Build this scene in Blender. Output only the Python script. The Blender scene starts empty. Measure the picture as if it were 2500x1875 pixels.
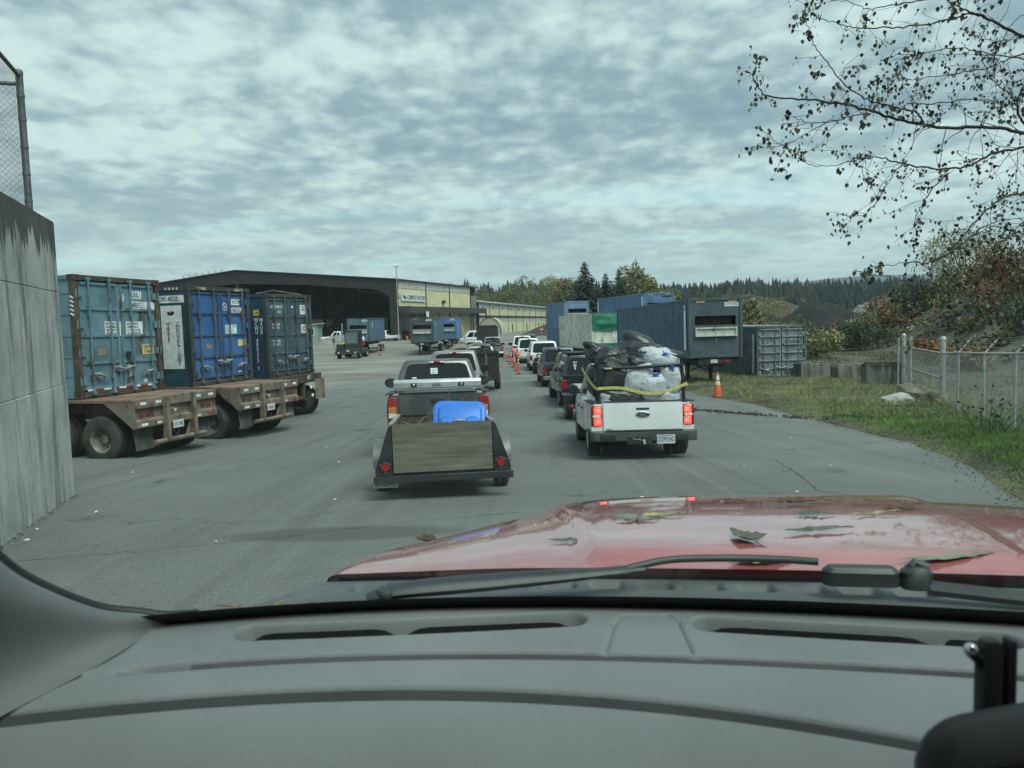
import bpy, bmesh, math, random
from mathutils import Vector, Matrix, noise
random.seed(7)
S = bpy.context.scene
COL = S.collection
PI = math.pi
def R(d): return math.radians(d)
# ------------------------------------------------------------------ camera, sky, sun, exposure
cd = bpy.data.cameras.new('camera'); cam = bpy.data.objects.new('camera', cd); COL.objects.link(cam)
cd.sensor_width = 36.0; cd.lens = 27.07; cd.clip_start = 0.05; cd.clip_end = 6000
cam.matrix_world = Matrix.Translation((0, 0, 1.85)) @ Matrix.Rotation(R(90-4.56), 4, 'X') @ Matrix.Rotation(R(-1.6), 4, 'Z')
cd.dof.use_dof = True; cd.dof.focus_distance = 14.0; cd.dof.aperture_fstop = 9.0
S.camera = cam
S.view_settings.view_transform = 'Standard'; S.view_settings.look = 'None'
S.view_settings.gamma = 1.0; S.view_settings.use_curve_mapping = False
S.view_settings.exposure = 1.58
S.render.engine = 'CYCLES'
S.cycles.use_denoising = True
S.cycles.max_bounces = 10; S.cycles.transparent_max_bounces = 16
S.cycles.caustics_reflective = False; S.cycles.caustics_refractive = False
SUN_EL, SUN_AZ = R(58), R(140)
def make_world():
    w = bpy.data.worlds.new('World'); S.world = w; w.use_nodes = True
    nt = w.node_tree; N = nt.nodes; L = nt.links; N.clear()
    out = N.new('ShaderNodeOutputWorld'); bg = N.new('ShaderNodeBackground'); bg.inputs[1].default_value = 0.10
    L.new(bg.outputs[0], out.inputs[0])
    sky = N.new('ShaderNodeTexSky'); sky.sky_type = 'NISHITA'; sky.sun_disc = False
    sky.sun_elevation = SUN_EL; sky.sun_rotation = SUN_AZ
    tc = N.new('ShaderNodeTexCoord'); sx = N.new('ShaderNodeSeparateXYZ'); L.new(tc.outputs['Generated'], sx.inputs[0])
    def math_(op, a, b=None, clamp=False):
        n = N.new('ShaderNodeMath'); n.operation = op; n.use_clamp = clamp
        for i, v in enumerate((a, b)):
            if v is None: continue
            if isinstance(v, (int, float)): n.inputs[i].default_value = v
            else: L.new(v, n.inputs[i])
        return n.outputs[0]
    zz = math_('ADD', math_('MAXIMUM', sx.outputs[2], 0.0), 0.15)
    px = math_('DIVIDE', sx.outputs[0], zz); py = math_('DIVIDE', sx.outputs[1], zz)
    cb = N.new('ShaderNodeCombineXYZ'); L.new(px, cb.inputs[0]); L.new(py, cb.inputs[1])
    def noise_(scale, det, rough, stretch, rot=0, dist=0.0, off=(0,0,0)):
        mp = N.new('ShaderNodeMapping'); mp.inputs['Scale'].default_value = stretch; mp.inputs['Rotation'].default_value[2] = rot
        mp.inputs['Location'].default_value = off
        L.new(cb.outputs[0], mp.inputs[0])
        n = N.new('ShaderNodeTexNoise'); n.inputs['Scale'].default_value = scale; n.inputs['Detail'].default_value = det
        n.inputs['Roughness'].default_value = rough; n.inputs['Distortion'].default_value = dist
        L.new(mp.outputs[0], n.inputs['Vector']); return n.outputs['Fac']
    big = noise_(.8, 3, .5, (1, 1.5, 1), 0, .2, (5.3, 2.2, 0))
    mid = noise_(4.2, 3, .5, (1, .9, 1), R(10), .15, (7, 1, 0))
    fine = noise_(13, 4, .55, (1, .8, 1), R(-6), .1, (1, 5, 2))
    wv = N.new('ShaderNodeTexVoronoi'); wv.feature = 'F1'; wv.inputs['Scale'].default_value = 8.5
    wn = N.new('ShaderNodeTexNoise'); wn.inputs['Scale'].default_value = 5; wn.inputs['Detail'].default_value = 4; L.new(cb.outputs[0], wn.inputs['Vector'])
    ws_ = N.new('ShaderNodeVectorMath'); ws_.operation = 'SCALE'; ws_.inputs['Scale'].default_value = .16; L.new(wn.outputs['Color'], ws_.inputs[0])
    wa = N.new('ShaderNodeVectorMath'); L.new(cb.outputs[0], wa.inputs[0]); L.new(ws_.outputs[0], wa.inputs[1]); wm = N.new('ShaderNodeMapping'); wm.inputs['Scale'].default_value = (1, .85, 1); L.new(wa.outputs[0], wm.inputs[0]); L.new(wm.outputs[0], wv.inputs['Vector'])
    cell = math_('SUBTRACT', .95, math_('MULTIPLY', wv.outputs['Distance'], 1.0))
    s = math_('ADD', math_('ADD', math_('MULTIPLY', big, 1.15), math_('MULTIPLY', mid, .7)), math_('ADD', math_('MULTIPLY', fine, .6), math_('MULTIPLY', cell, .22)))
    ramp = N.new('ShaderNodeValToRGB'); L.new(math_('MULTIPLY', s, 1/2.55), ramp.inputs[0])
    cr = ramp.color_ramp; cr.interpolation = 'B_SPLINE'
    cr.elements[0].position = .385; cr.elements[0].color = (.285, .365, .465, 1)
    cr.elements[1].position = .608; cr.elements[1].color = (.87, .915, .94, 1)
    e = cr.elements.new(.475); e.color = (.385, .465, .555, 1)
    e = cr.elements.new(.535); e.color = (.58, .65, .715, 1)
    sc = N.new('ShaderNodeVectorMath'); sc.operation = 'SCALE'; sc.inputs['Scale'].default_value = 3.4
    L.new(ramp.outputs[0], sc.inputs[0])
    # pale thinner cloud towards the horizon with streaks of open sky
    streak = noise_(1.1, 5, .55, (.35, 1.5, 1), R(8), .3, (9, 2, 0))
    h = N.new('ShaderNodeMapRange'); h.inputs[1].default_value = .26; h.inputs[2].default_value = .02; L.new(sx.outputs[2], h.inputs[0])
    h.interpolation_type = 'SMOOTHSTEP'
    lo = N.new('ShaderNodeMix'); lo.data_type = 'RGBA'; L.new(math_('MULTIPLY', h.outputs[0], .5), lo.inputs[0])
    L.new(sc.outputs[0], lo.inputs[6]); lo.inputs[7].default_value = (2.85, 3.1, 3.2, 1)
    gap = N.new('ShaderNodeMapRange'); gap.inputs[1].default_value = .56; gap.inputs[2].default_value = .68; L.new(streak, gap.inputs[0])
    gapf = math_('MULTIPLY', math_('MULTIPLY', gap.outputs[0], h.outputs[0]), .6)
    mx = N.new('ShaderNodeMix'); mx.data_type = 'RGBA'; L.new(gapf, mx.inputs[0]); L.new(lo.outputs[2], mx.inputs[6])
    ss = N.new('ShaderNodeMix'); ss.data_type = 'RGBA'; ss.inputs[0].default_value = .5
    L.new(sky.outputs[0], ss.inputs[6]); ss.inputs[7].default_value = (2.0, 2.8, 3.1, 1)
    L.new(ss.outputs[2], mx.inputs[7])
    L.new(mx.outputs[2], bg.inputs[0])
make_world()
sl = bpy.data.lights.new('sun', 'SUN'); sl.energy = 1.35; sl.angle = R(34); sl.color = (1, .96, .9)
sun = bpy.data.objects.new('sun', sl); COL.objects.link(sun)
sd = Vector((math.sin(SUN_AZ)*math.cos(SUN_EL), math.cos(SUN_AZ)*math.cos(SUN_EL), math.sin(SUN_EL)))
sun.rotation_euler = sd.to_track_quat('Z', 'Y').to_euler()
# ------------------------------------------------------------------ ground shape
def sst(t): t = min(1, max(0, t)); return t*t*(3-2*t)
def gz(y): return -1.0*sst((y-1)/22) - 0.35*sst((y-20)/30) + 0.55*sst((y-75)/50)
def bank(x, y):
    s = (x-20.5)*.975-(y-24)*.22
    f = sst(s/13)*6.2 + max(0, s-13)*.05
    f *= (1-sst((y-74)/30))*sst((y-2)/14)
    return f
def gh(x, y):
    z = gz(y)+bank(x, y)
    if y > 260:
        z += 15*sst((y-260)/420)
    if x > 9 and y > 75: z += -1.2*sst((x-9)/30)*sst((y-75)/30)*(1-sst((y-230)/60))
    return z
# ------------------------------------------------------------------ materials
MC = {}
def pmat(name, col=(.2,.2,.2), rough=.6, metal=0., var=.12, scale=4., det=6, bump=0., bscale=40., rust=None, rust_amt=.0, rust_scale=2.5,
         streak=0., streak_col=(.03,.03,.025), coat=0., spec=.5, stretch=(1,1,1), speck=0., alpha=None, emit=None, estr=0, world=False, dust=None):
    if name in MC: return MC[name]
    m = bpy.data.materials.new(name); m.use_nodes = True; nt = m.node_tree; N = nt.nodes; L = nt.links
    b = N['Principled BSDF']
    b.inputs['Roughness'].default_value = rough; b.inputs['Metallic'].default_value = metal
    b.inputs['Coat Weight'].default_value = coat; b.inputs['Coat Roughness'].default_value = .05; b.inputs['Coat IOR'].default_value = 1.7 if coat >= 1 else 1.5
    b.inputs['Specular IOR Level'].default_value = spec
    tc = N.new('ShaderNodeTexCoord'); oi = N.new('ShaderNodeObjectInfo')
    ad = N.new('ShaderNodeVectorMath'); ad.operation = 'ADD'
    if world:
        g = N.new('ShaderNodeNewGeometry'); src = g.outputs['Position']
    else:
        ml = N.new('ShaderNodeMath'); ml.operation = 'MULTIPLY'; ml.inputs[1].default_value = 37.0; L.new(oi.outputs['Random'], ml.inputs[0])
        L.new(tc.outputs['Object'], ad.inputs[0]); L.new(ml.outputs[0], ad.inputs[1]); src = ad.outputs[0]
    def nz(sc, d=det, st=stretch, r=.6):
        mp = N.new('ShaderNodeMapping'); mp.inputs['Scale'].default_value = st; L.new(src, mp.inputs[0])
        n = N.new('ShaderNodeTexNoise'); n.inputs['Scale'].default_value = sc; n.inputs['Detail'].default_value = d; n.inputs['Roughness'].default_value = r
        L.new(mp.outputs[0], n.inputs['Vector']); return n.outputs['Fac']
    def rng(v, a, b_, c=0., d=1.):
        n = N.new('ShaderNodeMapRange'); n.inputs[1].default_value = a; n.inputs[2].default_value = b_; n.inputs[3].default_value = c; n.inputs[4].default_value = d
        L.new(v, n.inputs[0]); return n.outputs[0]
    def mix(f, a, c):
        n = N.new('ShaderNodeMix'); n.data_type = 'RGBA'
        L.new(f, n.inputs[0])
        if isinstance(a, tuple): n.inputs[6].default_value = (*a, 1)
        else: L.new(a, n.inputs[6])
        n.inputs[7].default_value = (*c, 1); return n.outputs[2]
    n1 = nz(scale)
    lo = tuple(max(0, c*(1-2.2*var)) for c in col); hi = tuple(min(1, c*(1+2.2*var)) for c in col)
    f = rng(n1, .3, .7)
    n = N.new('ShaderNodeMix'); n.data_type = 'RGBA'; L.new(f, n.inputs[0]); n.inputs[6].default_value = (*lo, 1); n.inputs[7].default_value = (*hi, 1)
    c = n.outputs[2]
    if dust:
        c = mix(rng(nz(scale*.37, 5), .42, .68, 0, dust[1]), c, dust[0])
    if streak:
        c = mix(rng(nz(9., 5, (1, 1, .12)), .52, .74, 0, streak), c, streak_col)
    if speck:
        c = mix(rng(nz(90, 2, (1, 1, 1), .5), .58, .72, 0, speck), c, tuple(min(1, k*2.2+.05) for k in col))
    if rust_amt:
        rf = rng(nz(rust_scale, 8, (1, 1, .6), .68), .66-.25*rust_amt, .74-.2*rust_amt)
        c = mix(rf, c, rust or (.11, .055, .03))
        L.new(rng(rf, 0, 1, rough, .85), b.inputs['Roughness'])
        if metal: L.new(rng(rf, 0, 1, metal, 0), b.inputs['Metallic'])
    L.new(c, b.inputs['Base Color'])
    if bump:
        bp = N.new('ShaderNodeBump'); bp.inputs['Strength'].default_value = bump; bp.inputs['Distance'].default_value = .02
        L.new(nz(bscale, 5, (1, 1, 1)), bp.inputs['Height']); L.new(bp.outputs[0], b.inputs['Normal'])
    if emit:
        b.inputs['Emission Color'].default_value = (*emit, 1); b.inputs['Emission Strength'].default_value = estr
    MC[name] = m; return m
black_plastic = pmat('black plastic', (.022,.023,.024), .55, var=.15)
rubber = pmat('tyre rubber', (.028,.028,.028), .85, var=.25, bump=.15, dust=((.11,.105,.09), .55))
dark_glass = pmat('tinted glass', (.010,.013,.014), .06, var=.1, spec=.45)
chrome = pmat('chrome', (.6,.6,.6), .22, 1., var=.08)
alu = pmat('aluminium', (.55,.56,.56), .42, .75, var=.1)
steel_gal = pmat('galvanised steel', (.34,.355,.35), .5, .35, var=.22, scale=9)
rim_steel = pmat('wheel rim', (.42,.42,.40), .5, .4, var=.2, dust=((.12,.09,.06), .6))
dark_steel = pmat('dark steel', (.035,.036,.036), .6, .3, var=.25, rust_amt=.35)
red_lens = pmat('red lens', (.28,.012,.014), .15, var=.2, scale=30)
amber_lens = pmat('amber lens', (.5,.17,.03), .15, var=.15, scale=30)
white_lens = pmat('clear lens', (.6,.6,.58), .15, var=.2, scale=30)
lit_red = pmat('lit brake lamp', (.6,.03,.03), .2, var=.1, emit=(1,.035,.02), estr=1.5)
plate_white = pmat('plate white', (.55,.58,.6), .5, var=.05)
ink_black = pmat('black lettering', (.015,.017,.02), .6, var=.05)
ink_white = pmat('white lettering', (.72,.72,.70), .6, var=.08)
decal_white = pmat('white decal', (.70,.71,.71), .6, var=.1, scale=6)
decal_yellow = pmat('yellow decal', (.62,.5,.22), .6, var=.12, scale=8)
white_paint = pmat('white car paint', (.72,.73,.74), .3, var=.03, coat=.6, dust=((.45,.43,.40), .25))
def paint(name, col, dustamt=.2):
    return pmat(name, col, .35, .15, var=.06, coat=.7, dust=((.22,.21,.19), dustamt))
# ------------------------------------------------------------------ mesh helpers
class MB:
    def __init__(s): s.v = []; s.f = []; s.mi = []; s.M = None; s.m = 0
    def add(s, vs, fs):
        o = len(s.v)
        if s.M is not None: vs = [s.M @ Vector(v) for v in vs]
        s.v.extend([tuple(v) for v in vs])
        for f in fs: s.f.append(tuple(i+o for i in f)); s.mi.append(s.m)
        return s
    def box(s, cx, cy, cz, sx, sy, sz, rot=None):
        vs = [Vector((a*sx/2, b*sy/2, c*sz/2)) for a in (-1,1) for b in (-1,1) for c in (-1,1)]
        if rot is not None: vs = [rot @ v for v in vs]
        vs = [v+Vector((cx,cy,cz)) for v in vs]
        return s.add(vs, [(0,1,3,2),(4,6,7,5),(0,4,5,1),(2,3,7,6),(0,2,6,4),(1,5,7,3)])
    def bx(s, x0, x1, y0, y1, z0, z1): return s.box((x0+x1)/2,(y0+y1)/2,(z0+z1)/2,x1-x0,y1-y0,z1-z0)
    def tube(s, pts, r, n=8, cap=True, flat=None):
        pts = [Vector(p) for p in pts]; k = len(pts)
        rs = r if isinstance(r, (list, tuple)) else [r]*k
        vs = []; prev = None
        for i, p in enumerate(pts):
            t = (pts[min(i+1,k-1)]-pts[max(i-1,0)]).normalized()
            if prev is None:
                u = t.orthogonal().normalized() if abs(t.z) > .9 else Vector((0,0,1)).cross(t).normalized()
            else:
                u = (prev - t*prev.dot(t));
                u = u.normalized() if u.length > 1e-6 else t.orthogonal().normalized()
            prev = u; w = t.cross(u)
            for j in range(n):
                a = 2*PI*j/n
                vs.append(p+(u*math.cos(a)+w*math.sin(a)*(flat or 1))*rs[i])
        fs = [(i*n+j, i*n+(j+1)%n, (i+1)*n+(j+1)%n, (i+1)*n+j) for i in range(k-1) for j in range(n)]
        if cap: fs += [tuple(reversed(range(n))), tuple((k-1)*n+j for j in range(n))]
        return s.add(vs, fs)
    def cyl(s, p0, p1, r0, r1=None, n=14): return s.tube([p0, p1], [r0, r0 if r1 is None else r1], n)
    def lathe(s, prof, axis='z', o=(0,0,0), n=24, close=False, cap=True):
        vs = []
        for r, a in prof:
            for j in range(n):
                t = 2*PI*j/n; c, q = r*math.cos(t), r*math.sin(t)
                p = {'z': (c,q,a), 'x': (a,c,q), 'y': (q,a,c)}[axis]
                vs.append((p[0]+o[0], p[1]+o[1], p[2]+o[2]))
        k = len(prof); fs = []
        for i in range(k-1 if not close else k):
            i2 = (i+1) % k
            for j in range(n):
                fs.append((i*n+j, i*n+(j+1)%n, i2*n+(j+1)%n, i2*n+j))
        if not close and cap:
            if prof[0][0] > 1e-5: fs.append(tuple(reversed(range(n))))
            if prof[-1][0] > 1e-5: fs.append(tuple((k-1)*n+j for j in range(n)))
        return s.add(vs, fs)
    def prism(s, poly, axis, a0, a1):
        n = len(poly)
        def P(p, a): return {'x': (a,p[0],p[1]), 'y': (p[0],a,p[1]), 'z': (p[0],p[1],a)}[axis]
        vs = [P(p, a0) for p in poly]+[P(p, a1) for p in poly]
        fs = [tuple(range(n)), tuple(reversed(range(n, 2*n)))]+[(i, i+n, (i+1)%n+n, (i+1)%n) for i in range(n)]
        return s.add(vs, fs)
    def grid(s, fn, nu, nv):
        vs = [fn(i/nu, j/nv) for j in range(nv+1) for i in range(nu+1)]
        fs = [(j*(nu+1)+i, j*(nu+1)+i+1, (j+1)*(nu+1)+i+1, (j+1)*(nu+1)+i) for j in range(nv) for i in range(nu)]
        return s.add(vs, fs)
    def loft(s, rings, cap=True):
        n = len(rings[0]); vs = [p for r in rings for p in r]
        fs = [(i*n+j, i*n+(j+1)%n, (i+1)*n+(j+1)%n, (i+1)*n+j) for i in range(len(rings)-1) for j in range(n)]
        if cap: fs += [tuple(reversed(range(n))), tuple((len(rings)-1)*n+j for j in range(n))]
        return s.add(vs, fs)
    def rquad(s, A, B, C, D, r=.15, th=.006, k=3, lift=0.):
        # rounded panel between four corners (seen from outside: A low left, B low right, C top right, D top left)
        A, B, C, D = map(Vector, (A,B,C,D))
        w = ((B-A).length+(C-D).length)/2; h = ((D-A).length+(C-B).length)/2
        rr = r*min(w, h); ru, rv = min(.5, rr/w), min(.5, rr/h)
        nrm = (B-A).cross(D-A).normalized(); uv = []
        if r <= 0: uv = [(0,0),(1,0),(1,1),(0,1)]
        else:
            for cx, cy, a0 in ((1-ru,rv,-90),(1-ru,1-rv,0),(ru,1-rv,90),(ru,rv,180)):
                for i in range(k+1):
                    a = R(a0+90*i/k); uv.append((cx+ru*math.cos(a), cy+rv*math.sin(a)))
        base = [(A*(1-u)+B*u)*(1-v)+(D*(1-u)+C*u)*v for u, v in uv]; n = len(base)
        vs = [p+nrm*lift for p in base]+[p+nrm*(lift+th) for p in base]
        fs = [tuple(reversed(range(n))), tuple(range(n, 2*n))]+[(i, (i+1)%n, (i+1)%n+n, i+n) for i in range(n)]
        return s.add(vs, fs)
    def build(s, name, mat, parent=None, smooth=0, bevel=0, seg=2, loc=None, fix=True):
        me = bpy.data.meshes.new(name); me.from_pydata(s.v, [], s.f)
        mats = mat if isinstance(mat, (list, tuple)) else [mat]
        for m in mats: me.materials.append(m)
        if len(mats) > 1: me.polygons.foreach_set('material_index', s.mi)
        if fix:
            bm = bmesh.new(); bm.from_mesh(me); bmesh.ops.recalc_face_normals(bm, faces=bm.faces); bm.to_mesh(me); bm.free()
        if smooth:
            me.shade_smooth() if hasattr(me, 'shade_smooth') else me.polygons.foreach_set('use_smooth', [True]*len(me.polygons))
            me.set_sharp_from_angle(angle=R(smooth))
        o = bpy.data.objects.new(name, me); COL.objects.link(o)
        if parent is not None: o.parent = parent
        if loc is not None: o.location = loc
        if bevel:
            bv = o.modifiers.new('bevel', 'BEVEL'); bv.width = bevel; bv.segments = seg; bv.limit_method = 'ANGLE'; bv.angle_limit = R(35)
            me.shade_smooth(); me.set_sharp_from_angle(angle=R(40)) if not smooth else None
        return o
def tag(o, label=None, cat=None, group=None, kind=None):
    if label: o['label'] = label
    if cat: o['category'] = cat
    if group: o['group'] = group
    if kind: o['kind'] = kind
    return o
def thing(name, label, cat, loc=(0,0,0), rot=(0,0,0), group=None):
    o = bpy.data.objects.new(name, None); COL.objects.link(o); o.location = loc; o.rotation_euler = rot; o.empty_display_size = .2
    return tag(o, label, cat, group)
def kids(o): return [c for c in bpy.data.objects if c.parent == o]
def copy_tree(o, loc, rot=None, label=None, depth=0, chmap=None):
    if chmap is None:
        chmap = {}
        for c in bpy.data.objects:
            if c.parent: chmap.setdefault(c.parent.name, []).append(c)
    c = o.copy(); COL.objects.link(c)
    if loc is not None: c.location = loc
    if rot is not None: c.rotation_euler = rot
    if label: c['label'] = label
    for ch in chmap.get(o.name, []):
        d = copy_tree(ch, None, None, None, depth+1, chmap); d.parent = c
    return c
def inst(o, parent, loc=None, rot=None, scale=None):       # one more copy of a part, sharing its mesh
    c = o.copy(); COL.objects.link(c); c.parent = parent
    if loc is not None: c.location = loc
    if rot is not None: c.rotation_euler = rot
    if scale is not None: c.scale = scale
    return c
def cut(o, cutters):
    tmp = []
    for c in cutters:
        t = c.build('cutter', black_plastic); tmp.append(t)
        md = o.modifiers.new('cut', 'BOOLEAN'); md.object = t; md.operation = 'DIFFERENCE'; md.solver = 'EXACT'
    dg = bpy.context.evaluated_depsgraph_get(); dg.update()
    me = bpy.data.meshes.new_from_object(o.evaluated_get(dg))
    o.modifiers.clear(); old = o.data; o.data = me; nm = old.name; bpy.data.meshes.remove(old); me.name = nm
    for t in tmp:
        d = t.data; bpy.data.objects.remove(t); bpy.data.meshes.remove(d)
    me.shade_smooth(); me.set_sharp_from_angle(angle=R(32))
    return o
TXT = {}
def text(body, h, mat, parent, loc, right, up, name='lettering', align='LEFT', sx=1., ext=.0015, space=1., line=1., shear=0):
    cu = bpy.data.curves.new('text', 'FONT'); cu.body = body; cu.size = h/.70; cu.align_x = align; cu.align_y = 'CENTER'
    cu.extrude = ext; cu.offset = cu.size*.006; cu.space_character = space; cu.space_line = line; cu.resolution_u = 2; cu.shear = shear
    t = bpy.data.objects.new('text', cu); COL.objects.link(t)
    dg = bpy.context.evaluated_depsgraph_get(); dg.update()
    me = bpy.data.meshes.new_from_object(t.evaluated_get(dg)); me.name = name
    bpy.data.objects.remove(t); bpy.data.curves.remove(cu)
    me.materials.clear(); me.materials.append(mat)
    o = bpy.data.objects.new(name, me); COL.objects.link(o)
    r = Vector(right).normalized(); u = Vector(up).normalized(); n = r.cross(u)
    M = Matrix(((r.x*sx,u.x,n.x,loc[0]),(r.y*sx,u.y,n.y,loc[1]),(r.z*sx,u.z,n.z,loc[2]),(0,0,0,1)))
    o.parent = parent; o.matrix_local = M
    return o
def rrect(w, d, r, k=4, cx=0, cy=0):
    out = []
    for x, y, a0 in ((w/2-r, -d/2+r, -90),(w/2-r, d/2-r, 0),(-w/2+r, d/2-r, 90),(-w/2+r, -d/2+r, 180)):
        for i in range(k+1):
            a = R(a0+90*i/k); out.append((cx+x+r*math.cos(a), cy+y+r*math.sin(a)))
    return out
# ------------------------------------------------------------------ ground, road, verge
import numpy as np
YS = [-12+i*1.0 for i in range(0, 112)]+[100+4*i for i in range(1, 26)]+[200+15*i for i in range(1, 45)]+[900, 1100, 1500, 2200, 3000]
YS = sorted(set(YS))
XS = sorted(set([-2200,-1400,-900,-600,-420,-300,-220,-160,-120]+[-100+4*i for i in range(0, 20)]+[-20+1.0*i for i in range(0, 90)]+[70+4*i for i in range(0, 20)]+[160,200,260,330,420,600,900,1400,2200]))
def lump(x, y, a): return a*(noise.noise(Vector((x*.12, y*.12, 0)))+.5*noise.noise(Vector((x*.4, y*.4, 3))))
def ground_z(x, y):
    z = gh(x, y)
    b = bank(x, y)
    if b > .02: z += lump(x, y, .9)*min(1, b*.6)
    if x > 14 and y > 60: z += lump(x*.4, y*.4, 1.5)*sst((y-60)/40)*sst((x-14)/8)*(1 if y < 300 else 0)
    return z
mb = MB()
mb.v = [(x, y, ground_z(x, y)) for y in YS for x in XS]
n = len(XS)
mb.f = [(j*n+i, j*n+i+1, (j+1)*n+i+1, (j+1)*n+i) for j in range(len(YS)-1) for i in range(n-1)]; mb.mi = [0]*len(mb.f)
def ground_material():
    m = bpy.data.materials.new('gravel yard'); m.use_nodes = True; nt = m.node_tree; N = nt.nodes; L = nt.links; b = N['Principled BSDF']
    b.inputs['Roughness'].default_value = .9
    g = N.new('ShaderNodeNewGeometry')
    def nz(sc, d, st=(1,1,1), dist=0):
        mp = N.new('ShaderNodeMapping'); mp.inputs['Scale'].default_value = st; L.new(g.outputs['Position'], mp.inputs[0])
        k = N.new('ShaderNodeTexNoise'); k.inputs['Scale'].default_value = sc; k.inputs['Detail'].default_value = d; k.inputs['Distortion'].default_value = dist
        L.new(mp.outputs[0], k.inputs[0]); return k.outputs[0]
    def rp(v, a, c):
        k = N.new('ShaderNodeMapRange'); k.inputs[1].default_value = a; k.inputs[2].default_value = c; L.new(v, k.inputs[0]); return k.outputs[0]
    def mix(f, A, B):
        k = N.new('ShaderNodeMix'); k.data_type = 'RGBA'; L.new(f, k.inputs[0])
        for i, q in ((6, A), (7, B)):
            if isinstance(q, tuple): k.inputs[i].default_value = (*q, 1)
            else: L.new(q, k.inputs[i])
        return k.outputs[2]
    def mul(a, c):
        k = N.new('ShaderNodeMath'); k.operation = 'MULTIPLY'
        for i, q in enumerate((a, c)):
            if isinstance(q, (int, float)): k.inputs[i].default_value = q
            else: L.new(q, k.inputs[i])
        return k.outputs[0]
    c = mix(rp(nz(.14, 6), .35, .65), (.125,.118,.102), (.215,.205,.18))
    c = mix(mul(rp(nz(.5, 6, (.16, 1, 1), 1.2), .54, .66), .7), c, (.33,.325,.30))
    c = mix(mul(rp(nz(.8, 5, (.2, 1.4, 1), .8), .55, .7), .6), c, (.09,.083,.07))
    c = mix(mul(rp(nz(14, 3), .55, .7), .5), c, (.27,.26,.24))
    # earth and weeds on the rough land to the right
    sx = N.new('ShaderNodeSeparateXYZ'); L.new(g.outputs['Position'], sx.inputs[0])
    wild = rp(sx.outputs[0], 7.5, 11.5)
    earth = mix(rp(nz(.35, 7), .4, .62), (.050,.042,.029), (.10,.088,.066))
    earth = mix(mul(rp(nz(1.2, 6), .54, .72), .5), earth, (.21,.20,.175))
    earth = mix(mul(rp(nz(.22, 5), .56, .66), .75), earth, (.072,.078,.035))
    farf = rp(sx.outputs[1], 46, 70)
    c = mix(wild, c, earth)
    L.new(c, b.inputs['Base Color'])
    bp = N.new('ShaderNodeBump'); bp.inputs['Strength'].default_value = .5; bp.inputs['Distance'].default_value = .05; L.new(nz(9, 6), bp.inputs['Height']); L.new(bp.outputs[0], b.inputs['Normal'])
    return m
tag(mb.build('ground', ground_material(), fix=False, smooth=60), kind='structure')

EDGE = [(-12, 2.6), (-2, 2.8), (3, 3.3), (8.05, 5.4), (11, 6.6), (14.1, 7.5), (17, 7.85), (19.9, 8.0), (24.6, 7.9), (28.9, 7.0), (34, 6.9), (46, 6.6), (60, 6.5), (95, 6.8)]
def interp(T, y):
    for (a, p), (b_, q) in zip(T, T[1:]):
        if y <= b_: t = min(1, max(0, (y-a)/(b_-a))); return p+(q-p)*t
    return T[-1][1]
LEFT = [(-12, -40), (24, -40), (34, -26), (44, -9), (52, -6.2), (70, -5.6), (95, -5.2)]
def jag(y, s, a): return a*(noise.noise(Vector((y*.7, s, 0)))+.5*noise.noise(Vector((y*2.1, s, 5))))
mb = MB(); ys = [y for y in YS if -12 <= y <= 95]; YR = []
for y in ys: YR += [y, y+.5]
YR = [y for y in YR if y <= 95]; K = 40
for y in YR:
    l = interp(LEFT, y)+jag(y, 3, 1.1); r = interp(EDGE, y)+jag(y, 9, .14)
    mb.v += [(l+(r-l)*(i/K)**.8, y, (gz(math.floor(y))+gz(math.floor(y)+1))/2+.012 if y % 1 else gz(y)+.012) for i in range(K+1)]
mb.f = [(j*(K+1)+i, j*(K+1)+i+1, (j+1)*(K+1)+i+1, (j+1)*(K+1)+i) for j in range(len(YR)-1) for i in range(K)]; mb.mi = [0]*len(mb.f)
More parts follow.
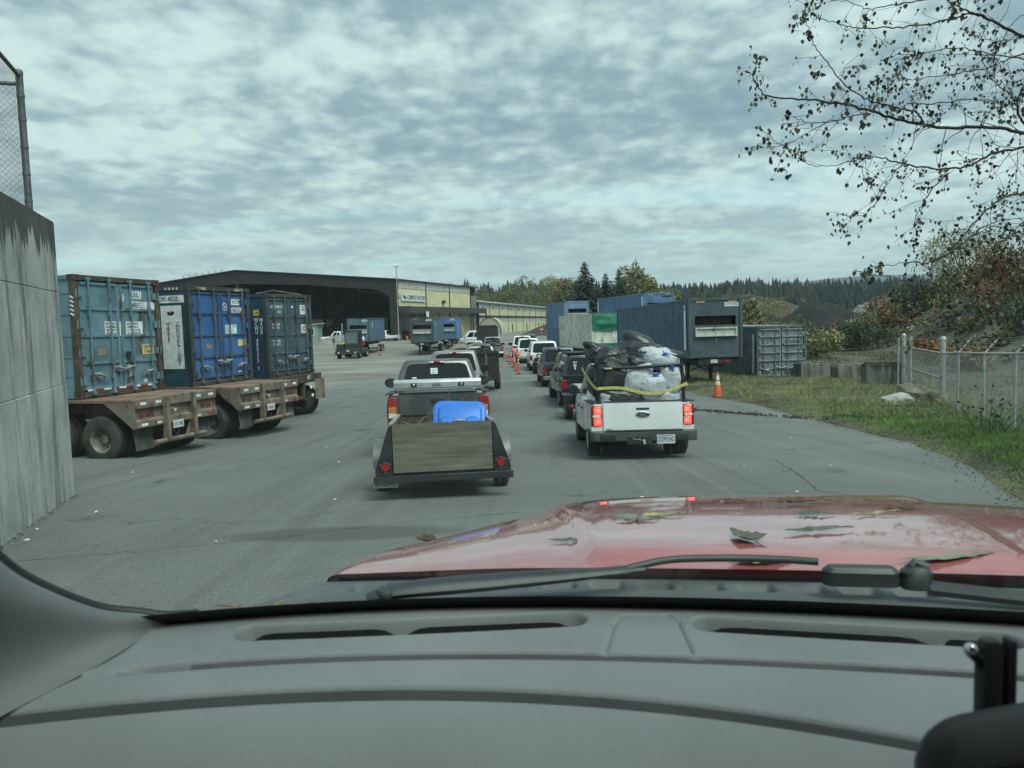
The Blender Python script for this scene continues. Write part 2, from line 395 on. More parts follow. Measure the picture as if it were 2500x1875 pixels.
def asphalt_material():
    m = bpy.data.materials.new('worn asphalt'); m.use_nodes = True; nt = m.node_tree; N = nt.nodes; L = nt.links; b = N['Principled BSDF']
    b.inputs['Roughness'].default_value = .8
    g = N.new('ShaderNodeNewGeometry')
    def nz(sc, d, st=(1,1,1), dist=0, r=.55):
        mp = N.new('ShaderNodeMapping'); mp.inputs['Scale'].default_value = st; L.new(g.outputs['Position'], mp.inputs[0])
        k = N.new('ShaderNodeTexNoise'); k.inputs['Scale'].default_value = sc; k.inputs['Detail'].default_value = d; k.inputs['Distortion'].default_value = dist; k.inputs['Roughness'].default_value = r
        L.new(mp.outputs[0], k.inputs[0]); return k
    def rp(v, a, c, lo=0, hi=1):
        k = N.new('ShaderNodeMapRange'); k.inputs[1].default_value = a; k.inputs[2].default_value = c; k.inputs[3].default_value = lo; k.inputs[4].default_value = hi; L.new(v, k.inputs[0]); return k.outputs[0]
    def mix(f, A, B):
        k = N.new('ShaderNodeMix'); k.data_type = 'RGBA'; L.new(f, k.inputs[0])
        for i, q in ((6, A), (7, B)):
            if isinstance(q, tuple): k.inputs[i].default_value = (*q, 1)
            else: L.new(q, k.inputs[i])
        return k.outputs[2]
    def mul(a, c):
        k = N.new('ShaderNodeMath'); k.operation = 'MULTIPLY'; L.new(a, k.inputs[0])
        if isinstance(c, (int, float)): k.inputs[1].default_value = c
        else: L.new(c, k.inputs[1])
        return k.outputs[0]
    c = mix(rp(nz(.22, 6).outputs[0], .32, .68), (.096,.100,.097), (.140,.145,.140))
    c = mix(mul(rp(nz(.55, 5, (.5, 1, 1), .6).outputs[0], .52, .7), .5), c, (.095,.094,.088))
    c = mix(mul(rp(nz(.35, 6, (1.4, .35, 1), .5).outputs[0], .55, .72), .55), c, (.20,.198,.185))
    sp = nz(55, 2, r=.7).outputs[0]
    c = mix(rp(sp, .5, .70, 0, .6), c, (.23,.228,.215))
    c = mix(rp(nz(38, 2, r=.7).outputs[0], .5, .32, 0, .6), c, (.05,.05,.047))
    # hairline cracks
    wob = nz(.9, 4); v = N.new('ShaderNodeTexVoronoi'); v.feature = 'DISTANCE_TO_EDGE'; v.inputs['Scale'].default_value = .17
    ad = N.new('ShaderNodeVectorMath'); ad.operation = 'ADD'; sc = N.new('ShaderNodeVectorMath'); sc.operation = 'SCALE'; sc.inputs['Scale'].default_value = 2.2
    L.new(wob.outputs['Color'], sc.inputs[0]); L.new(g.outputs['Position'], ad.inputs[0]); L.new(sc.outputs[0], ad.inputs[1]); L.new(ad.outputs[0], v.inputs['Vector'])
    ck = mul(rp(v.outputs['Distance'], .0045, .0015), rp(nz(.3, 3).outputs[0], .52, .60))
    c = mix(mul(ck, .85), c, (.03,.03,.028))
    # pale mud carried in from the yard
    sx = N.new('ShaderNodeSeparateXYZ'); L.new(g.outputs['Position'], sx.inputs[0])
    mud = mul(rp(sx.outputs[1], 26, 48), rp(nz(.3, 6, (.4, 1, 1), .8).outputs[0], .42, .62))
    c = mix(mul(mud, .7), c, (.2,.195,.175))
    trk = nz(1.0, 3, (2.6, .07, 1), .3).outputs[0]
    c = mix(mul(rp(trk, .56, .68), .34), c, (.062,.063,.059))
    c = mix(mul(rp(nz(1.0, 3, (3.1, .05, 1), .25).outputs[0], .60, .70), .30), c, (.19,.188,.175))
    vo = N.new('ShaderNodeTexVoronoi'); vo.inputs['Scale'].default_value = .55; va = N.new('ShaderNodeVectorMath'); vs_ = N.new('ShaderNodeVectorMath'); vs_.operation = 'SCALE'; vs_.inputs['Scale'].default_value = .5
    L.new(nz(2.5, 4).outputs['Color'], vs_.inputs[0]); L.new(g.outputs['Position'], va.inputs[0]); L.new(vs_.outputs[0], va.inputs[1]); L.new(va.outputs[0], vo.inputs['Vector'])
    c = mix(mul(mul(rp(vo.outputs['Distance'], .26, .10), rp(nz(.4, 3).outputs[0], .5, .58)), .55), c, (.045,.045,.043))
    # dark ellipse painted in for the dash vents' reflection in the windscreen
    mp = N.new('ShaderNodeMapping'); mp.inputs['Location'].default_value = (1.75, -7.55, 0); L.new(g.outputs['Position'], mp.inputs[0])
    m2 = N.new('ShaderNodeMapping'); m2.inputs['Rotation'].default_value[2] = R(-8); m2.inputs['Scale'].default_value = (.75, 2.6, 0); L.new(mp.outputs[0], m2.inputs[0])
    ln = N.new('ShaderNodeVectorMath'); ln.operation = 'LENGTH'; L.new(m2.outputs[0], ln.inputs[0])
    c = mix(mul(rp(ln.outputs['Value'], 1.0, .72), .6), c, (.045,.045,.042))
    L.new(c, b.inputs['Base Color'])
    L.new(rp(nz(.5, 4).outputs[0], .3, .7, .68, .9), b.inputs['Roughness'])
    bp = N.new('ShaderNodeBump'); bp.inputs['Strength'].default_value = .35; bp.inputs['Distance'].default_value = .01; L.new(sp, bp.inputs['Height']); L.new(bp.outputs[0], b.inputs['Normal'])
    return m
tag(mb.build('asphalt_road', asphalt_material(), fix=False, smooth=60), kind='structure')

# verge: a low earth and turf shoulder right of the road
VR = [(-12, 8.4), (8, 10), (13, 11), (18, 13), (23, 14.8), (30, 16.8), (36, 19), (48, 20), (60, 20)]
mb = MB(); K = 26; YV = [YR[i] for i in range(0, len(YR)) if YR[i] <= 60]
def verge_z(x, y):
    e = interp(EDGE, y); r = interp(VR, y); t = (x-e)/(r-e)
    return gz(y)-.01+.10*sst(t*8)*(1-sst((t-.75)*4))*1.0+.05*noise.noise(Vector((x*.8, y*.8, 0)))*sst(t*5)*(1-sst((t-.8)*5))+.015
for y in YV:
    e = interp(EDGE, y)-.1; r = interp(VR, y)
    mb.v += [(e+(r-e)*i/K, y, verge_z(e+(r-e)*i/K, y)) for i in range(K+1)]
mb.f = [(j*(K+1)+i, j*(K+1)+i+1, (j+1)*(K+1)+i+1, (j+1)*(K+1)+i) for j in range(len(YV)-1) for i in range(K)]; mb.mi = [0]*len(mb.f)
def verge_material():
    m = bpy.data.materials.new('verge turf'); m.use_nodes = True; nt = m.node_tree; N = nt.nodes; L = nt.links; b = N['Principled BSDF']
    b.inputs['Roughness'].default_value = .95
    g = N.new('ShaderNodeNewGeometry'); k = N.new('ShaderNodeTexNoise'); k.inputs['Scale'].default_value = .6; k.inputs['Detail'].default_value = 8; L.new(g.outputs['Position'], k.inputs[0])
    r = N.new('ShaderNodeValToRGB'); L.new(k.outputs[0], r.inputs[0]); e = r.color_ramp.elements
    e[0].position = .33; e[0].color = (.032,.026,.019, 1); e[1].position = .66; e[1].color = (.12,.115,.055, 1)
    x = e.new(.5); x.color = (.085,.082,.035, 1)
    L.new(r.outputs[0], b.inputs['Base Color']); return m
tag(mb.build('grass_verge', verge_material(), fix=False, smooth=60), kind='structure')
def blades(n, seed, region, hgt, wid, cols):
    rg = np.random.default_rng(seed); V = []; F = []; MI = []
    for i in range(n):
        y = rg.uniform(*region); e = interp(EDGE, y); r = interp(VR, y)
        t = rg.random(); x = e+.05+(r-e-.1)*t
        cl = noise.noise(Vector((x*.45, y*.45, 7))); den = noise.noise(Vector((x*1.3, y*1.3, 2)))
        if t < .10 and rg.random() > t*8: continue
        if den < -.25 and rg.random() < .75: continue
        if y > 21 and x > 8.6+.4*(y-21)*0 and cl < .12 and rg.random() < .8: continue
        z = verge_z(x, y)-.01
        dry = min(1, max(0, (y-19)/9+cl*.9+(.25 if t > .8 else 0)))
        mi = (0 if rg.random() > dry else 1) if rg.random() > .15 else 2
        h = hgt*(.45+.9*rg.random())*(1.0 if mi != 1 else 1.25)*(.5+1.0*min(1, t*5)); a = rg.random()*6.283; w = wid*(.6+.8*rg.random())
        dx, dy = math.cos(a)*w, math.sin(a)*w; lx, ly = rg.normal(0, .45)*h, rg.normal(0, .45)*h
        o = len(V); V += [(x-dx, y-dy, z), (x+dx, y+dy, z), (x+lx*.5+dx*.6, y+ly*.5+dy*.6, z+h*.62), (x+lx, y+ly, z+h)]
        F += [(o, o+1, o+2), (o, o+2, o+3)]; MI += [mi, mi]
    m = MB(); m.v = V; m.f = F; m.mi = MI
    return m
gm = [pmat('green grass', (.098,.185,.034), .7, var=.25, scale=.7, world=True), pmat('dry grass', (.235,.24,.11), .85, var=.22, scale=.9, world=True), pmat('dull grass', (.13,.16,.05), .8, var=.22, scale=.9, world=True)]
g1 = blades(52000, 1, (4.5, 17), .085, .0055, gm); g2 = blades(64000, 2, (16, 40), .085, .0075, gm)
o = len(g1.v); g1.v += g2.v; g1.f += [tuple(i+o for i in f) for f in g2.f]; g1.mi += g2.mi
tag(g1.build('grass', gm, fix=False), kind='stuff')

# ------------------------------------------------------------------ concrete wall with the fence on top
def concrete(name, col=(.30,.30,.28), top=None, world=False):
    m = bpy.data.materials.new(name); m.use_nodes = True; nt = m.node_tree; N = nt.nodes; L = nt.links; b = N['Principled BSDF']; b.inputs['Roughness'].default_value = .9
    g = N.new('ShaderNodeNewGeometry')
    def nz(sc, d, st, r=.6):
        mp = N.new('ShaderNodeMapping'); mp.inputs['Scale'].default_value = st; L.new(g.outputs['Position'], mp.inputs[0])
        k = N.new('ShaderNodeTexNoise'); k.inputs['Scale'].default_value = sc; k.inputs['Detail'].default_value = d; k.inputs['Roughness'].default_value = r; L.new(mp.outputs[0], k.inputs[0]); return k.outputs[0]
    def rp(v, a, c, lo=0, hi=1):
        k = N.new('ShaderNodeMapRange'); k.inputs[1].default_value = a; k.inputs[2].default_value = c; k.inputs[3].default_value = lo; k.inputs[4].default_value = hi; L.new(v, k.inputs[0]); return k.outputs[0]
    def mix(f, A, B):
        k = N.new('ShaderNodeMix'); k.data_type = 'RGBA'; L.new(f, k.inputs[0])
        for i, q in ((6, A), (7, B)):
            if isinstance(q, tuple): k.inputs[i].default_value = (*q, 1)
            else: L.new(q, k.inputs[i])
        return k.outputs[2]
    def op(o, a, c):
        k = N.new('ShaderNodeMath'); k.operation = o
        for i, q in enumerate((a, c)):
            if isinstance(q, (int, float)): k.inputs[i].default_value = q
            else: L.new(q, k.inputs[i])
        return k.outputs[0]
    c = mix(rp(nz(1.4, 7, (1,1,1)), .3, .7), tuple(k*.72 for k in col), tuple(k*1.25 for k in col))
    st = nz(3.2, 7, (1, 1, .1), .68)
    c = mix(rp(st, .49, .60, 0, .9), c, tuple(k*.34 for k in col))
    c = mix(rp(nz(6, 6, (1, 1, .12), .66), .56, .68, 0, .55), c, tuple(k*1.4 for k in col))
    c = mix(rp(nz(9, 5, (1, 1, 1)), .62, .74, 0, .5), c, tuple(k*.3 for k in col))
    if top:
        sx = N.new('ShaderNodeSeparateXYZ'); L.new(g.outputs['Position'], sx.inputs[0])
        v = op('ADD', op('MULTIPLY', op('SUBTRACT', sx.outputs[2], top), 1.5), op('MULTIPLY', nz(4.5, 6, (1, 1, .18), .7), 2.3))
        c = mix(rp(v, .42, .62, 0, .88), c, (.035,.034,.03))
    L.new(c, b.inputs['Base Color'])
    bp = N.new('ShaderNodeBump'); bp.inputs['Strength'].default_value = .5; bp.inputs['Distance'].default_value = .015; L.new(nz(28, 6, (1,1,.7)), bp.inputs['Height']); L.new(bp.outputs[0], b.inputs['Normal'])
    return m
cw = concrete('stained concrete', (.42,.425,.40), top=3.40)
wall = thing('concrete_wall', 'tall streaked grey concrete retaining wall at left edge', 'wall', (-6.24, 10.75, gz(10.75)), (0, 0, R(19.4)))
# local frame: wall runs from the corner along -y; its face looks along +x
LV = [-.25, 1.175-gz(10.75), 2.44-gz(10.75), 3.405-gz(10.75)]
PL = [0, 2.67, 5.3, 8.0]
mb = MB(); mb.bx(-.42, -.03, -7.98, -.02, -.3, LV[3]-.02); mb.build('core', cw, wall)
for i in range(3):
    for j in range(3):
        mb = MB(); g_ = .0035
        mb.bx(-.45 if j == 2 else -.06, 0 if j != 0 else .012, -PL[i+1]+g_, -PL[i]-g_, LV[j]+g_, LV[j+1]-g_)
        mb.build('concrete_panel', cw, wall, bevel=.005)
mb = MB(); mb.bx(-.45, -.06, -.02, .03, -.3, LV[2]); mb.build('end_face', cw, wall)
def chainlink(mb, P0, P1, h, pitch=.055, r=.0019, z0=.04):
    # straight diagonal wires clipped to a rectangle from P0 to P1, height h
    P0, P1 = Vector(P0), Vector(P1); w = (P1-P0).length; d = (P1-P0)/w; st = pitch*1.414
    k = -h
    while k < w:
        for sgn in (1, -1):
            a0, b0 = max(k, 0), max(0, -k); a1 = min(k+h, w); b1 = a1-k
            if a1-a0 < .02: continue
            A = (a0, b0); B = (a1, b1)
            if sgn < 0: A = (w-a0, b0); B = (w-a1, b1)
            pa = P0+d*A[0]+Vector((0,0,z0+A[1])); pb = P0+d*B[0]+Vector((0,0,z0+B[1]))
            mb.tube([pa, pb], r, 3, cap=False)
        k += st
mesh_dark = pmat('dark fence wire', (.09,.095,.095), .5, .4, var=.1)
rail_dark = pmat('weathered fence pipe', (.13,.135,.135), .55, .4, var=.25, scale=8)
fw = thing('chain_link_fence', 'dark chain-link fence on top of the concrete wall', 'fence', tuple(wall.matrix_basis @ Vector((-.2, 0, LV[3]))), (0, 0, R(19.4)))
H = 1.82
mb = MB(); mb.cyl((0,-.38,0), (0,-.38,H+.03), .044, n=12); mb.lathe([(.05,H+.02),(.05,H+.06),(.03,H+.085),(0,H+.09)], o=(0,-.38,0), n=12); mb.build('corner_post', rail_dark, fw, smooth=40)
for z in (.2, .55, .9, 1.25, 1.55):
    mb = MB(); mb.cyl((0,-.38,z), (0,-.38,z+.035), .05, n=12); mb.build('post_band', rail_dark, fw, smooth=40)
for y in (-2.75, -5.2):
    mb = MB(); mb.cyl((0,y,0), (0,y,H), .03, n=10); mb.build('post', rail_dark, fw, smooth=40)
mb = MB(); mb.tube([(0,-.38,H), (0,-6.9,H)], .026, 10); mb.build('top_rail', rail_dark, fw, smooth=40)
mb = MB(); mb.tube([(0,-.38,H-.1), (-5,-.2,H-.1)], .026, 10); mb.build('top_rail', rail_dark, fw, smooth=40)
mb = MB(); chainlink(mb, (0,-6.9,0), (0,-.42,0), H-.06); chainlink(mb, (-5,-.2,0), (-.06,-.38,0), H-.16)
tag(mb.build('wire_mesh', mesh_dark, fw, fix=False), kind='stuff')
mb = MB(); mb.tube([(0,-.44,.04), (0,-.44,H-.04)], .006, 6); mb.build('tension_bar', rail_dark, fw)
mb = MB(); mb.bx(-7, -.5, -7.3, -.1, .3, LV[3]-.15); e = mb.build('retained_earth', pmat('fill earth', (.12,.1,.08), .95), wall)
# ------------------------------------------------------------------ compost building and its annexe
steel_brown = pmat('dark brown steel', (.026,.024,.023), .65, var=.18, scale=1.2, rust_amt=.15)
yellow_wall = pmat('yellow metal siding', (.62,.57,.36), .6, var=.06, scale=.5, streak=.35, streak_col=(.36,.28,.15))
grey_band = pmat('grey metal band', (.44,.45,.42), .6, var=.08, scale=.6, streak=.4, streak_col=(.25,.23,.2))
conc_far = pmat('push wall concrete', (.5,.48,.41), .9, var=.3, scale=.5, streak=.6)
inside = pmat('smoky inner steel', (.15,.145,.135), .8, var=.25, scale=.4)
bz = gz(140)
A0 = Vector((-20.5, 140, bz)); A1 = Vector((-8.0, 180, bz))
dS = (A1-A0).normalized(); ang = math.atan2(dS.y, dS.x)      # side wall direction
fac = thing('compost_building', 'big open-fronted dark gable shed with a yellow side wall and name sign', 'building', tuple(A0), (0, 0, ang))
# local frame: +x along the yellow side wall (42 m), +y = to the left along the open gable front
E_, PK, WD, LN = 10.95, 14.0, 66.0, 42.0
def roofz(y): return E_+(PK-E_)*(1-abs(y-WD/2)/(WD/2))
mb = MB()
for y0, y1 in ((-.6, WD/2), (WD/2, WD+.6)):
    mb.add([(-1.2,y0,roofz(y0)+.2),(LN+.5,y0,roofz(y0)+.2),(LN+.5,y1,roofz(y1)+.2),(-1.2,y1,roofz(y1)+.2),(-1.2,y0,roofz(y0)),(LN+.5,y0,roofz(y0)),(LN+.5,y1,roofz(y1)),(-1.2,y1,roofz(y1))],
           [(0,1,2,3),(7,6,5,4),(0,4,5,1),(1,5,6,2),(2,6,7,3),(3,7,4,0)])
mb.build('roof', steel_brown, fac)
# tapered fascia of the gable front, deeper towards the columns
for (y0, y1, d0, d1) in ((0, 3.2, 3.6, 2.0), (3.2, 18, 2.0, 1.9), (18, 33, 1.9, 2.5), (33, 48, 2.5, 1.9), (48, 63, 1.9, 2.0), (63, 66, 2.0, 3.6)):
    mb = MB(); q = [(y0, roofz(y0)-.05), (y1, roofz(y1)-.05), (y1, roofz(y1)-d1), (y0, roofz(y0)-d0)]
    mb.prism(q, 'x', -.9, -.55); mb.build('fascia_panel', steel_brown, fac)
for y, w in ((.35, 1.1), (33, .5), (65.6, 1.1)):
    mb = MB(); mb.bx(-.95, -.1, y-w/2, y+w/2, 0, roofz(y)-.3) if y != 33 else mb.bx(-.98, -.5, y-w/2, y+w/2, roofz(y)-3.4, roofz(y))
    mb.build('column', steel_brown, fac)
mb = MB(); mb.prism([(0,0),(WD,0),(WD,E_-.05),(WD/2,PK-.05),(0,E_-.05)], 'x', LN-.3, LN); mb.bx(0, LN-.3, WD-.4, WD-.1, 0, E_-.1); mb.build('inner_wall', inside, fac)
for i in range(7):
    mb = MB(); mb.bx(26, 26.8, 4+i*8.5, 4+i*8.5+8.3, 0, 4.2+.4*(i % 2)); mb.build('push_wall', conc_far, fac, bevel=.05)
for i in range(8):
    mb = MB(); mb.bx(25.6, 26.0, 6+i*8, 6.5+i*8, 0, 11.0); mb.build('inner_column', steel_brown, fac)
for x in (6, 13, 20):
    mb = MB(); mb.prism([(.5,E_-.6),(WD/2,PK-.6),(WD-.5,E_-.6),(WD-.5,E_-.1),(WD/2,PK-.1),(.5,E_-.1)], 'x', x, x+.35); mb.build('roof_beam', steel_brown, fac)
    for y in (.6, WD-.9): MB().bx(x, x+.5, y, y+.4, 0, E_-.2).build('inner_column', steel_brown, fac)
for z in (4.9, 7.2):
    mb = MB(); mb.bx(25.3, 25.6, 1, 64, z, z+.35); mb.build('girder', steel_brown, fac)
# yellow side: three bays, grey gutter band over them
BAY = [0.25, 13.0, 25.4, 38.0]
for a, b_ in zip(BAY, BAY[1:]):
    mb = MB()
    k = int((b_-a)/.9); st = (b_-a-.24)/k; poly = []
    for i in range(k):
        x = a+.12+i*st; poly += [(x, -.12), (x+st*.62, -.12), (x+st*.68, -.17), (x+st*.94, -.17)]
    poly += [(b_-.12, -.12), (b_-.12, -.02), (a+.12, -.02)]
    mb.prism(poly, 'z', 6.2, 9.45); mb.build('siding_panel', yellow_wall, fac)
    mb = MB(); mb.bx(a+.02, b_-.02, -.2, .2, 9.47, E_+.1); mb.build('gutter_band', grey_band, fac)
for a in BAY:
    mb = MB(); mb.bx(a-.12, a+.12, -.28, .05, 0, E_+.05); mb.build('frame_post', steel_brown, fac)
mb = MB(); mb.bx(38.1, 42, -.3, .2, 4.2, 9.0); mb.bx(38.4, 41.7, -.36, -.3, 4.5, 8.7); mb.build('grey_vent_box', pmat('grey louvre', (.2,.21,.22), .6, .2, var=.15), fac)
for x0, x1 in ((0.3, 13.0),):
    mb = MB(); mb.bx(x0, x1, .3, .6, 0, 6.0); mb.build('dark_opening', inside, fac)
for x0, x1 in ((13.2, 19), (19.1, 25.2), (25.6, 31.5), (31.6, 37.9), (38.1, 42)):
    mb = MB(); mb.bx(x0, x1, -.12, .05, 0, 6.1); mb.build('lower_siding', yellow_wall, fac)
mb = MB(); mb.bx(.2, 42, -2.6, -.1, 5.6, 5.75); mb.build('canopy_roof', steel_brown, fac)
mb = MB(); mb.bx(.2, 42, -2.7, -2.5, 4.9, 6.1); mb.bx(0, .2, -2.7, .2, 5.0, 6.15); mb.build('canopy_beam', pmat('dark grey beam', (.05,.053,.055), .6, var=.15), fac)
for x in (14, 25.5, 33, 41.8):
    mb = MB(); mb.cyl((x, -2.6, 0), (x, -2.6, 4.95), .16, n=10); mb.build('canopy_post', steel_brown, fac, smooth=40)
mb = MB(); mb.bx(21.1, 22.0, -.75, -.2, 7.0, 7.6); mb.build('wall_lamp', dark_steel, fac, bevel=.08)
mb = MB(); mb.bx(.35, 1.1, -.35, -.18, 7.8, 8.6); mb.build('wall_box', grey_band, fac, bevel=.04)
sg = MB().bx(1.6, 12.4, -.36, -.26, 7.15, 8.55).build('sign_board', pmat('sign white', (.62,.64,.63), .6, var=.05), fac)
text('COMPOST FACTORY', .78, ink_black, sg, (4.0, -.372, 7.83), (1,0,0), (0,0,1), sx=.80, ext=.01)
mb = MB()      # dark bird-like mark left of the words
for k, (x, z, l, a) in enumerate(((1.9, 8.15, 1.9, -12), (2.1, 7.9, 1.7, -6), (2.4, 7.62, 1.3, 4), (1.9, 8.3, 1.0, -30))):
    c, s_ = math.cos(R(a)), math.sin(R(a)); mb.prism([(x, z), (x+l*.5*c-.1*s_, z+l*.5*s_+.16), (x+l*c, z+l*s_), (x+l*.5*c, z+l*.5*s_-.1)], 'y', -.38-.002*k, -.36)
mb.build('emblem', ink_black, sg)
mb = MB(); mb.bx(7.0, 8.2, -2.76, -2.71, 4.2, 5.2); mb.build('small_sign', decal_white, fac)
for i in range(7):
    mb = MB(); mb.tube([(-1.1, 36+i*1.5, roofz(36+i*1.5)+.2), (-1.1, 36.2+i*1.5, roofz(36+i*1.5)+.75)], .05, 5); mb.build('roof_spike', steel_brown, fac)
# long low annexe
B0 = Vector((-7.4, 180, bz)); B1 = Vector((12.6, 280, bz)); dB = (B1-B0).normalized()
ann = thing('long_low_building', 'long low yellow building with grey roof edge behind the queue', 'building', tuple(B0), (0, 0, math.atan2(dB.y, dB.x)))
LB = (B1-B0).length+14
mb = MB(); mb.bx(0, LB, .3, 30, 0, 7.2); mb.build('core', inside, ann)
mb = MB(); mb.prism([(-.6, 7.6), (-.6, 7.95), (30, 11.5), (30, 11.1)], 'x', -.5, LB+.5); mb.build('roof', pmat('pale green grey roof', (.5,.55,.52), .5, var=.06), ann)
x = 0; i = 0
while x < LB:
    x2 = min(LB, x+11.5)
    mb = MB(); mb.bx(x+.06, x2-.06, -.06, .25, 6.1, 7.58); mb.build('eave_panel', grey_band, ann)
    mb = MB(); mb.bx(x+.06, x2-.06, -.05, .25, 4.55, 6.08); mb.build('siding_panel', yellow_wall, ann)
    mb = MB(); mb.bx(x+.06, x2-.06, -.10, .25, 3.0, 4.1); mb.build('lower_band', grey_band, ann)
    mb = MB(); mb.bx(x+.06, x2-.06, -.06, .25, 0, 2.98); mb.build('lower_siding', yellow_wall, ann)
    mb = MB(); mb.bx(x-.07, x+.07, -.16, .2, 4.5, 7.5); mb.bx(x-.07, x+.07, -.14, .2, 0, 4.1); mb.build('frame_post', steel_brown, ann)
    mb = MB(); mb.bx(x+4, x+4.4, -.3, -.05, 6.3, 6.6); mb.build('wall_lamp', dark_steel, ann)
    if i in (1, 3, 5, 7, 8):
        mb = MB(); mb.bx(x+5.5, x+6.8, -.12, -.06, 0, 2.3); mb.build('door', dark_steel, ann)
    x = x2; i += 1
mb = MB(); mb.bx(0, LB, -.30, -.05, 4.15, 4.5); mb.build('ledge', steel_brown, ann)
# pale rounded hoop shelter against the annexe
hp = thing('hoop_shelter', 'pale rounded hoop shelter against the low yellow building', 'shelter', (-4.6, 172, bz), (0, 0, R(-10)))
mb = MB(); pts = [(2.6*math.cos(a*PI/14), 3.9*math.sin(a*PI/14)**.8) for a in range(15)]
mb.prism(pts, 'y', 0, 5); mb.build('cover', pmat('pale tarp', (.42,.4,.33), .7, var=.08), hp, smooth=50)
mb = MB()
for a in range(14): mb.tube([(pts[a][0], -.05, pts[a][1]), (pts[a+1][0], -.05, pts[a+1][1])], .07, 6)
mb.build('hoop', steel_brown, hp)
# hut by the gravel heap, light pole
hut = thing('hut', 'tiny pale green hut with a white window left of gravel pile', 'hut', (-35.9, 140, gz(140)), (0,0,R(-8)))
mb = MB(); mb.bx(-.9, .9, 0, 2.4, 0, 3.2); mb.build('wall', pmat('hut green', (.26,.33,.30), .7), hut)
mb = MB(); mb.prism([(-1.3, 3.15), (1.4, 3.35), (1.4, 3.5), (-1.3, 3.3)], 'y', -.3, 2.7); mb.build('roof', pmat('hut roof', (.45,.47,.45), .6), hut)
w_ = MB().bx(-.45, .35, -.05, 0, 1.3, 2.7).build('window', decal_white, hut); MB().bx(-.33, .23, -.08, -.05, 1.42, 2.58).build('pane', dark_glass, w_)
lp = thing('light_pole', 'slim light pole beside the yellow wall of the shed', 'light pole', (-19.7, 136, gz(136)))
mb = MB(); mb.cyl((0,0,0), (0,0,13.0), .10, .07, 8); mb.build('pole', steel_gal, lp, smooth=40)
mb = MB(); mb.box(0, 0, 13.1, 1.0, .5, .3); mb.build('lamp_head', decal_white, lp, bevel=.08)
# heaps
def heap(name, label, cat, x, y, z, rx, ry, h, mat, seed, rz=0):
    mb = MB()
    def fn(u, v):
        r = v; a = u*2*PI; k = (1-r**1.45)*h
        nn = noise.noise(Vector((math.cos(a)*r*3+seed, math.sin(a)*r*3, seed)))
        rr = r*(1+.18*noise.noise(Vector((math.cos(a)*1.3, math.sin(a)*1.3, seed))))
        return (math.cos(a)*rr*rx, math.sin(a)*rr*ry, k*(1+.35*nn*min(1, r*2.5))+.12*h*noise.noise(Vector((math.cos(a)*r*11, math.sin(a)*r*11, seed)))-.1*r)
    mb.grid(fn, 44, 16); o = mb.build(name, mat, smooth=60); o.location = (x, y, z); o.rotation_euler[2] = rz
    return tag(o, label, cat)
gr_heap = pmat('grey gravel', (.19,.185,.17), .95, var=.22, scale=1.5, bump=.6, bscale=6, world=True)
dk_comp = pmat('dark compost', (.012,.011,.011), .95, var=.3, scale=.6, bump=.8, bscale=2.5, world=True)
heap('gravel_pile', 'low pile of grey gravel in front of the shed', 'gravel pile', -27.6, 124, gz(124)-.05, 4.2, 3, 1.5, gr_heap, 3)
heap('compost_heap', 'dark compost heap inside the shed mouth', 'compost heap', -33, 160, gz(150)-.1, 8.5, 7, 5.8, pmat('inner compost', (.035,.03,.027), .95, var=.3, scale=.5, bump=.8, bscale=2.5, world=True), 5)
heap('soil_berm', 'brown soil berm before the low yellow building', 'soil berm', 11.5, 150, gz(150)-.1, 11, 6, 3.2, pmat('brown soil', (.055,.042,.034), .95, var=.25, bump=.6, bscale=3, world=True), 8)
heap('dark_compost_pile', 'broad black compost pile in the distance beyond the bushes', 'compost pile', 69, 172, gh(70,172)-1.0, 15.5, 10, 7.4, dk_comp, 12)
heap('pale_spoil_heap', 'pale grey spoil slope right of the black compost pile', 'spoil heap', 93, 190, gh(93,190)-2, 17, 14, 9.2, pmat('pale spoil', (.17,.165,.145), .95, var=.3, scale=.4, bump=.6, bscale=2, world=True), 15)
heap('brown_spoil_ridge', 'long low brown ridge behind the ground container', 'spoil ridge', 68, 235, gh(72,235)-2, 38, 10, 12.5, pmat('brown ridge', (.055,.048,.034), .95, var=.35, scale=.2, bump=.6, bscale=2, world=True), 18)
# ------------------------------------------------------------------ shipping containers and chassis
def cpaint(name, col, rust=.45, sc=2.2, streak=.35):
    return pmat(name, col, .55, .1, var=.16, scale=1.6, rust=(.075,.045,.03), rust_amt=rust, rust_scale=sc, streak=streak, streak_col=tuple(k*.45 for k in col), dust=(tuple(min(1, k*1.2+.05) for k in col), .45))
rust_steel = pmat('rusty post steel', (.085,.065,.048), .8, .2, var=.3, scale=3, rust=(.05,.03,.02), rust_amt=.5)
grime_steel = pmat('grimy frame steel', (.11,.105,.09), .75, .2, var=.3, scale=3, rust=(.07,.045,.03), rust_amt=.5)
red_tape = pmat('red tape', (.30,.03,.035), .5, var=.15)
def corr(mb, x, y0, y1, z0, z1, sgn, pitch=.30, dep=.055):
    n = max(2, int((y1-y0)/pitch)); st = (y1-y0)/n; p = []
    for i in range(n):
        a = y0+i*st; p += [(x, a), (x, a+st*.26), (x-sgn*dep, a+st*.5), (x-sgn*dep, a+st*.76)]
    p.append((x, y1))
    vs = [(q[0], q[1], z) for z in (z0, z1) for q in p]; k = len(p)
    mb.add(vs, [(i, i+1, i+1+k, i+k) for i in range(k-1)])
_rod = {}
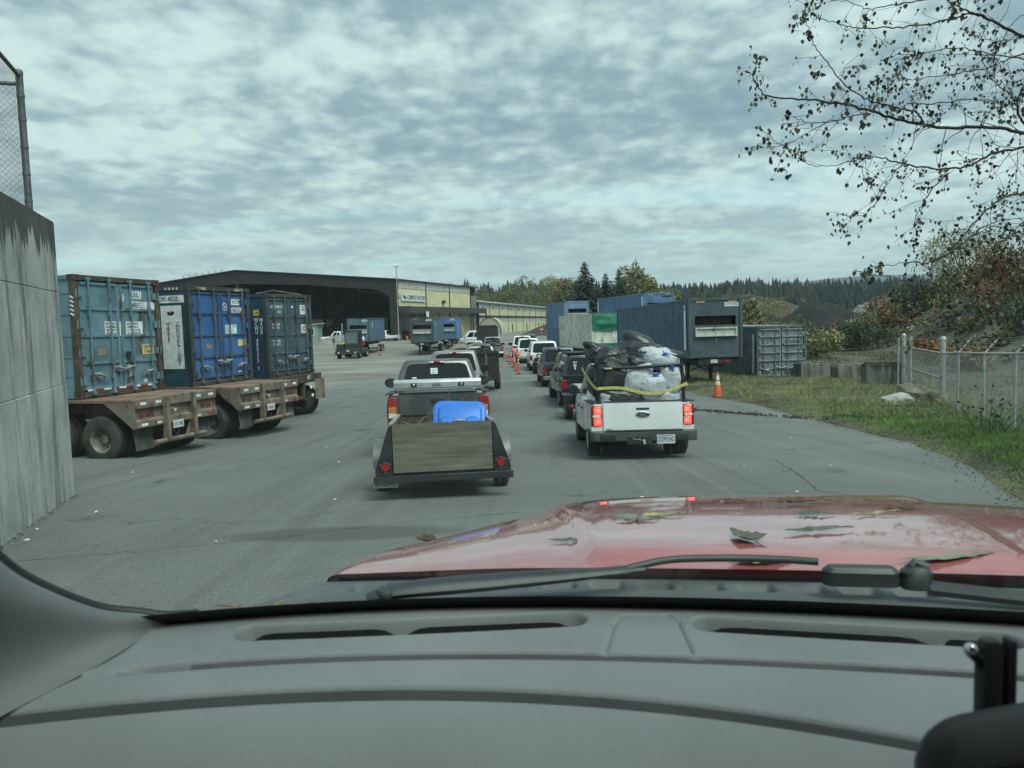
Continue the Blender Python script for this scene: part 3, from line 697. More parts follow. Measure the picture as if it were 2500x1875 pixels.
def container(name, label, cat, loc, yaw, body, frame, front='doors', side='corr', L=12.19, H=2.59, W=2.44, door=None, rodm=None, pitch=0, roll=0, group=None, ribm=None, nrib=3, ribd=.028):
    t = thing(name, label, cat, loc, (pitch, roll, yaw), group)
    hw = W/2; door = door or body; rodm = rodm or frame; ribm = ribm or door
    pm = None
    for x in (-hw+.06, hw-.06):
        for y in (.07, L-.07):
            if pm is None: pm = MB().box(0, 0, H/2, .12, .14, H-.24).build('corner_post', frame, t, bevel=.012); pm.location = (x, y, 0)
            else: inst(pm, t, (x, y, 0))
    cm = None
    for x in (-hw+.085, hw-.085):
        for y in (.08, L-.08):
            for z in (.06, H-.06):
                if cm is None:
                    mb = MB(); mb.box(0,0,0,.18,.18,.125); mb.m = 1
                    for s_ in (-1, 1): mb.box(.0, s_*.0905, 0, .05, .004, .07); mb.box(s_*.0905, 0, 0, .004, .05, .07)
                    cm = mb.build('corner_casting', [frame, black_plastic], t); cm.location = (x, y, z)
                else: inst(cm, t, (x, y, z))
    for s_ in (-1, 1):
        MB().bx(s_*hw-(.06 if s_ > 0 else 0), s_*hw+(.06 if s_ < 0 else 0), .17, L-.17, H-.10, H-.015).build('top_rail', body, t)
        MB().bx(s_*hw-(.07 if s_ > 0 else 0), s_*hw+(.07 if s_ < 0 else 0), .17, L-.17, .0, .16).build('bottom_rail', body, t)
    mb = MB()
    MB().bx(-hw+.18, hw-.18, .02, .12, H-.115, H).build('door_header', frame, t, bevel=.01)
    MB().bx(-hw+.18, hw-.18, .02, .12, 0, .125).build('door_sill', frame, t, bevel=.01)
    sides = []
    for s_ in (-1, 1):
        mb = MB()
        if side == 'corr': corr(mb, s_*(hw-.02), .13, L-.13, .16, H-.1, s_)
        elif side == 'ribs':
            corr(mb, s_*(hw-.03), .13, L-.13, .16, H-.1, s_, pitch=3, dep=.01)
            for z in (.45, .85, 1.3, 1.75, 2.2): mb.bx(s_*(hw-.03)-.012, s_*(hw-.03)+.012, .13, L-.13, z, z+.03)
        else:
            mb.bx(s_*(hw-.03)-.01, s_*(hw-.03)+.01, .13, L-.13, .16, H-.1)
            mb.bx(s_*(hw-.03)-.02, s_*(hw-.03)+.02, .55, 1.7, .40, .43)
        sides.append(mb.build('side_panel', body, t))
    MB().bx(-hw+.03, hw-.03, .1, L-.1, H-.03, H-.01).build('roof_panel', body, t)
    MB().bx(-hw+.03, hw-.03, .1, L-.1, .08, .12).build('floor', grime_steel, t)
    MB().bx(-hw+.12, hw-.12, L-.08, L-.03, .1, H-.1).build('end_wall', body, t)
    doors = []
    if front == 'doors':
        z0, z1 = .15, H-.135; dw = hw-.14
        ribz = [z0+(z1-z0)*q/(nrib+1) for q in range(1, nrib+1)]
        for s_ in (-1, 1):
            xa, xb = (.012, dw) if s_ > 0 else (-dw, -.012)
            d = MB().bx(xa, xb, .05, .10, z0, z1).build('door', door, t, bevel=.008); doors.append(d)
            for z in ribz+[z0+.04, z1-.04]:
                MB().bx(xa+.03, xb-.03, .05-ribd, .05, z-.03, z+.03).build('door_rib', ribm, d, bevel=.006)
            xi = .03*s_; MB().bx(min(xi, xi+.06*s_), max(xi, xi+.06*s_), .024, .05, z0+.02, z1-.02).build('door_stile', ribm, d)
            for fx in (.28, .80):
                x = s_*(dw*fx)
                mb = MB(); mb.cyl((x, -.02, .07), (x, -.02, H-.06), .019, n=10)
                for z in (.10, z0+.28, .75, 1.78, 1.9, H-.10):
                    mb.box(x, -.005, z, .075, .05, .10)
                mb.box(x, -.01, .085, .10, .07, .05); mb.box(x, -.01, H-.075, .10, .07, .05)
                mb.build('locking_rod', rodm, d, smooth=40)
                hz = .62 if fx < .5 else .50
                mb = MB(); mb.tube([(x, -.035, hz), (x-s_*.10, -.055, hz-.01), (x-s_*.30, -.05, hz-.05)], [.022,.018,.014], 6); mb.box(x-s_*.16, -.01, hz-.03, .11, .06, .12); mb.box(x-s_*.30, -.03, hz-.06, .05, .05, .07)
                mb.build('handle', steel_gal, d, smooth=40)
            for z in (.35, .95, 1.55, 2.2):
                x = s_*(hw-.11); mb = MB(); mb.box(x, .02, z, .20, .035, .15); mb.cyl((x+s_*.06, .0, z-.09), (x+s_*.06, .0, z+.09), .018, n=8)
                mb.build('hinge', ribm, d, smooth=40)
    elif front == 'slot':
        # closed blue end with a wide charging slot and a white trough hung below it
        za, zb_ = 1.42, 1.82
        MB().bx(-hw+.12, hw-.12, .05, .09, zb_, H-.115).build('front_panel', door, t)
        MB().bx(-hw+.12, hw-.12, .05, .09, .125, za).build('front_panel', door, t)
        for x0, x1 in ((-hw+.12, -.93), (.93, hw-.12)): MB().bx(x0, x1, .05, .09, za, zb_).build('front_panel', door, t)
        MB().bx(-.95, .95, .45, .5, za-.1, zb_+.1).build('ram_plate', pmat('brown ram plate', (.05,.035,.03), .8, var=.3), t)
        MB().bx(-.95, .95, .09, .5, za-.05, za-.01).build('slot_floor', grime_steel, t)
        mb = MB(); f = .07; x0, x1, y0, y1, z0, z1 = -.94, .96, -.06, .05, .92, 1.32
        mb.bx(x0, x1, y0, y1, z1-f, z1); mb.bx(x0, x1, y0-.02, y1, z0, z0+f*.6); mb.bx(x0, x0+f, y0, y1, z0+f*.6, z1-f); mb.bx(x1-f, x1, y0, y1, z0+f*.6, z1-f); mb.bx(x0+f, x1-f, -.0, .04, z0+f*.6, z1-f)
        mb.build('white_trough', pmat('chipped white paint', (.45,.46,.41), .7, var=.12, scale=5, rust_amt=.3), t, bevel=.008)
        mb = MB(); mb.tube([(.0, .02, .86), (.0, -.03, .82), (.0, -.03, .66)], .018, 6); mb.build('pull_handle', steel_gal, t)
        for s_ in (-1, 1):
            for k in range(4):
                x = s_*.72+(k-1.5)*.10
                mb = MB(); mb.prism([(x, H-.19), (x+.05, H-.19), (x+.09, H-.12), (x+.04, H-.12)], 'y', .012, .02); mb.build('hazard_stripe', decal_yellow, t)
        doors = [t]
    elif front == 'plain':
        MB().bx(-hw+.12, hw-.12, .05, .09, .125, H-.115).build('front_panel', door, t)
    return t, sides, doors
def plate(parent, x0, x1, z0, z1, y=.0475, mat=None, name='label_plate'):
    return MB().bx(x0, x1, y-.004, y, z0, z1).build(name, mat or decal_white, parent)
FX, FZ = (1,0,0), (0,0,1)
def label(parent, s, x, z, h, w=None, y=.0475, mat=None, back=None, sx=.8, pad=.025, line=1.):
    n = max(len(k) for k in s.split('\n')); rows = s.count('\n')+1
    w = w or n*h*.78*sx+2*pad
    tot = (rows-1)*h/.7*line+h
    if back is not False: plate(parent, x, x+w, z-tot/2-pad, z+tot/2+pad, y, back)
    text(s, h, mat or ink_black, parent, (x+pad, y-.0055, z), FX, FZ, sx=sx, line=line)
C1B = cpaint('pale teal container paint', (.115,.205,.25), .45, 1.8)
C2D = cpaint('bright blue container paint', (.035,.12,.31), .30, 2.0); C2B = cpaint('dull navy container paint', (.028,.068,.105), .25, 1.5)
C3D = cpaint('slate container paint', (.055,.10,.125), .35, 2.4); C3B = cpaint('deep blue container paint', (.015,.05,.10), .2, 1.5)
DKF = cpaint('dark grimy frame', (.042,.048,.05), .4, 2.5)
def z_on(x, y, yaw): return gz(y)
c1, s1, d1 = container('shipping_container', 'pale teal container marked LRIU 480521 on rusty chassis beside the wall', 'shipping container', (-8.66, 17.19, .50), R(73.2), C1B, rust_steel, side='ribs', rodm=C1B, group='containers parked on chassis along the left', roll=R(.6))
dl, dr = d1
label(dr, 'LRIU', .37, 2.22, .12, w=.32, sx=.72); label(dr, '480521 0', .37, 1.98, .13, w=.72, sx=.72)
label(dl, 'MAX.     40370 KG\nGROSS  90800 LB\nTARE      6071 KG\nWEIGHT 11184 LB', -.42, 1.46, .05, w=.50, sx=.6, back=decal_white)
label(dr, 'MAX.     30300 KG\nCARGO  79340 LB\nCU            67.0 CU.M\nCAP          2348 CU.FT', .18, 1.46, .05, w=.50, sx=.6)
label(dr, 'CAUTION\n 9\' HIGH', .64, .98, .075, w=.36, back=decal_yellow, sx=.7)
plate(dl, -.66, -.42, .88, 1.04, mat=pmat('faded tan label', (.21,.17,.12), .8)); plate(dr, .21, .31, .38, .50); plate(dr, .62, .74, .22, .30)
for i in range(9): plate(c1, -1.0+i*.215, -.80+i*.215, .135, .175, y=.018, mat=red_tape if i % 2 else decal_white, name='reflector_tape')
mb = MB(); mb.tube([(.17,.0,.86),(.16,-.03,.80),(.19,-.03,.66),(.28,-.02,.64),(.29,-.02,.80)], .016, 6); mb.box(.16,-.01,.88,.10,.04,.14); mb.build('padlock_bar', ink_black, dr)
for k in range(5): MB().box(-1.223, .07, 2.12-.09*k, .004, .10, .035, Matrix.Rotation(R(25), 3, 'X')).build('hazard_stripe', decal_white, c1)
mb = MB(); mb.prism([(.10+.10*math.cos(R(60*k)), 2.14+.10*math.sin(R(60*k))) for k in range(6)], 'y', .043, .0475); mb.build('hexagon_decal', pmat('pale blue decal', (.36,.46,.5), .6), dr)
c2, s2, d2 = container('shipping_container', 'bright blue container with white hauler banner on its navy side', 'shipping container', (-7.82, 20.97, .43), R(71.5), C2B, DKF, side='flat', door=C2D, rodm=grime_steel, group='containers parked on chassis along the left', ribm=cpaint('worn blue rib', (.035,.075,.16), .5, 2.8))
dl, dr = d2
label(dr, 'WCWU', .48, 2.20, .11, w=.34, sx=.72); label(dr, '482020', .48, 1.97, .11, w=.46, sx=.72)
plate(dr, .18, .66, 1.28, 1.58, mat=pmat('pale blue notice', (.5,.62,.66), .6, var=.2, scale=9)); plate(dr, .68, 1.0, .98, 1.16, mat=decal_yellow); plate(dl, -.62, -.40, .94, 1.10, mat=pmat('faded tan label', (.21,.17,.12))); plate(dr, .62, .78, .25, .29)
mb = MB(); mb.lathe([(.085,.0),(.105,.0),(.105,.004),(.085,.004)], 'y', (.2,.043,2.07), 20, close=True); mb.box(.2,.045,2.07,.10,.004,.03,Matrix.Rotation(R(40),3,'Y')); mb.build('round_mark', decal_white, dr)
for s_ in (-1, 1):
    for k in range(4):
        x = s_*.75+(k-1.5)*.09; mb = MB(); mb.prism([(x, 2.50),(x+.04, 2.50),(x+.08, 2.565),(x+.04, 2.565)], 'y', .012, .019); mb.build('hazard_stripe', decal_yellow, c2)
# its left side: banner with the hauler's name reading downwards
def side_label(c, y0, y1, z0, z1, mat=None, x=-1.2035): return MB().bx(x-.004, x, y0, y1, z0, z1).build('label_plate', mat or decal_white, c)
# on the left side local y grows away from the doors, to the viewer's left, so the reading direction is -y
sp = s2[0]
side_label(sp, .26, .92, .46, 2.10)
for k, ch in enumerate('CONNECTIONS'): text(ch, .105, ink_black, sp, (-1.209, .42, 1.62-k*.102), (0,-1,0), (0,0,1), align='CENTER', shear=.25)
for k, ch in enumerate('WASTE'): text(ch, .105, ink_black, sp, (-1.209, .72, 1.62-k*.102), (0,-1,0), (0,0,1), align='CENTER', shear=.25)
mb = MB()
for a in (0, 45, -45):   # three-lobed leaf diamond
    M_ = Matrix.Rotation(R(a), 4, 'X'); mb.M = Matrix.Translation((-1.209, .60, 1.84)) @ M_; mb.prism([(-.045,0),(0,.02),(.02,.08),(0,.15),(-.02,.08)] if a == 0 else [(-.02,.02),(.02,.02),(.05,.10),(0,.16),(-.04,.10)], 'x', 0, .003)
mb.M = None; mb.build('emblem', ink_black, sp)
side_label(sp, .16, 1.10, 2.17, 2.36); text('WCWU 482020', .125, ink_black, sp, (-1.209, 1.07, 2.265), (0,-1,0), (0,0,1), sx=.60)
for k in range(4): MB().box(-1.222, .35+.12*k, 2.53, .004, .05, .07, Matrix.Rotation(R(-35), 3, 'X')).build('hazard_stripe', decal_yellow, sp)
c3, s3, d3 = container('shipping_container', 'dark slate container with white vertical code on deep blue side, farthest of the left row', 'shipping container', (-7.06, 24.86, .36), R(71.6), C3B, DKF, side='flat', door=C3D, rodm=grime_steel, group='containers parked on chassis along the left')
dl, dr = d3
text('WCWU 480172 7', .10, ink_white, dl, (-.98, .042, 2.18), FX, FZ, sx=.62); text('4416', .09, ink_white, dl, (-.62, .042, 2.02), FX, FZ, sx=.7)
text('MAX G  32500\nTARE     4000', .075, ink_white, dl, (-.92, .042, 1.58), FX, FZ, sx=.6); text('PAYLD  28500\nCU CAP  67.5', .075, ink_white, dl, (-.92, .042, 1.06), FX, FZ, sx=.6)
plate(dr, .62, .98, 1.95, 2.26); text('LIFT\nHERE', .06, ink_black, dr, (.70, .042, 2.15), FX, FZ, sx=.8); plate(dr, .64, .98, 1.35, 1.62, mat=decal_white); MB().lathe([(.05,0),(.09,0),(.09,.004),(.05,.004)], 'y', (.81,.04,1.49), 14, close=True).build('red_ring', red_tape, dr); plate(dr, .70, .80, .40, .52)
plate(dr, .12, .24, 2.16, 2.22)
for k, ch in enumerate('WCWU 480172 7'): text(ch, .115, ink_white, s3[0], (-1.203, .42, 1.78-k*.125), (0,-1,0), (0,0,1), align='CENTER', sx=.9)
for k, ch in enumerate('M4UB'): text(ch, .115, ink_white, s3[0], (-1.203, .24, 1.78-k*.125), (0,-1,0), (0,0,1), align='CENTER', sx=.9)
y_ = side_label(s3[0], .30, .50, 1.92, 2.10, mat=pmat('yellow marker', (.6,.42,.06), .6)); text('CM', .06, ink_black, y_, (-1.209, .46, 2.01), (0,-1,0), (0,0,1))
mb = MB(); mb.tube([(-.9, .6, 2.60), (-.2, .5, 2.72), (.6, .4, 2.66), (1.15, .3, 2.60)], .03, 6); mb.build('tarp_bow', grime_steel, c3)
# wheel parts -------------------------------------------------------------------
WHEELS = {}
def wheel_proto(r, w, rim, style):
    key = (round(r,3), round(w,3), style, rim.name)
    if key in WHEELS: return WHEELS[key]
    mb = MB(); rr = r*rim_frac(style); h = w/2
    prof = [(rr, -h*.8), (rr+.01, -h*.92), (r*.86, -h), (r*.96, -h*.86), (r, -h*.62), (r, -h*.1), (r-.012, -h*.08), (r-.012, h*.08), (r, h*.1), (r, h*.62), (r*.96, h*.86), (r*.86, h), (rr+.01, h*.92), (rr, h*.8)]
    mb.lathe(prof, 'x', n=28, close=True)
    for k in range(28 if r > .3 else 0):     # tread blocks
        a = 2*PI*k/28; M_ = Matrix.Rotation(a, 4, 'X'); mb.M = M_; mb.box(-h*.36, 0, r, h*.42, r*.12, .012); mb.box(h*.36, r*.1, r, h*.42, r*.12, .012); mb.M = None
    t = mb.build('tyre', rubber, smooth=40)
    mb = MB()
    if style == 'truck':      # deep dish with hub and hand holes
        mb.lathe([(rr*1.02, -h*.85), (rr*.97, -h*.80), (rr*.93, h*.0), (rr*.86, h*.35), (rr*.40, h*.40), (rr*.36, h*.15), (rr*.30, -h*.1), (.0, -h*.12)], 'x', n=28, cap=False)
        mb.m = 1
        for k in range(10):
            a = 2*PI*k/10; mb.M = Matrix.Rotation(a, 4, 'X'); mb.cyl((h*.33, 0, rr*.62), (h*.36, 0, rr*.62), rr*.09, n=8); mb.M = None
        mb.m = 0
        for k in range(8):
            a = 2*PI*k/8; mb.M = Matrix.Rotation(a, 4, 'X'); mb.cyl((h*.15, 0, rr*.36), (h*.02, 0, rr*.36), rr*.035, n=6); mb.M = None
    elif style == 'dark':
        mb.lathe([(rr*1.02, -h*.85), (rr*.95, -h*.7), (rr*.9, -h*.2), (rr*.5, -h*.35), (.0, -h*.4)], 'x', n=20, cap=False); mb.m = 1; mb.cyl((-h*.36,0,0), (-h*.5,0,0), rr*.2, n=10)
    else:
        mb.lathe([(rr*1.02, -h*.86), (rr*.95, -h*.75), (rr*.90, -h*.35), (rr*.78, -h*.45), (rr*.3, -h*.62), (.0, -h*.62)], 'x', n=24, cap=False); mb.m = 1
        for k in range(6):
            a = 2*PI*k/6; mb.M = Matrix.Rotation(a, 4, 'X'); mb.prism([(-rr*.18, rr*.42), (rr*.18, rr*.42), (rr*.26, rr*.80), (-rr*.26, rr*.80)], 'x', -h*.62, -h*.40); mb.M = None
    q = mb.build('rim', [rim, black_plastic], smooth=40)
    WHEELS[key] = (t, q); t['_proto'] = 1; return WHEELS[key]
def rim_frac(style): return {'truck': .56, 'dark': .6}.get(style, .66)
used_proto = set()
def wheel(parent, x, y, z, r, w, rim=None, style='car', flip=False):
    rim = rim or rim_steel
    t, q = wheel_proto(r, w, rim, style)
    root = bpy.data.objects.new('wheel', None); COL.objects.link(root); root.parent = parent; root.location = (x, y, z); root.empty_display_size = .1
    if flip: root.rotation_euler[2] = PI
    for p in (t, q):
        if p.name in used_proto: inst(p, root, (0,0,0))
        else: used_proto.add(p.name); p.parent = root
        if '_proto' in p: del p['_proto']
    return root
rust_deck = pmat('rusty deck steel', (.20,.125,.095), .85, .1, var=.25, scale=1.5, rust=(.07,.05,.04), rust_amt=.4, dust=((.20,.15,.11), .5))
rust_beam = pmat('dirty red brown beam', (.185,.14,.11), .8, .1, var=.22, scale=3, rust=(.06,.04,.03), rust_amt=.5, dust=((.19,.17,.14), .7))
mudflap_m = pmat('dusty mud flap', (.06,.062,.058), .9, var=.2, dust=((.14,.135,.12), .6))
def chassis(label, loc, yaw, zdeck, over, plate_txt, variant=0, roll=0):
    # local frame: container door plane at y=0, deck end at y=-over, ground at -zdeck
    t = thing('trailer_chassis', label, 'trailer', loc, (0, roll, yaw), 'container chassis trailers on the left')
    g0 = -zdeck; hw = 1.24
    beam = rust_beam if variant == 0 else pmat('blackened chassis steel', (.06,.052,.047), .8, .1, var=.25, rust_amt=.45)
    mb = MB(); mb.bx(-hw, hw, -over, 12.6, -.09, -.012); mb.build('deck', rust_deck if variant == 0 else beam, t, bevel=.01)
    for x in (-.5, .5): MB().bx(x-.08, x+.08, -over+.25, 12.6, -.50, -.09).build('frame_rail', beam, t)
    for y in (1.0, 3.2, 5.6, 8, 10.4): MB().bx(-hw, hw, y, y+.12, -.28, -.09).build('cross_member', beam, t)
    if variant == 0:
        zb = -.60
        mb = MB(); mb.bx(-hw, hw, -over-.05, -over, -.20, .0); mb.build('bumper_rail', beam, t, bevel=.012)
        mb = MB(); mb.bx(-hw+.02, hw-.02, -over+.03, -over+.08, -.46, -.20); mb.build('bumper_web', beam, t)
        mb = MB(); mb.prism([(-over-.05,-.46), (-over+.08,-.40), (-over+.08,-.62), (-over-.05,-.60)], 'x', -hw, hw); mb.build('bumper_rail', beam, t, bevel=.01)
        for s_ in (-1, 1):
            mb = MB(); mb.prism([(-over-.0,-.09), (-over+.75,-.09), (-over+.05,-.62), (-over,-.62)], 'x', s_*hw-.012, s_*hw+.012); mb.build('gusset', beam, t)
            MB().bx(s_*.42-.045, s_*.42+.045, -over-.14, -over+.02, -.95, .015).build('buffer_post', beam, t, bevel=.012)
            for dx in (.12, .32): MB().bx(s_*.72+dx*s_-.07, s_*.72+dx*s_+.07, -over+.012, -over+.03, -.38, -.30).build('tail_lamp', pmat('dusty red lamp', (.15,.03,.03), .5, var=.2), t, bevel=.01)
            for dx in (.62, 1.05): MB().bx(s_*dx-.08, s_*dx+.08, -over-.056, -over-.05, -.13, -.07).build('reflector', decal_white, t)
            MB().bx(s_*.62-.06, s_*.62+.06, -over-.056, -over-.051, -.56, -.52).build('reflector', decal_white, t); MB().bx(s_*1.03-.10, s_*1.03+.08, -over-.056, -over-.051, -.565, -.51).build('reflector', decal_white if s_ < 0 else red_tape, t)
            mb = MB(); mb.grid(lambda u, v, s_=s_: (s_*(.62+.56*u), -over+.12+.03*math.sin(v*3+u*2), -.62-.46*v), 6, 6); mb.build('mud_flap', mudflap_m, t)
            mb = MB(); mb.prism([(s_*.42-.05,-.62),(s_*.42+.05,-.62),(s_*.30+.05,-.9),(s_*.30-.05,-.9)], 'y', -over, -over+.03); mb.build('bracket', beam, t)
        mb = MB(); mb.tube([(-.78,-over-.06,-.95), (.78,-over-.06,-.95)], .055, 10); mb.build('under_bar', beam, t, smooth=40)
        mb = MB(); mb.tube([(-.30,-over-.03,-.55),(-.28,-over-.09,-.74),(-.12,-over-.06,-.9),(.0,-over-.02,-.76)], .014, 5); mb.build('hose', rubber, t)
        mb = MB(); mb.tube([(-.2,-over-.02,-.30),(-.2,-over-.12,-.31),(-.26,-over-.13,-.35)], .03, 6); mb.build('coupling', steel_gal, t)
        pl = MB().bx(-.24, .08, -over-.075, -over-.07, -.72, -.55).build('licence_plate', plate_white, t, bevel=.003)
        text(plate_txt, .075, pmat('plate ink', (.02,.05,.08)), pl, (-.08, -over-.077, -.645), FX, FZ, align='CENTER', sx=.7)
        ys = (.25, 1.5)
    else:
        MB().bx(-hw, hw, -over-.04, -over+.05, -.28, .0).build('bumper_rail', beam, t, bevel=.012)
        for x in (-.9,-.3, .3, .9): MB().bx(x-.03, x+.03, -over-.08, -over, -.30, -.02).build('stiffener', beam, t)
        text('007', .12, decal_white, t, (.35, -over-.043, -.12), FX, FZ, sx=.9)
        for x in (-.35, .25): MB().bx(x-.05, x+.05, -over+.0, -over+.12, -.75, -.28).build('hanger', beam, t)
        MB().bx(-.4, .3, -over+.02, -over+.1, -.8, -.7).build('cross_bar', beam, t)
        for x, z in ((.62,-.45), (.70,-.72)): MB().lathe([(.055,0),(.06,.02),(.0,.03)], 'y', (x,-over-.03,z), 12).build('marker_lamp', decal_white, t)
        mb = MB(); mb.grid(lambda u, v: (.80+.55*u, -over-.06-.08*math.sin(u*3), -.18-.68*v), 8, 6); mb.build('mud_flap', rust_beam, t)
        mb = MB(); mb.grid(lambda u, v: (-1.25+.5*u, -over+.1, -.3-.6*v), 4, 4); mb.build('mud_flap', mudflap_m, t)
        ys = (.9, 2.2)
    r = .49
    truck_rim = pmat('dirty truck rim', (.23,.205,.17), .6, .3, var=.3, scale=5, dust=((.10,.08,.055), .7))
    for y in ys:
        yy = y-.7 if variant == 0 else y-.55
        for s_ in (-1, 1):
            for k, xo in enumerate((1.10, .80)):
                wheel(t, s_*xo, yy, g0+r-.005, r, .27, truck_rim, 'truck', flip=(s_ > 0) != (k == 1))
        mb = MB(); mb.cyl((-1.1, yy, g0+r), (1.1, yy, g0+r), .07, n=10); mb.build('axle', beam, t)
        for x in (-.45, .45): MB().bx(x-.06, x+.06, yy-.5, yy+.5, g0+r+.03, g0+r+.12).build('leaf_spring', beam, t)
    for x in (-.75, .75): MB().bx(x-.08, x+.08, 9.4, 9.56, g0+.02, -.09).build('landing_leg', beam, t)
    return t
def cdeck(c): return c.location
for (c, lab, over, txt_, var_) in ((c1, 'rusty container chassis with white reflectors nearest the wall', 1.38, 'C5139BJ', 0), (c2, 'rusty container chassis with red and white tape, middle of the left row', 1.42, '3601AJ', 0), (c3, 'dark container chassis with curved mud flap, farthest of the left row', .22, '', 1)):
    p = c.location; yw = c.rotation_euler[2]
    gnd = gz(p.y-.3)
    chassis(lab, (p.x, p.y, p.z-.0), yw, p.z-gnd+.02, over, txt_, var_)
# ------------------------------------------------------------------ containers on the right and in the yard
R1B = cpaint('steel blue container paint', (.075,.135,.19), .18, 1.5, .3); R1F = cpaint('front blue grey paint', (.05,.072,.085), .2, 1.2, .3)
B_L = cpaint('light blue container paint', (.13,.215,.33), .15, 1.5, .2); B_L2 = cpaint('sky blue container paint', (.085,.17,.31), .15, 1.5, .2)
R2B = cpaint('peeling blue grey paint', (.17,.215,.235), .5, 4.5, .6)
def legs(label, loc, yaw, ztop, group, L=12.2, axle=10.6, pl=None):
    t = thing('trailer_chassis', label, 'trailer', loc, (0, 0, yaw), group); g0 = -ztop
    bm = dark_steel
    for x in (-.42, .42): MB().bx(x-.07, x+.07, .15, L, -.42, -.02).build('frame_rail', bm, t)
    MB().bx(-.75, .75, .1, .26, -.30, -.02).build('cross_member', bm, t); MB().bx(-1.2, 1.2, .3, .4, -.14, -.02).build('cross_member', bm, t)
    MB().bx(-1.2, 1.2, L-.6, L-.4, -.14, -.02).build('cross_member', bm, t)
    for x in (-.55, .55):
        MB().bx(x-.07, x+.07, 2.0, 2.14, g0+.06, -.1).build('landing_leg', bm, t); MB().bx(x-.14, x+.14, 1.93, 2.21, g0, g0+.05).build('foot', bm, t)
        mb = MB(); mb.tube([(x, 2.07, g0+.5), (x, 3.1, -.35)], .03, 6); mb.build('leg_brace', bm, t)
    mb = MB(); mb.tube([(-.55, 2.07, g0+.5), (.55, 2.07, -.3)], .025, 6); mb.tube([(.55, 2.07, g0+.5), (-.55, 2.07, -.3)], .025, 6); mb.build('cross_brace', bm, t)
    for y in (axle, axle+1.3) if axle else ():
        for s_ in (-1, 1):
            for k, xo in enumerate((1.08, .80)): wheel(t, s_*xo, y, g0+.48, .48, .26, rim_steel, 'truck', flip=(s_ > 0) != (k == 1))
        MB().cyl((-1.1, y, g0+.48), (1.1, y, g0+.48), .06, n=8).build('axle', bm, t)
    if pl:
        p = MB().bx(-.22, .10, .085, .095, -.24, -.08).build('licence_plate', plate_white, t)
        MB().bx(.16, .3, .085, .095, -.20, -.12).build('reflector', red_tape, t); MB().bx(.4, .62, .085, .095, -.20, -.12).build('reflector', red_tape, t)
    return t
def slotbox(label, loc, yaw, zg, code, group, mats, pitch=0, bp=None, legs_on=True, axle=10.4, chl=None):
    c, sd_, dd = container('shipping_container', label, 'shipping container', loc, yaw, mats[0], mats[1], front='slot', door=mats[2], group=group, pitch=pitch)
    label_ = MB().bx(.42, 1.08, .042, .046, 2.22, 2.40).build('label_plate', decal_white, c); text(code, .11, ink_black, label_, (.75, .0405, 2.31), FX, FZ, align='CENTER', sx=.62)
    MB().bx(-1.226, -1.222, .35, .62, .35, 2.1).build('banner', decal_white, c); MB().bx(-1.226, -1.222, .40, .60, 2.15, 2.32).build('banner', decal_white, c)
    MB().bx(1.222, 1.226, 2.2, 2.5, 1.5, 2.2).build('banner', decal_white, c)
    if legs_on: legs(chl, loc, yaw, loc[2]-zg, 'chassis under the blue charging containers', axle=axle, pl=1)
    return c
GB = 'blue containers with a charging slot and white trough'
r1 = slotbox('blue container marked WCWU 482023 with white trough on legs', (8.95, 33.6, .08), R(6.8), gz(34), 'WCWU 482023', GB, (R1B, R1F, R1F), pitch=R(-.9), chl='chassis on landing legs under the blue container behind the traffic cone')
r2, s_, d_ = container('shipping_container', 'weathered blue grey container standing on the grass with peeling doors', 'shipping container', (13.0, 37.0, gz(37)-.03), R(3.2), R2B, cpaint('peeling frame paint', (.07,.085,.085), .6, 5, .6), rodm=R2B, nrib=5, ribd=.06, ribm=cpaint('peeling rib paint', (.24,.28,.29), .45, 5, .6))
for k, ch in enumerate('WCWU 480160'): text(ch, .10, ink_white, d_[1], (.12+k*.065, .0355, 1.92), FX, FZ, align='CENTER', sx=.7)
MB().bx(-1.226, -1.222, .3, .6, .3, 2.2).build('banner', decal_white, r2)
# white container with green tarpaulin
WB = cpaint('off white container paint', (.56,.56,.48), .2, 1.5, .35)
wc, s_, d_ = container('shipping_container', 'off-white corrugated container with green tarpaulin over its end', 'shipping container', (7.04, 55.7, -.24), R(7.4), WB, WB, front='plain', door=WB, pitch=R(-.3))
tarp_m = pmat('green tarpaulin', (.015,.15,.09), .45, var=.12, scale=1.2)
def tf(u, v):
    x = -1.2+2.4*u; z = 2.58-1.15*v; q = math.sin(u*PI)*math.sin(min(1, v*1.1)*PI)
    return (x, -.03-.10*q+.05*noise.noise(Vector((u*5, v*4, 1)))-.03*abs(math.sin((u-.5)*9*v)), z-.12*math.sin(u*PI)*v)
MB().grid(tf, 30, 16).build('tarpaulin', tarp_m, wc, smooth=80)
MB().bx(-1.22, 1.22, -.04, .2, 2.56, 2.62).build('tarp_roller', dark_steel, wc, bevel=.02)
MB().bx(-1.1, 1.1, .03, .05, .13, .42).build('green_band', tarp_m, wc)
q = MB().bx(.38, .82, .03, .05, .72, 1.36).build('notice_board', decal_white, wc); text('NO\nDUMPING', .09, ink_black, q, (.60, .027, 1.18), FX, FZ, align='CENTER', sx=.6); MB().lathe([(.08,0),(.10,0),(.10,.004),(.08,.004)], 'y', (.6,.024,.90), 16, close=True).build('round_mark', ink_black, q)
MB().bx(.92, 1.12, .02, .05, .92, 1.24).build('vent_hatch', black_plastic, wc, bevel=.02)
legs('low trailer under the off-white container', (7.04, 55.7, -.24), R(7.4), -.24-gz(56), 'chassis under the blue charging containers', axle=10.2)
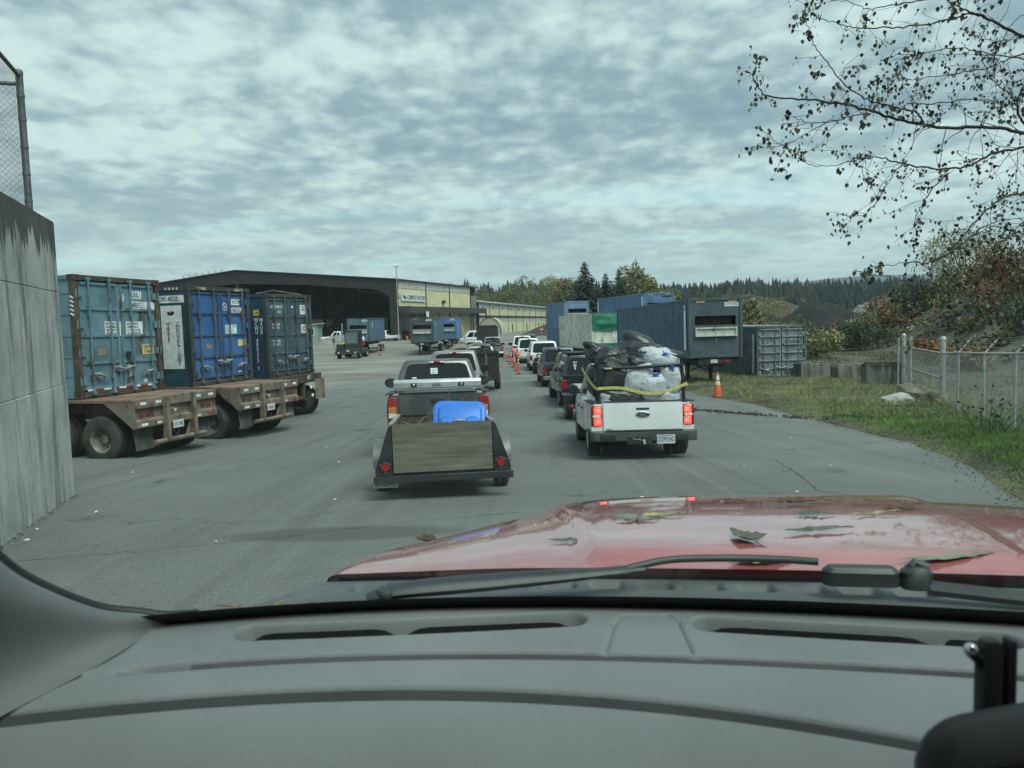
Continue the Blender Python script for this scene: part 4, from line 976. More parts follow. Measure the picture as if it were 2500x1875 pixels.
# stacked blue containers
for (nm, x, y, yaw, m_, labs) in (('a', 6.8, 78.0, 6.7, B_L, ('light blue container with dark slot, top of the left stack', 'light blue container at the bottom of the left stack')), ('b', 11.5, 59.6, 10.7, B_L2, ('light blue container on top of the stack behind the steel blue one', 'light blue container under the stack behind the steel blue one'))):
    for lv in (1, 0):
        c, sd_, dd = container('shipping_container', labs[1-lv], 'shipping container', (x, y, gz(y)+2.59*lv), R(yaw), m_, m_, front='slot' if lv else 'plain', group='stacked light blue containers')
        MB().bx(-1.232, -1.226, .15, .5, .3, 2.3).build('banner', decal_white, c); MB().bx(-1.232, -1.226, 11.6, 11.9, .3, 2.3).build('banner', decal_white, c)
        if lv and nm == 'b': MB().bx(.3, 1.0, .04, .046, 2.25, 2.38).build('label_plate', ink_black, c)
# yard containers
slotbox('blue container coupled behind the yard tractor', (-16.7, 84.6, .2), R(1.3), gz(84), 'WCWU 482021', GB, (R1B, R1F, R1B), chl='chassis coupled behind the yard tractor', axle=9.6)
slotbox('blue grey container on legs right of the yard tractor', (-9.25, 80.6, .04), R(-.1), gz(80), 'WCWU 482024', GB, (R1B, R1F, R1F), chl='chassis on landing legs right of the yard tractor')
slotbox('brighter blue container half hidden behind the blue grey one', (-7.75, 93.5, .1), R(.5), gz(93), 'WCWU 482026', GB, (B_L2, B_L2, B_L2), chl='chassis of the half hidden brighter blue container')
# ------------------------------------------------------------------ vehicles
pent = pmat('under paint black', (.02,.02,.02), .8)
def profile_ring(hw, zl, zs, y, tuck=.86):
    p = [(hw*tuck, zl), (hw*.985, zl+.14), (hw, zl+(zs-zl)*.45), (hw*.985, zs-.16), (hw*.955, zs-.04), (hw*.92, zs)]
    return [(x, y, z) for x, z in p]+[(-x, y, z) for x, z in reversed(p)]
def gh_ring(w, y0, y1, z, r=.12): return [(x, y, z) for x, y in rrect(w, y1-y0, min(r, w/2-.01), 4, 0, (y0+y1)/2)]
def greenhouse(t, name, mat, y0, y1, w0, w1, zb, zt, rs, fs, crown=.05, bevel=0):
    mb = MB()
    mb.loft([gh_ring(w0, y0, y1, zb), gh_ring(w1+.02, y0+rs*.93, y1-fs*.93, zt-.09), gh_ring(w1-.03, y0+rs+.01, y1-fs-.02, zt-.035), gh_ring(w1-.16, y0+rs+.08, y1-fs-.10, zt-.008), gh_ring(w1*.55, y0+rs+.3, y1-fs-.3, zt+.004)])
    return mb.build(name, mat, t, smooth=50)
def gface(side, u, t, y0, y1, w0, w1, zb, zt, rs, fs):
    # point on a greenhouse face; u across the face 0..1, t up the face 0..1
    zz = zb+(zt-.09-zb)*t; w = w0+(w1+.02-w0)*t; a = y0+rs*.93*t; b = y1-fs*.93*t
    if side == 'rear': return Vector((-w/2+w*u, a, zz))
    if side == 'front': return Vector((w/2-w*u, b, zz))
    if side == 'left': return Vector((-w/2, b+(a-b)*u, zz))
    return Vector((w/2, a+(b-a)*u, zz))
def gwin(t, name, side, u0, u1, t0, t1, G, mat=dark_glass, r=.14, lift=.001, th=.006):
    q = [gface(side, u0, t0, *G), gface(side, u1, t0, *G), gface(side, u1, t1, *G), gface(side, u0, t1, *G)]
    if side in ('rear', 'front'):       # a curved screen
        mb = MB(); A, B, C, D = q; n_ = (B-A).cross(D-A).normalized()
        uv = rrect(1, 1, r, 5, .5, .5)
        # fan grid: keep the rounded outline and bow it gently
        pts = [(A*(1-a)+B*a)*(1-b)+(D*(1-a)+C*a)*b for a, b in uv]
        base = [p+n_*lift for p in pts]; top = [p+n_*(lift+th) for p in pts]; k = len(pts)
        mb.add(base+top, [tuple(range(k, 2*k))]+[(i, (i+1) % k, (i+1) % k+k, i+k) for i in range(k)])
        return mb.build(name, mat, t)
    return MB().rquad(*q, r=r, th=th, lift=lift).build(name, mat, t)
def place(x, y, yaw, wb=3.4, ra=1.1):
    dy = math.cos(yaw); z0, z1 = gz(y+ra*dy), gz(y+(ra+wb)*dy)
    p = math.atan2(z1-z0, wb); return (x, y, z0-math.sin(p)*ra), (p, 0, yaw)
def pickup(name, label, cat, x, y, yaw, col, W=2.0, L=5.8, H=1.82, bed=1.95, belt=1.08, rail=1.05, sill=.42, cab=1.75, hood=1.05, ra=1.15, wb=3.6, r=.39, tw=.26, w1=1.45, rs=.22, fs=.75,
           canopy=None, suv=False, lights='tall', lit=False, bumper=None, group=None, rim=None, plate_txt='', taper=.95, mirror=1, tail=None, style='car', brake=True, handle=True, zoff=0, crew=True):
    loc, rot = place(x, y, yaw, wb, ra); loc = (loc[0], loc[1], loc[2]+zoff)
    t = thing(name, label, cat, loc, rot, group); hw = W/2; bumper = bumper or chrome; rim = rim or rim_steel
    # lower body
    rings = [profile_ring(hw*.955, sill+.05, rail-.02, .10), profile_ring(hw*.985, sill, rail, .22)]
    if suv: bed = .25
    rings += [profile_ring(hw, sill-.04, rail, ra), profile_ring(hw, sill-.08, rail, bed+.05), profile_ring(hw, sill-.10, belt, bed+.12), profile_ring(hw, sill-.10, belt, bed+cab*.9), profile_ring(hw*.985, sill-.08, hood+.02, bed+cab+.45), profile_ring(hw*.97, sill-.02, hood-.02, L-.55), profile_ring(hw*.93, sill+.04, hood-.09, L-.18), profile_ring(hw*.84, sill+.10, hood-.22, L-.04)]
    body = MB().loft(rings).build('body', col, t, smooth=40)
    cs = []
    for yy in (ra, ra+wb):
        for s_ in (-1, 1):
            c = MB(); c.cyl((s_*(hw-.34), yy, r), (s_*(hw+.2), yy, r), r+.075, n=30); cs.append(c)
            c = MB(); c.box(s_*(hw-.07), yy, r-.35, .54, (r+.06)*2-.02, .7); cs.append(c)
    if not suv:
        c = MB(); c.bx(-hw+.13, hw-.13, .16, bed+.02, sill+.28, rail+.3); cs.append(c)
    cut(body, cs)
    for yy in (ra, ra+wb):      # dark wheel housings
        for s_ in (-1, 1):
            mb = MB(); mb.cyl((s_*(hw-.36), yy, r), (s_*(hw-.33), yy, r), r+.07, n=20); mb.build('wheel_housing', pent, t)
    MB().bx(-hw*.8, hw*.8, .4, L-.5, sill-.14, sill+.02).build('underbody', pent, t)
    # cab
    yc0, yc1 = bed+.10, bed+.10+cab+fs*.55
    G = (yc0, yc1, W*.93, w1, belt-.03, H, rs, fs)
    if suv: G = (.22, bed+.10+cab+fs*.55, W*.93, w1, belt-.03, H, rs, fs)
    greenhouse(t, 'cab', col, *G)
    gwin(t, 'rear_window', 'rear', .08, .92, .10, .985, G)
    gwin(t, 'windscreen', 'front', .07, .93, .08, .92, G)
    for sd in ('left', 'right'):
        if suv: cuts = [(.06,.30),(.33,.55),(.58,.80)] if sd == 'right' else [(.20,.42),(.45,.67),(.70,.94)]
        elif crew: cuts = [(.09,.42),(.46,.80)] if sd == 'right' else [(.20,.54),(.58,.91)]
        else: cuts = [(.10,.30),(.33,.80)] if sd == 'right' else [(.20,.67),(.70,.90)]
        for a, b in cuts: gwin(t, 'side_window', sd, a, b, .12, .88, G, r=.1)
    # doors: thin raised skins with a handle each
    yd = [bed+.22, bed+.22+cab*.5, bed+.18+cab] if crew or suv else [bed+.5, bed+.2+cab]
    for s_ in (-1, 1):
        for a, b in zip(yd, yd[1:]):
            z0, z1 = sill+.05, belt-.10
            A = (s_*hw*.997, b-.012 if s_ < 0 else a+.012, z0); B = (s_*hw*.997, a+.012 if s_ < 0 else b-.012, z0)
            d = MB().rquad(A, B, (s_*hw*1.0, B[1], z1), (s_*hw*1.0, A[1], z1), r=.08, th=.008, lift=-.002).build('door', col, t)
            MB().bx(s_*(hw+.012)-.012, s_*(hw+.012)+.012, a+.06, a+.24, z1-.13, z1-.09).build('handle', black_plastic if handle else col, d, bevel=.006)
    # tailgate / rear
    tl = hw*.955
    if not suv:
        tm = tail or col
        g_ = MB().bx(-tl+.21, tl-.21, .075, .115, sill+.13, rail+.005).build('tailgate', tm, t, bevel=.012)
        MB().bx(-tl+.21, tl-.21, .06, .13, rail+.006, rail+.03).build('tailgate_cap', black_plastic, t, bevel=.006)
        MB().bx(-.13, .13, .055, .076, rail-.17, rail-.09).build('latch', black_plastic, g_, bevel=.01)
        MB().bx(-hw+.13, hw-.13, .16, bed, sill+.27, sill+.29).build('bed_floor', black_plastic, t)
        for s_ in (-1, 1): MB().bx(s_*(hw-.075)-.07, s_*(hw-.075)+.07, .16, bed-.02, rail-.002, rail+.018).build('bed_rail_cap', black_plastic, t, bevel=.006)
    else:
        g_ = MB().bx(-tl+.15, tl-.15, .075, .115, sill+.10, rail-.05).build('tailgate', tail or col, t, bevel=.02)
    lm = lit_red if lit else red_lens
    for s_ in (-1, 1):
        xa, xb = s_*(tl-.175), s_*(tl-.005); x0, x1 = min(xa, xb), max(xa, xb)
        z0, z1 = (rail-.50, rail-.06) if lights == 'tall' else (rail-.42, rail-.12)
        b = MB().bx(x0, x1, .07, .14, z0, z1).build('tail_light', red_lens, t, bevel=.015)
        if lights == 'tall':
            MB().bx(x0+.012, x1-.012, .062, .08, z0+.15, z0+.26).build('amber_section', amber_lens, b, bevel=.005); MB().bx(x0+.012, x1-.012, .062, .08, z0+.06, z0+.145).build('clear_section', white_lens, b, bevel=.005)
        if lit: MB().bx(x0+.02, x1-.02, .058, .08, z1-.2, z1-.03).build('brake_lamp', lit_red, b, bevel=.01)
    # bumper
    mb = MB(); mb.prism(rrect(W*.95, .20, .06, 3, 0, .06), 'z', sill-.06, sill+.11); mb.build('rear_bumper', bumper, t, bevel=.02)
    pl = MB().bx(-.155, .155, -.052, -.046, sill-.04, sill+.10).build('licence_plate', plate_white, t)
    if plate_txt: text(plate_txt, .075, pmat('plate ink', (.02,.05,.08)), pl, (0, -.054, sill+.02), FX, FZ, align='CENTER', sx=.62)
    if brake and not suv:
        q = gface('rear', .5, 1.0, *G); b = MB().box(0, q.y-.015, q.z+.02, .34, .05, .05).build('brake_light', red_lens, t, bevel=.012)
        for s_ in (-1, 1): MB().box(s_*.12, q.y-.038, q.z+.02, .10, .03, .04).build('cargo_lamp', white_lens, b, bevel=.008)
    # front
    MB().bx(-hw*.62, hw*.62, L-.10, L+.0, sill+.22, hood-.16).build('grille', black_plastic, t, bevel=.02)
    for s_ in (-1, 1): MB().bx(s_*hw*.72-.14, s_*hw*.72+.14, L-.20, L-.04, hood-.36, hood-.18).build('headlight', white_lens, t, bevel=.02)
    mb = MB(); mb.prism(rrect(W*.93, .30, .09, 3, 0, L-.06), 'z', sill-.06, sill+.17); mb.build('front_bumper', bumper, t, bevel=.02)
    if mirror:
        for s_ in (-1, 1):
            yy = yc1-fs*.55; mb = MB()
            mb.loft([[(s_*(hw*.93+.15+.13*mirror*math.cos(a)), yy+dy_, belt+.11+.105*mirror*math.sin(a)*(1 if abs(math.sin(a)) > .01 else 1)) for a in [k*PI/8 for k in range(16)]] for dy_, in ((-.03,),(.06,))]); 
            m_ = mb.build('mirror', black_plastic, t, bevel=.02)
            mb = MB(); mb.lathe([(.0,0),(.09*mirror,0)], 'y', (s_*(hw*.93+.15), yy-.034, belt+.11), 16); mb.build('mirror_glass', pmat('mirror glass', (.10,.115,.115), .15, .6), m_)
            MB().tube([(s_*hw*.9, yy+.04, belt+.02), (s_*(hw*.93+.15), yy+.02, belt+.08)], .025, 6).build('mirror_arm', black_plastic, t)
    for yy in (ra, ra+wb):
        for s_ in (-1, 1): wheel(t, s_*(hw-tw/2-.015), yy, r, r, tw, rim, style, flip=s_ > 0)
        MB().cyl((-hw+.2, yy, r), (hw-.2, yy, r), .05, n=8).build('axle', pent, t)
    if canopy:
        Cg = (.10, bed+.07, W*.92, w1*.98, rail+.01, H-.02, .16, .03)
        greenhouse(t, 'canopy', canopy, *Cg); gwin(t, 'canopy_window', 'rear', .07, .93, .05, .93, Cg)
        for sd in ('left', 'right'): gwin(t, 'canopy_window', sd, .08, .92, .18, .85, Cg, r=.1)
    t['_g'] = 0; del t['_g']
    return t, body, g_, G
QL, QR = 'vehicles queuing in the left lane', 'vehicles queuing in the right lane'
grey_p = paint('dark grey car paint', (.058,.064,.066), .3)
# the dark grey pickup in front
PY, PYAW = 14.25, R(5.6)
sil, body, tg, G = pickup('pickup_truck', 'dark grey pickup with silver toolbox towing the plywood trailer', 'pickup truck', -1.38, PY, PYAW, grey_p, W=1.98, L=5.6, H=1.90, bed=1.98, cab=1.5, rail=1.24, belt=1.28, hood=1.2, sill=.5, rs=.20, fs=.7, w1=1.44, mirror=1.1, group=QL, crew=False, bumper=pmat('dull bumper', (.12,.125,.125), .5, .3, var=.1))
rw = [c for c in kids(sil) if c.name.startswith('rear_window')][0]
q = gface('rear', .46, .70, *G); dd = MB().box(q.x, q.y-.012, q.z, .15, .004, .13, Matrix.Rotation(R(-14), 3, 'X')).build('window_sticker', decal_white, rw, bevel=.001)
for dx, dz, w_ in ((-.03,.015,.05),(.035,.02,.04),(0,-.035,.10)): MB().box(q.x+dx, q.y-.016+dz*.2, q.z+dz, w_, .003, .018, Matrix.Rotation(R(-14), 3, 'X')).build('sticker_print', pmat('grey print', (.25,.26,.26)), dd)
q = gface('rear', .155, .22, *G); MB().lathe([(.0,0),(.045,0),(.045,.003)], 'y', (q.x, q.y-.012, q.z), 18).build('window_sticker', decal_white, rw); MB().lathe([(.012,0),(.024,0)], 'y', (q.x, q.y-.0135, q.z), 14).build('sticker_print', ink_black, rw)
# silver toolbox across its bed
tb = thing('toolbox', 'silver diamond-plate toolbox lying across the dark grey pickup bed', 'toolbox', sil.location+Matrix.Rotation(PYAW, 3, 'Z') @ Vector((0, 1.45, .23)), sil.rotation_euler)
def diamond():
    m = pmat('diamond plate', (.42,.44,.44), .45, .7, var=.08); nt = m.node_tree; N = nt.nodes; L = nt.links
    tc = N.new('ShaderNodeTexCoord'); mp = N.new('ShaderNodeMapping'); mp.inputs['Rotation'].default_value = (R(45), R(45), R(45)); L.new(tc.outputs['Object'], mp.inputs[0])
    ck = N.new('ShaderNodeTexChecker'); ck.inputs['Scale'].default_value = 46; L.new(mp.outputs[0], ck.inputs[0])
    bp = N.new('ShaderNodeBump'); bp.inputs['Strength'].default_value = .8; bp.inputs['Distance'].default_value = .006; L.new(ck.outputs['Fac'], bp.inputs['Height']); L.new(bp.outputs[0], N['Principled BSDF'].inputs['Normal'])
    return m
dp = diamond()
MB().bx(-.68, .68, -.18, .30, .48, .97).build('chest', dp, tb, bevel=.01)
mb = MB(); mb.prism([(-.22,1.0),(-.22,1.12),(-.17,1.18),(.34,1.18),(.36,1.0)], 'x', -.885, .885); ld = mb.build('lid', dp, tb, bevel=.012)
for x in (-.48, .48):
    l_ = MB().box(x, -.228, 1.07, .12, .02, .075).build('latch', black_plastic, tb, bevel=.008); MB().box(x, -.242, 1.07, .05, .02, .04).build('paddle', chrome, l_, bevel=.006)
MB().box(-.02, -.225, 1.075, .17, .012, .05).build('name_badge', pmat('badge grey', (.16,.17,.18), .5), tb, bevel=.01)
MB().box(-.47, .0, 1.20, .10, .1, .05).build('lid_vent', alu, tb, bevel=.01)
MB().bx(-.875, .875, -.2, .32, .97, .999).build('flange', alu, tb)
# utility trailer -----------------------------------------------------------------
TY = R(6.0)
ply = pmat('weathered plywood', (.135,.125,.095), .8, var=.2, scale=3.2, stretch=(.5, 6, 5), bump=.35, bscale=60, streak=0, dust=((.075,.07,.055), .5))
ply2 = pmat('dark wet boards', (.06,.052,.042), .85, var=.3, scale=2.5, stretch=(6,.4,6))
blk_steel = pmat('black painted steel', (.016,.018,.02), .45, .2, var=.2, dust=((.05,.05,.048), .4))
tl_ = thing('utility_trailer', 'small black utility trailer with weathered plywood tailgate', 'trailer', (-.88, 9.5, gz(9.5)+.06), (math.atan2(gz(11)-gz(9), 2), R(-.3), TY))
MB().bx(-.62, .62, -.02, 0, .30, .90).build('tailgate', ply, tl_, bevel=.003)
MB().bx(-.63, .63, .0, .02, .885, .905).build('tailgate_edge', ply2, tl_)
for s_ in (-1, 1):
    mb = MB(); mb.prism([(s_*.63,.27),(s_*.84,.27),(s_*.845,.33),(s_*.67,.87),(s_*.63,.90)], 'y', -.03, -.005); gs = mb.build('gusset_plate', blk_steel, tl_, bevel=.004)
    lt = MB().lathe([(.052,-.045),(.052,-.03)], 'y', (s_*.72,0,.385), 20).build('tail_light', red_lens, tl_, smooth=40); MB().lathe([(.052,-.05),(.064,-.045),(.066,-.03),(.052,-.03)], 'y', (s_*.72,0,.385), 20, close=True).build('bezel', black_plastic, lt, smooth=40)
    for a in (90, 210, 330): MB().box(s_*.72+.07*math.cos(R(a)), -.036, .385-.07*math.sin(R(a)), .012,.012,.012).build('screw', chrome, lt)
    MB().bx(s_*.635-.018, s_*.635+.018, .02, 2.42, .27, .88).build('side_board', ply2, tl_)
    MB().bx(s_*.635-.028, s_*.635+.028, .0, 2.46, .881, .915).build('side_cap', pmat('pale timber cap', (.22,.21,.18), .8, var=.2, stretch=(8,.5,8)), tl_, bevel=.004)
    for y in (.7, 1.4, 2.1): MB().bx(s_*.665-.015, s_*.665+.015, y, y+.05, .22, .88).build('stake', blk_steel, tl_)
    mb = MB(); pr = []
    for k in range(13):
        a = R(180-k*15); pr.append((1.0+.36*math.cos(a), .29+.37*math.sin(a)))
    for k in range(12, -1, -1):
        a = R(180-k*15); pr.append((1.0+.345*math.cos(a), .29+.355*math.sin(a)))
    mb.prism(pr, 'x', s_*.80-.12, s_*.80+.12); mb.build('fender', pmat('grey fender', (.13,.135,.135), .5, .3, var=.2), tl_, smooth=40)
    wheel(tl_, s_*.80, 1.0, .275, .33, .20, rim_steel, 'car', flip=s_ > 0)
MB().cyl((-.8,1,.285),(.8,1,.285),.03,n=8).build('axle', blk_steel, tl_)
MB().bx(-.87, .87, -.06, .06, .18, .268).build('rear_beam', blk_steel, tl_, bevel=.006)
MB().bx(-.65, .65, 2.42, 2.455, .27, .88).build('front_board', ply2, tl_); MB().bx(-.66, .66, 2.41, 2.465, .881, .905).build('front_cap', blk_steel, tl_)
MB().bx(-.62, .62, .02, 2.42, .25, .28).build('bed_floor', ply2, tl_)
for s_ in (-1, 1): mb = MB(); mb.tube([(s_*.6, 2.3, .24), (0, 3.95, .28)], .035, 6); mb.build('drawbar', blk_steel, tl_)
MB().tube([(0, 3.8, .28), (0, 4.15, .42)], .045, 8).build('coupler', blk_steel, tl_)
pl = MB().bx(-.885, -.575, .064, .070, .115, .24).build('licence_plate', plate_white, tl_, bevel=.002)
text('37932AC', .075, pmat('plate ink', (.02,.05,.08)), pl, (-.73, .0625, .165), FX, FZ, align='CENTER', sx=.66)
def tloc(x, y, z): return tl_.matrix_basis @ Vector((x, y, z))
# prunings in the trailer
rg = random.Random(5); mb = MB(); twm = pmat('bare prunings', (.13,.095,.065), .85, var=.3, scale=6)
for k in range(70):
    x, y = rg.uniform(-.55, .1), rg.uniform(.2, 2.2); z = .55+rg.uniform(0, .25); a = rg.uniform(0, 6.28); l = rg.uniform(.2, .65); up = rg.uniform(-.1, .35)
    p = Vector((x, y, z)); pts = [p]; d = Vector((math.cos(a), math.sin(a), up)).normalized()
    for i in range(4):
        d = (d+Vector((rg.gauss(0,.25), rg.gauss(0,.25), rg.gauss(0,.2)))).normalized(); p = p+d*l/4
        p.x = max(-.58, min(.55, p.x)); p.y = max(.05, min(2.38, p.y)); pts.append(p.copy())
    mb.tube(pts, [.010,.008,.006,.004,.002], 4)
for pth in ([(-.35,.9,.5),(-.25,.95,.72),(-.12,1.0,.95),(-.1,1.1,1.05)], [(-.45,.7,.5),(-.35,.6,.7),(-.2,.55,.82),(-.02,.5,.86)], [(-.1,.9,.5),(-.12,.8,.75),(-.16,.75,1.02)], [(.1,1.9,.6),(.12,1.9,1.0),(.16,1.95,1.28)], [(.02,1.8,.6),(.2,1.95,1.0),(.42,2.05,1.16)]):
    mb.tube(pth, [.012-.002*i for i in range(len(pth))], 5)
mb.M = None; o = mb.build('branch_pile', twm); o.location = tl_.location; o.rotation_euler = tl_.rotation_euler; tag(o, kind='stuff')
mb = MB()
def lf(u, v):
    return (-.6+.68*u, .05+2.3*v, .60+.16*noise.noise(Vector((u*4, v*6, 2)))+.10*noise.noise(Vector((u*15, v*22, 2)))+.06*math.sin(u*PI))
mb.grid(lf, 40, 60); o = mb.build('leaf_litter', pmat('brown leaf litter', (.05,.038,.024), .95, var=.5, scale=30, bump=1, bscale=60), smooth=60); o.location = tl_.location; o.rotation_euler = tl_.rotation_euler; tag(o, kind='stuff')
# blue roll cart lying in the trailer with its lid towards us
blue = pmat('blue bin plastic', (.028,.155,.56), .38, var=.07, scale=3, spec=.5)
bn = thing('wheelie_bin', 'bright blue wheelie bin lying on its back in the trailer', 'wheelie bin', tloc(.25, .72, .83), (R(48), R(3), R(4)))
def rr3(w, d, r, z, cy=0): return [(x, y, z) for x, y in rrect(w, d, r, 5, 0, cy)]
# local: z = out of the lid face (tilted towards the viewer and up), y = along the lid
MB().loft([rr3(.52,.50,.08,-.62), rr3(.62,.68,.09,-.06)]).build('bin_body', blue, bn, smooth=40)
MB().loft([rr3(.70,.76,.11,-.07), rr3(.72,.78,.12,-.05), rr3(.72,.78,.12,-.015), rr3(.68,.74,.11,.0), rr3(.62,.68,.10,.005)]).build('rim', blue, bn, smooth=35)
lid = MB().loft([rr3(.60,.66,.10,.0), rr3(.57,.62,.10,.055), rr3(.53,.57,.09,.07)]).build('lid', blue, bn, smooth=35)
cut(lid, [MB().box(0,.27,.07,.20,.12,.09), MB().box(0,-.12,.09,.26,.5,.08), MB().box(0,-.02,.06,.14,.09,.1)])
for s_ in (-1, 1):
    mb = MB(); mb.M = Matrix.Translation((s_*.17, -.12, .05)); mb.loft([rr3(.20,.40,.08,0), rr3(.18,.38,.08,.05), rr3(.12,.31,.06,.075)]); mb.M = None; mb.build('lid_lobe', blue, lid, smooth=35)
    MB().box(s_*.085, .0, .07, .045, .06, .05).build('hinge_lug', pmat('dark blue plastic', (.008,.03,.12), .5), lid, bevel=.008)
MB().tube([(-.10,.0,.085),(.10,.0,.085)], .014, 8).build('grip_bar', steel_gal, bn, smooth=40)
for s_ in (-1, 1): MB().lathe([(.10,-.03),(.11,-.02),(.11,.02),(.10,.03)], 'x', (s_*.22,.2,-.60), 18).build('wheel', rubber, bn, smooth=40)
# white compact pickup with the load ------------------------------------------------
MX, MY = 2.24, 13.1
mv, body, tg, G = pickup('pickup_truck', 'white compact pickup loaded with bags and lit red tail lights', 'pickup truck', MX, MY, R(-1.2), white_paint, W=1.84, L=5.05, H=1.72, bed=1.40, cab=1.95, rail=1.0, belt=1.06, sill=.40, hood=1.08, ra=.98, wb=3.07, r=.36, tw=.23, rs=.25, fs=.8, w1=1.40, lights='none', group=QR, bumper=pmat('grey bumper plastic', (.055,.06,.062), .6, var=.12), brake=False)
for c in kids(mv):
    if c.name.split('.')[0] in ('tail_light', 'licence_plate', 'rear_bumper'):
        for k in kids(c): bpy.data.objects.remove(k)
        bpy.data.objects.remove(c)
for c in kids(tg): bpy.data.objects.remove(c)
bpy.data.objects.remove(tg)
# tailgate with its recessed lower panel, latch, oval badge and pressed name
tg = MB().bx(-.675, .675, .06, .12, .50, 1.0).build('tailgate', white_paint, mv)
cut(tg, [MB().prism([(-.60,.595),(.60,.595),(.60,.63),(.50,.715),(-.50,.715),(-.60,.63)], 'y', .04, .088), MB().bx(-.14,.14,.03,.09,.855,.925)])
MB().bx(-.12, .12, .058, .085, .865, .915).build('latch', black_plastic, tg, bevel=.01)
MB().prism([(-.13*math.cos(a), .79+.052*math.sin(a)) for a in [k*PI/12 for k in range(24)]], 'y', .050, .06).build('badge_rim', chrome, tg, bevel=.004)
b_ = MB().prism([(-.112*math.cos(a), .79+.040*math.sin(a)) for a in [k*PI/12 for k in range(24)]], 'y', .047, .0505).build('badge', pmat('badge blue', (.025,.04,.06), .3), tg)
text('Ford', .036, chrome, b_, (0, .0462, .79), FX, FZ, align='CENTER', sx=1.1, shear=.4)
text('MAVERICK', .058, pmat('pressed white', (.60,.61,.62), .4), tg, (0, .0875, .655), FX, FZ, align='CENTER', sx=1.25, space=1.35, ext=.004)
MB().bx(-.63, -.53, .054, .06, .545, .557).build('trim_badge', chrome, tg)
for s_ in (-1, 1):
    x0, x1 = (.70, .885) if s_ > 0 else (-.885, -.70)
    lt = MB().bx(x0, x1, .075, .2, .60, .955).build('tail_light', pmat('dark red housing', (.10,.012,.014), .2), mv, bevel=.02)
    for z0, z1 in ((.80, .94), (.615, .745)):
        MB().bx(x0+.045 if s_ < 0 else x0+.015, x1-.015 if s_ < 0 else x1-.045, .062, .09, z0, z1).build('brake_lamp', lit_red, lt, bevel=.012)
        MB().bx(x0+.09 if s_ < 0 else x0+.03, x1-.03 if s_ < 0 else x1-.09, .055, .07, z0+.04, z1-.04).build('lamp_ring', pmat('lamp centre', (.45,.06,.06), .3, emit=(1,.16,.12), estr=.9), lt, bevel=.01)
    MB().bx(x0+.02, x1-.02, .062, .09, .752, .793).build('reverse_lamp', white_lens, lt, bevel=.008)
    MB().rquad((x0-.0, .10, .47), (x1, .10, .47), (x1, .10, .605), (x0, .10, .605), r=0, th=.01).build('corner_panel', white_paint, mv)
gb = pmat('grey bumper plastic')
bp_ = MB().prism([(-.90,.30),(-.92,-.0),(-.86,-.07),(.86,-.07),(.92,-.0),(.90,.30)], 'z', .34, .52).build('rear_bumper', gb, mv, bevel=.025)
MB().bx(-.66, .66, -.075, .06, .515, .535).build('bumper_step', black_plastic, bp_, bevel=.006)
for s_ in (-1, 1): MB().bx(s_*.62-.13, s_*.62+.13, -.085, -.06, .38, .47).build('bumper_insert', black_plastic, bp_, bevel=.01)
MB().bx(-.30, .13, -.078, -.04, .30, .42).build('hitch_recess', black_plastic, bp_)
MB().tube([(-.02,-.03,.36),(-.02,-.15,.36),(-.01,-.16,.30)], .025, 8).build('tow_hitch', chrome, mv)
MB().tube([(-.2,-.085,.40),(-.15,-.095,.37),(-.1,-.09,.385),(-.06,-.095,.36)], .008, 5).build('cable', steel_gal, mv)
pl = MB().bx(.21, .52, -.092, -.085, .295, .45).build('licence_plate', plate_white, mv, bevel=.004)
text('D29924G', .082, pmat('plate ink', (.02,.05,.08)), pl, (.365, -.0935, .365), FX, FZ, align='CENTER', sx=.62); text('WASHINGTON', .018, pmat('plate ink', (.02,.05,.08)), pl, (.33, -.0935, .434), FX, FZ, align='CENTER'); text('CAB', .022, pmat('plate ink', (.02,.05,.08)), pl, (.45, -.0935, .434), FX, FZ, align='CENTER')
def mloc(x, y, z): return mv.matrix_basis @ Vector((x, y, z))
rack_m = pmat('black rack pipe', (.015,.016,.017), .4, .3, var=.15)
rk = thing('cargo_rack', 'black pipe rack standing round the load on the white pickup', 'cargo rack', tuple(mv.location), mv.rotation_euler)
for x in (-.74, .74):
    mb = MB(); mb.tube([(x, .20, 1.0), (x*.99, .22, 1.35), (x*.97, .25, 1.78)], .032, 10); mb.build('post', rack_m, rk, smooth=40)
    mb = MB(); mb.tube([(x*.92, 1.3, 1.0), (x*.92, 1.3, 1.78)], .028, 8); mb.build('post', rack_m, rk, smooth=40)
    mb = MB(); mb.tube([(x*.97, .22, 1.72), (x*.98, .32, 1.80), (x*.98, .6, 1.81), (x*.93, 1.3, 1.79)], .026, 8); mb.build('side_rail', rack_m, rk, smooth=40)
    MB().box(x, .2, 1.0, .10, .14, .05).build('foot', rack_m, rk, bevel=.01)
mb = MB(); mb.tube([(-.735, .24, 1.60), (0, .225, 1.61), (.735, .24, 1.64)], .03, 10); mb.build('cross_bar', rack_m, rk, smooth=40)
mb = MB(); mb.tube([(-.69, 1.3, 1.78), (.69, 1.3, 1.78)], .026, 8); mb.build('cross_bar', rack_m, rk, smooth=40)
MB().box(-.56, .205, 1.60, .13, .012, .025).build('caution_label', decal_yellow, rk)
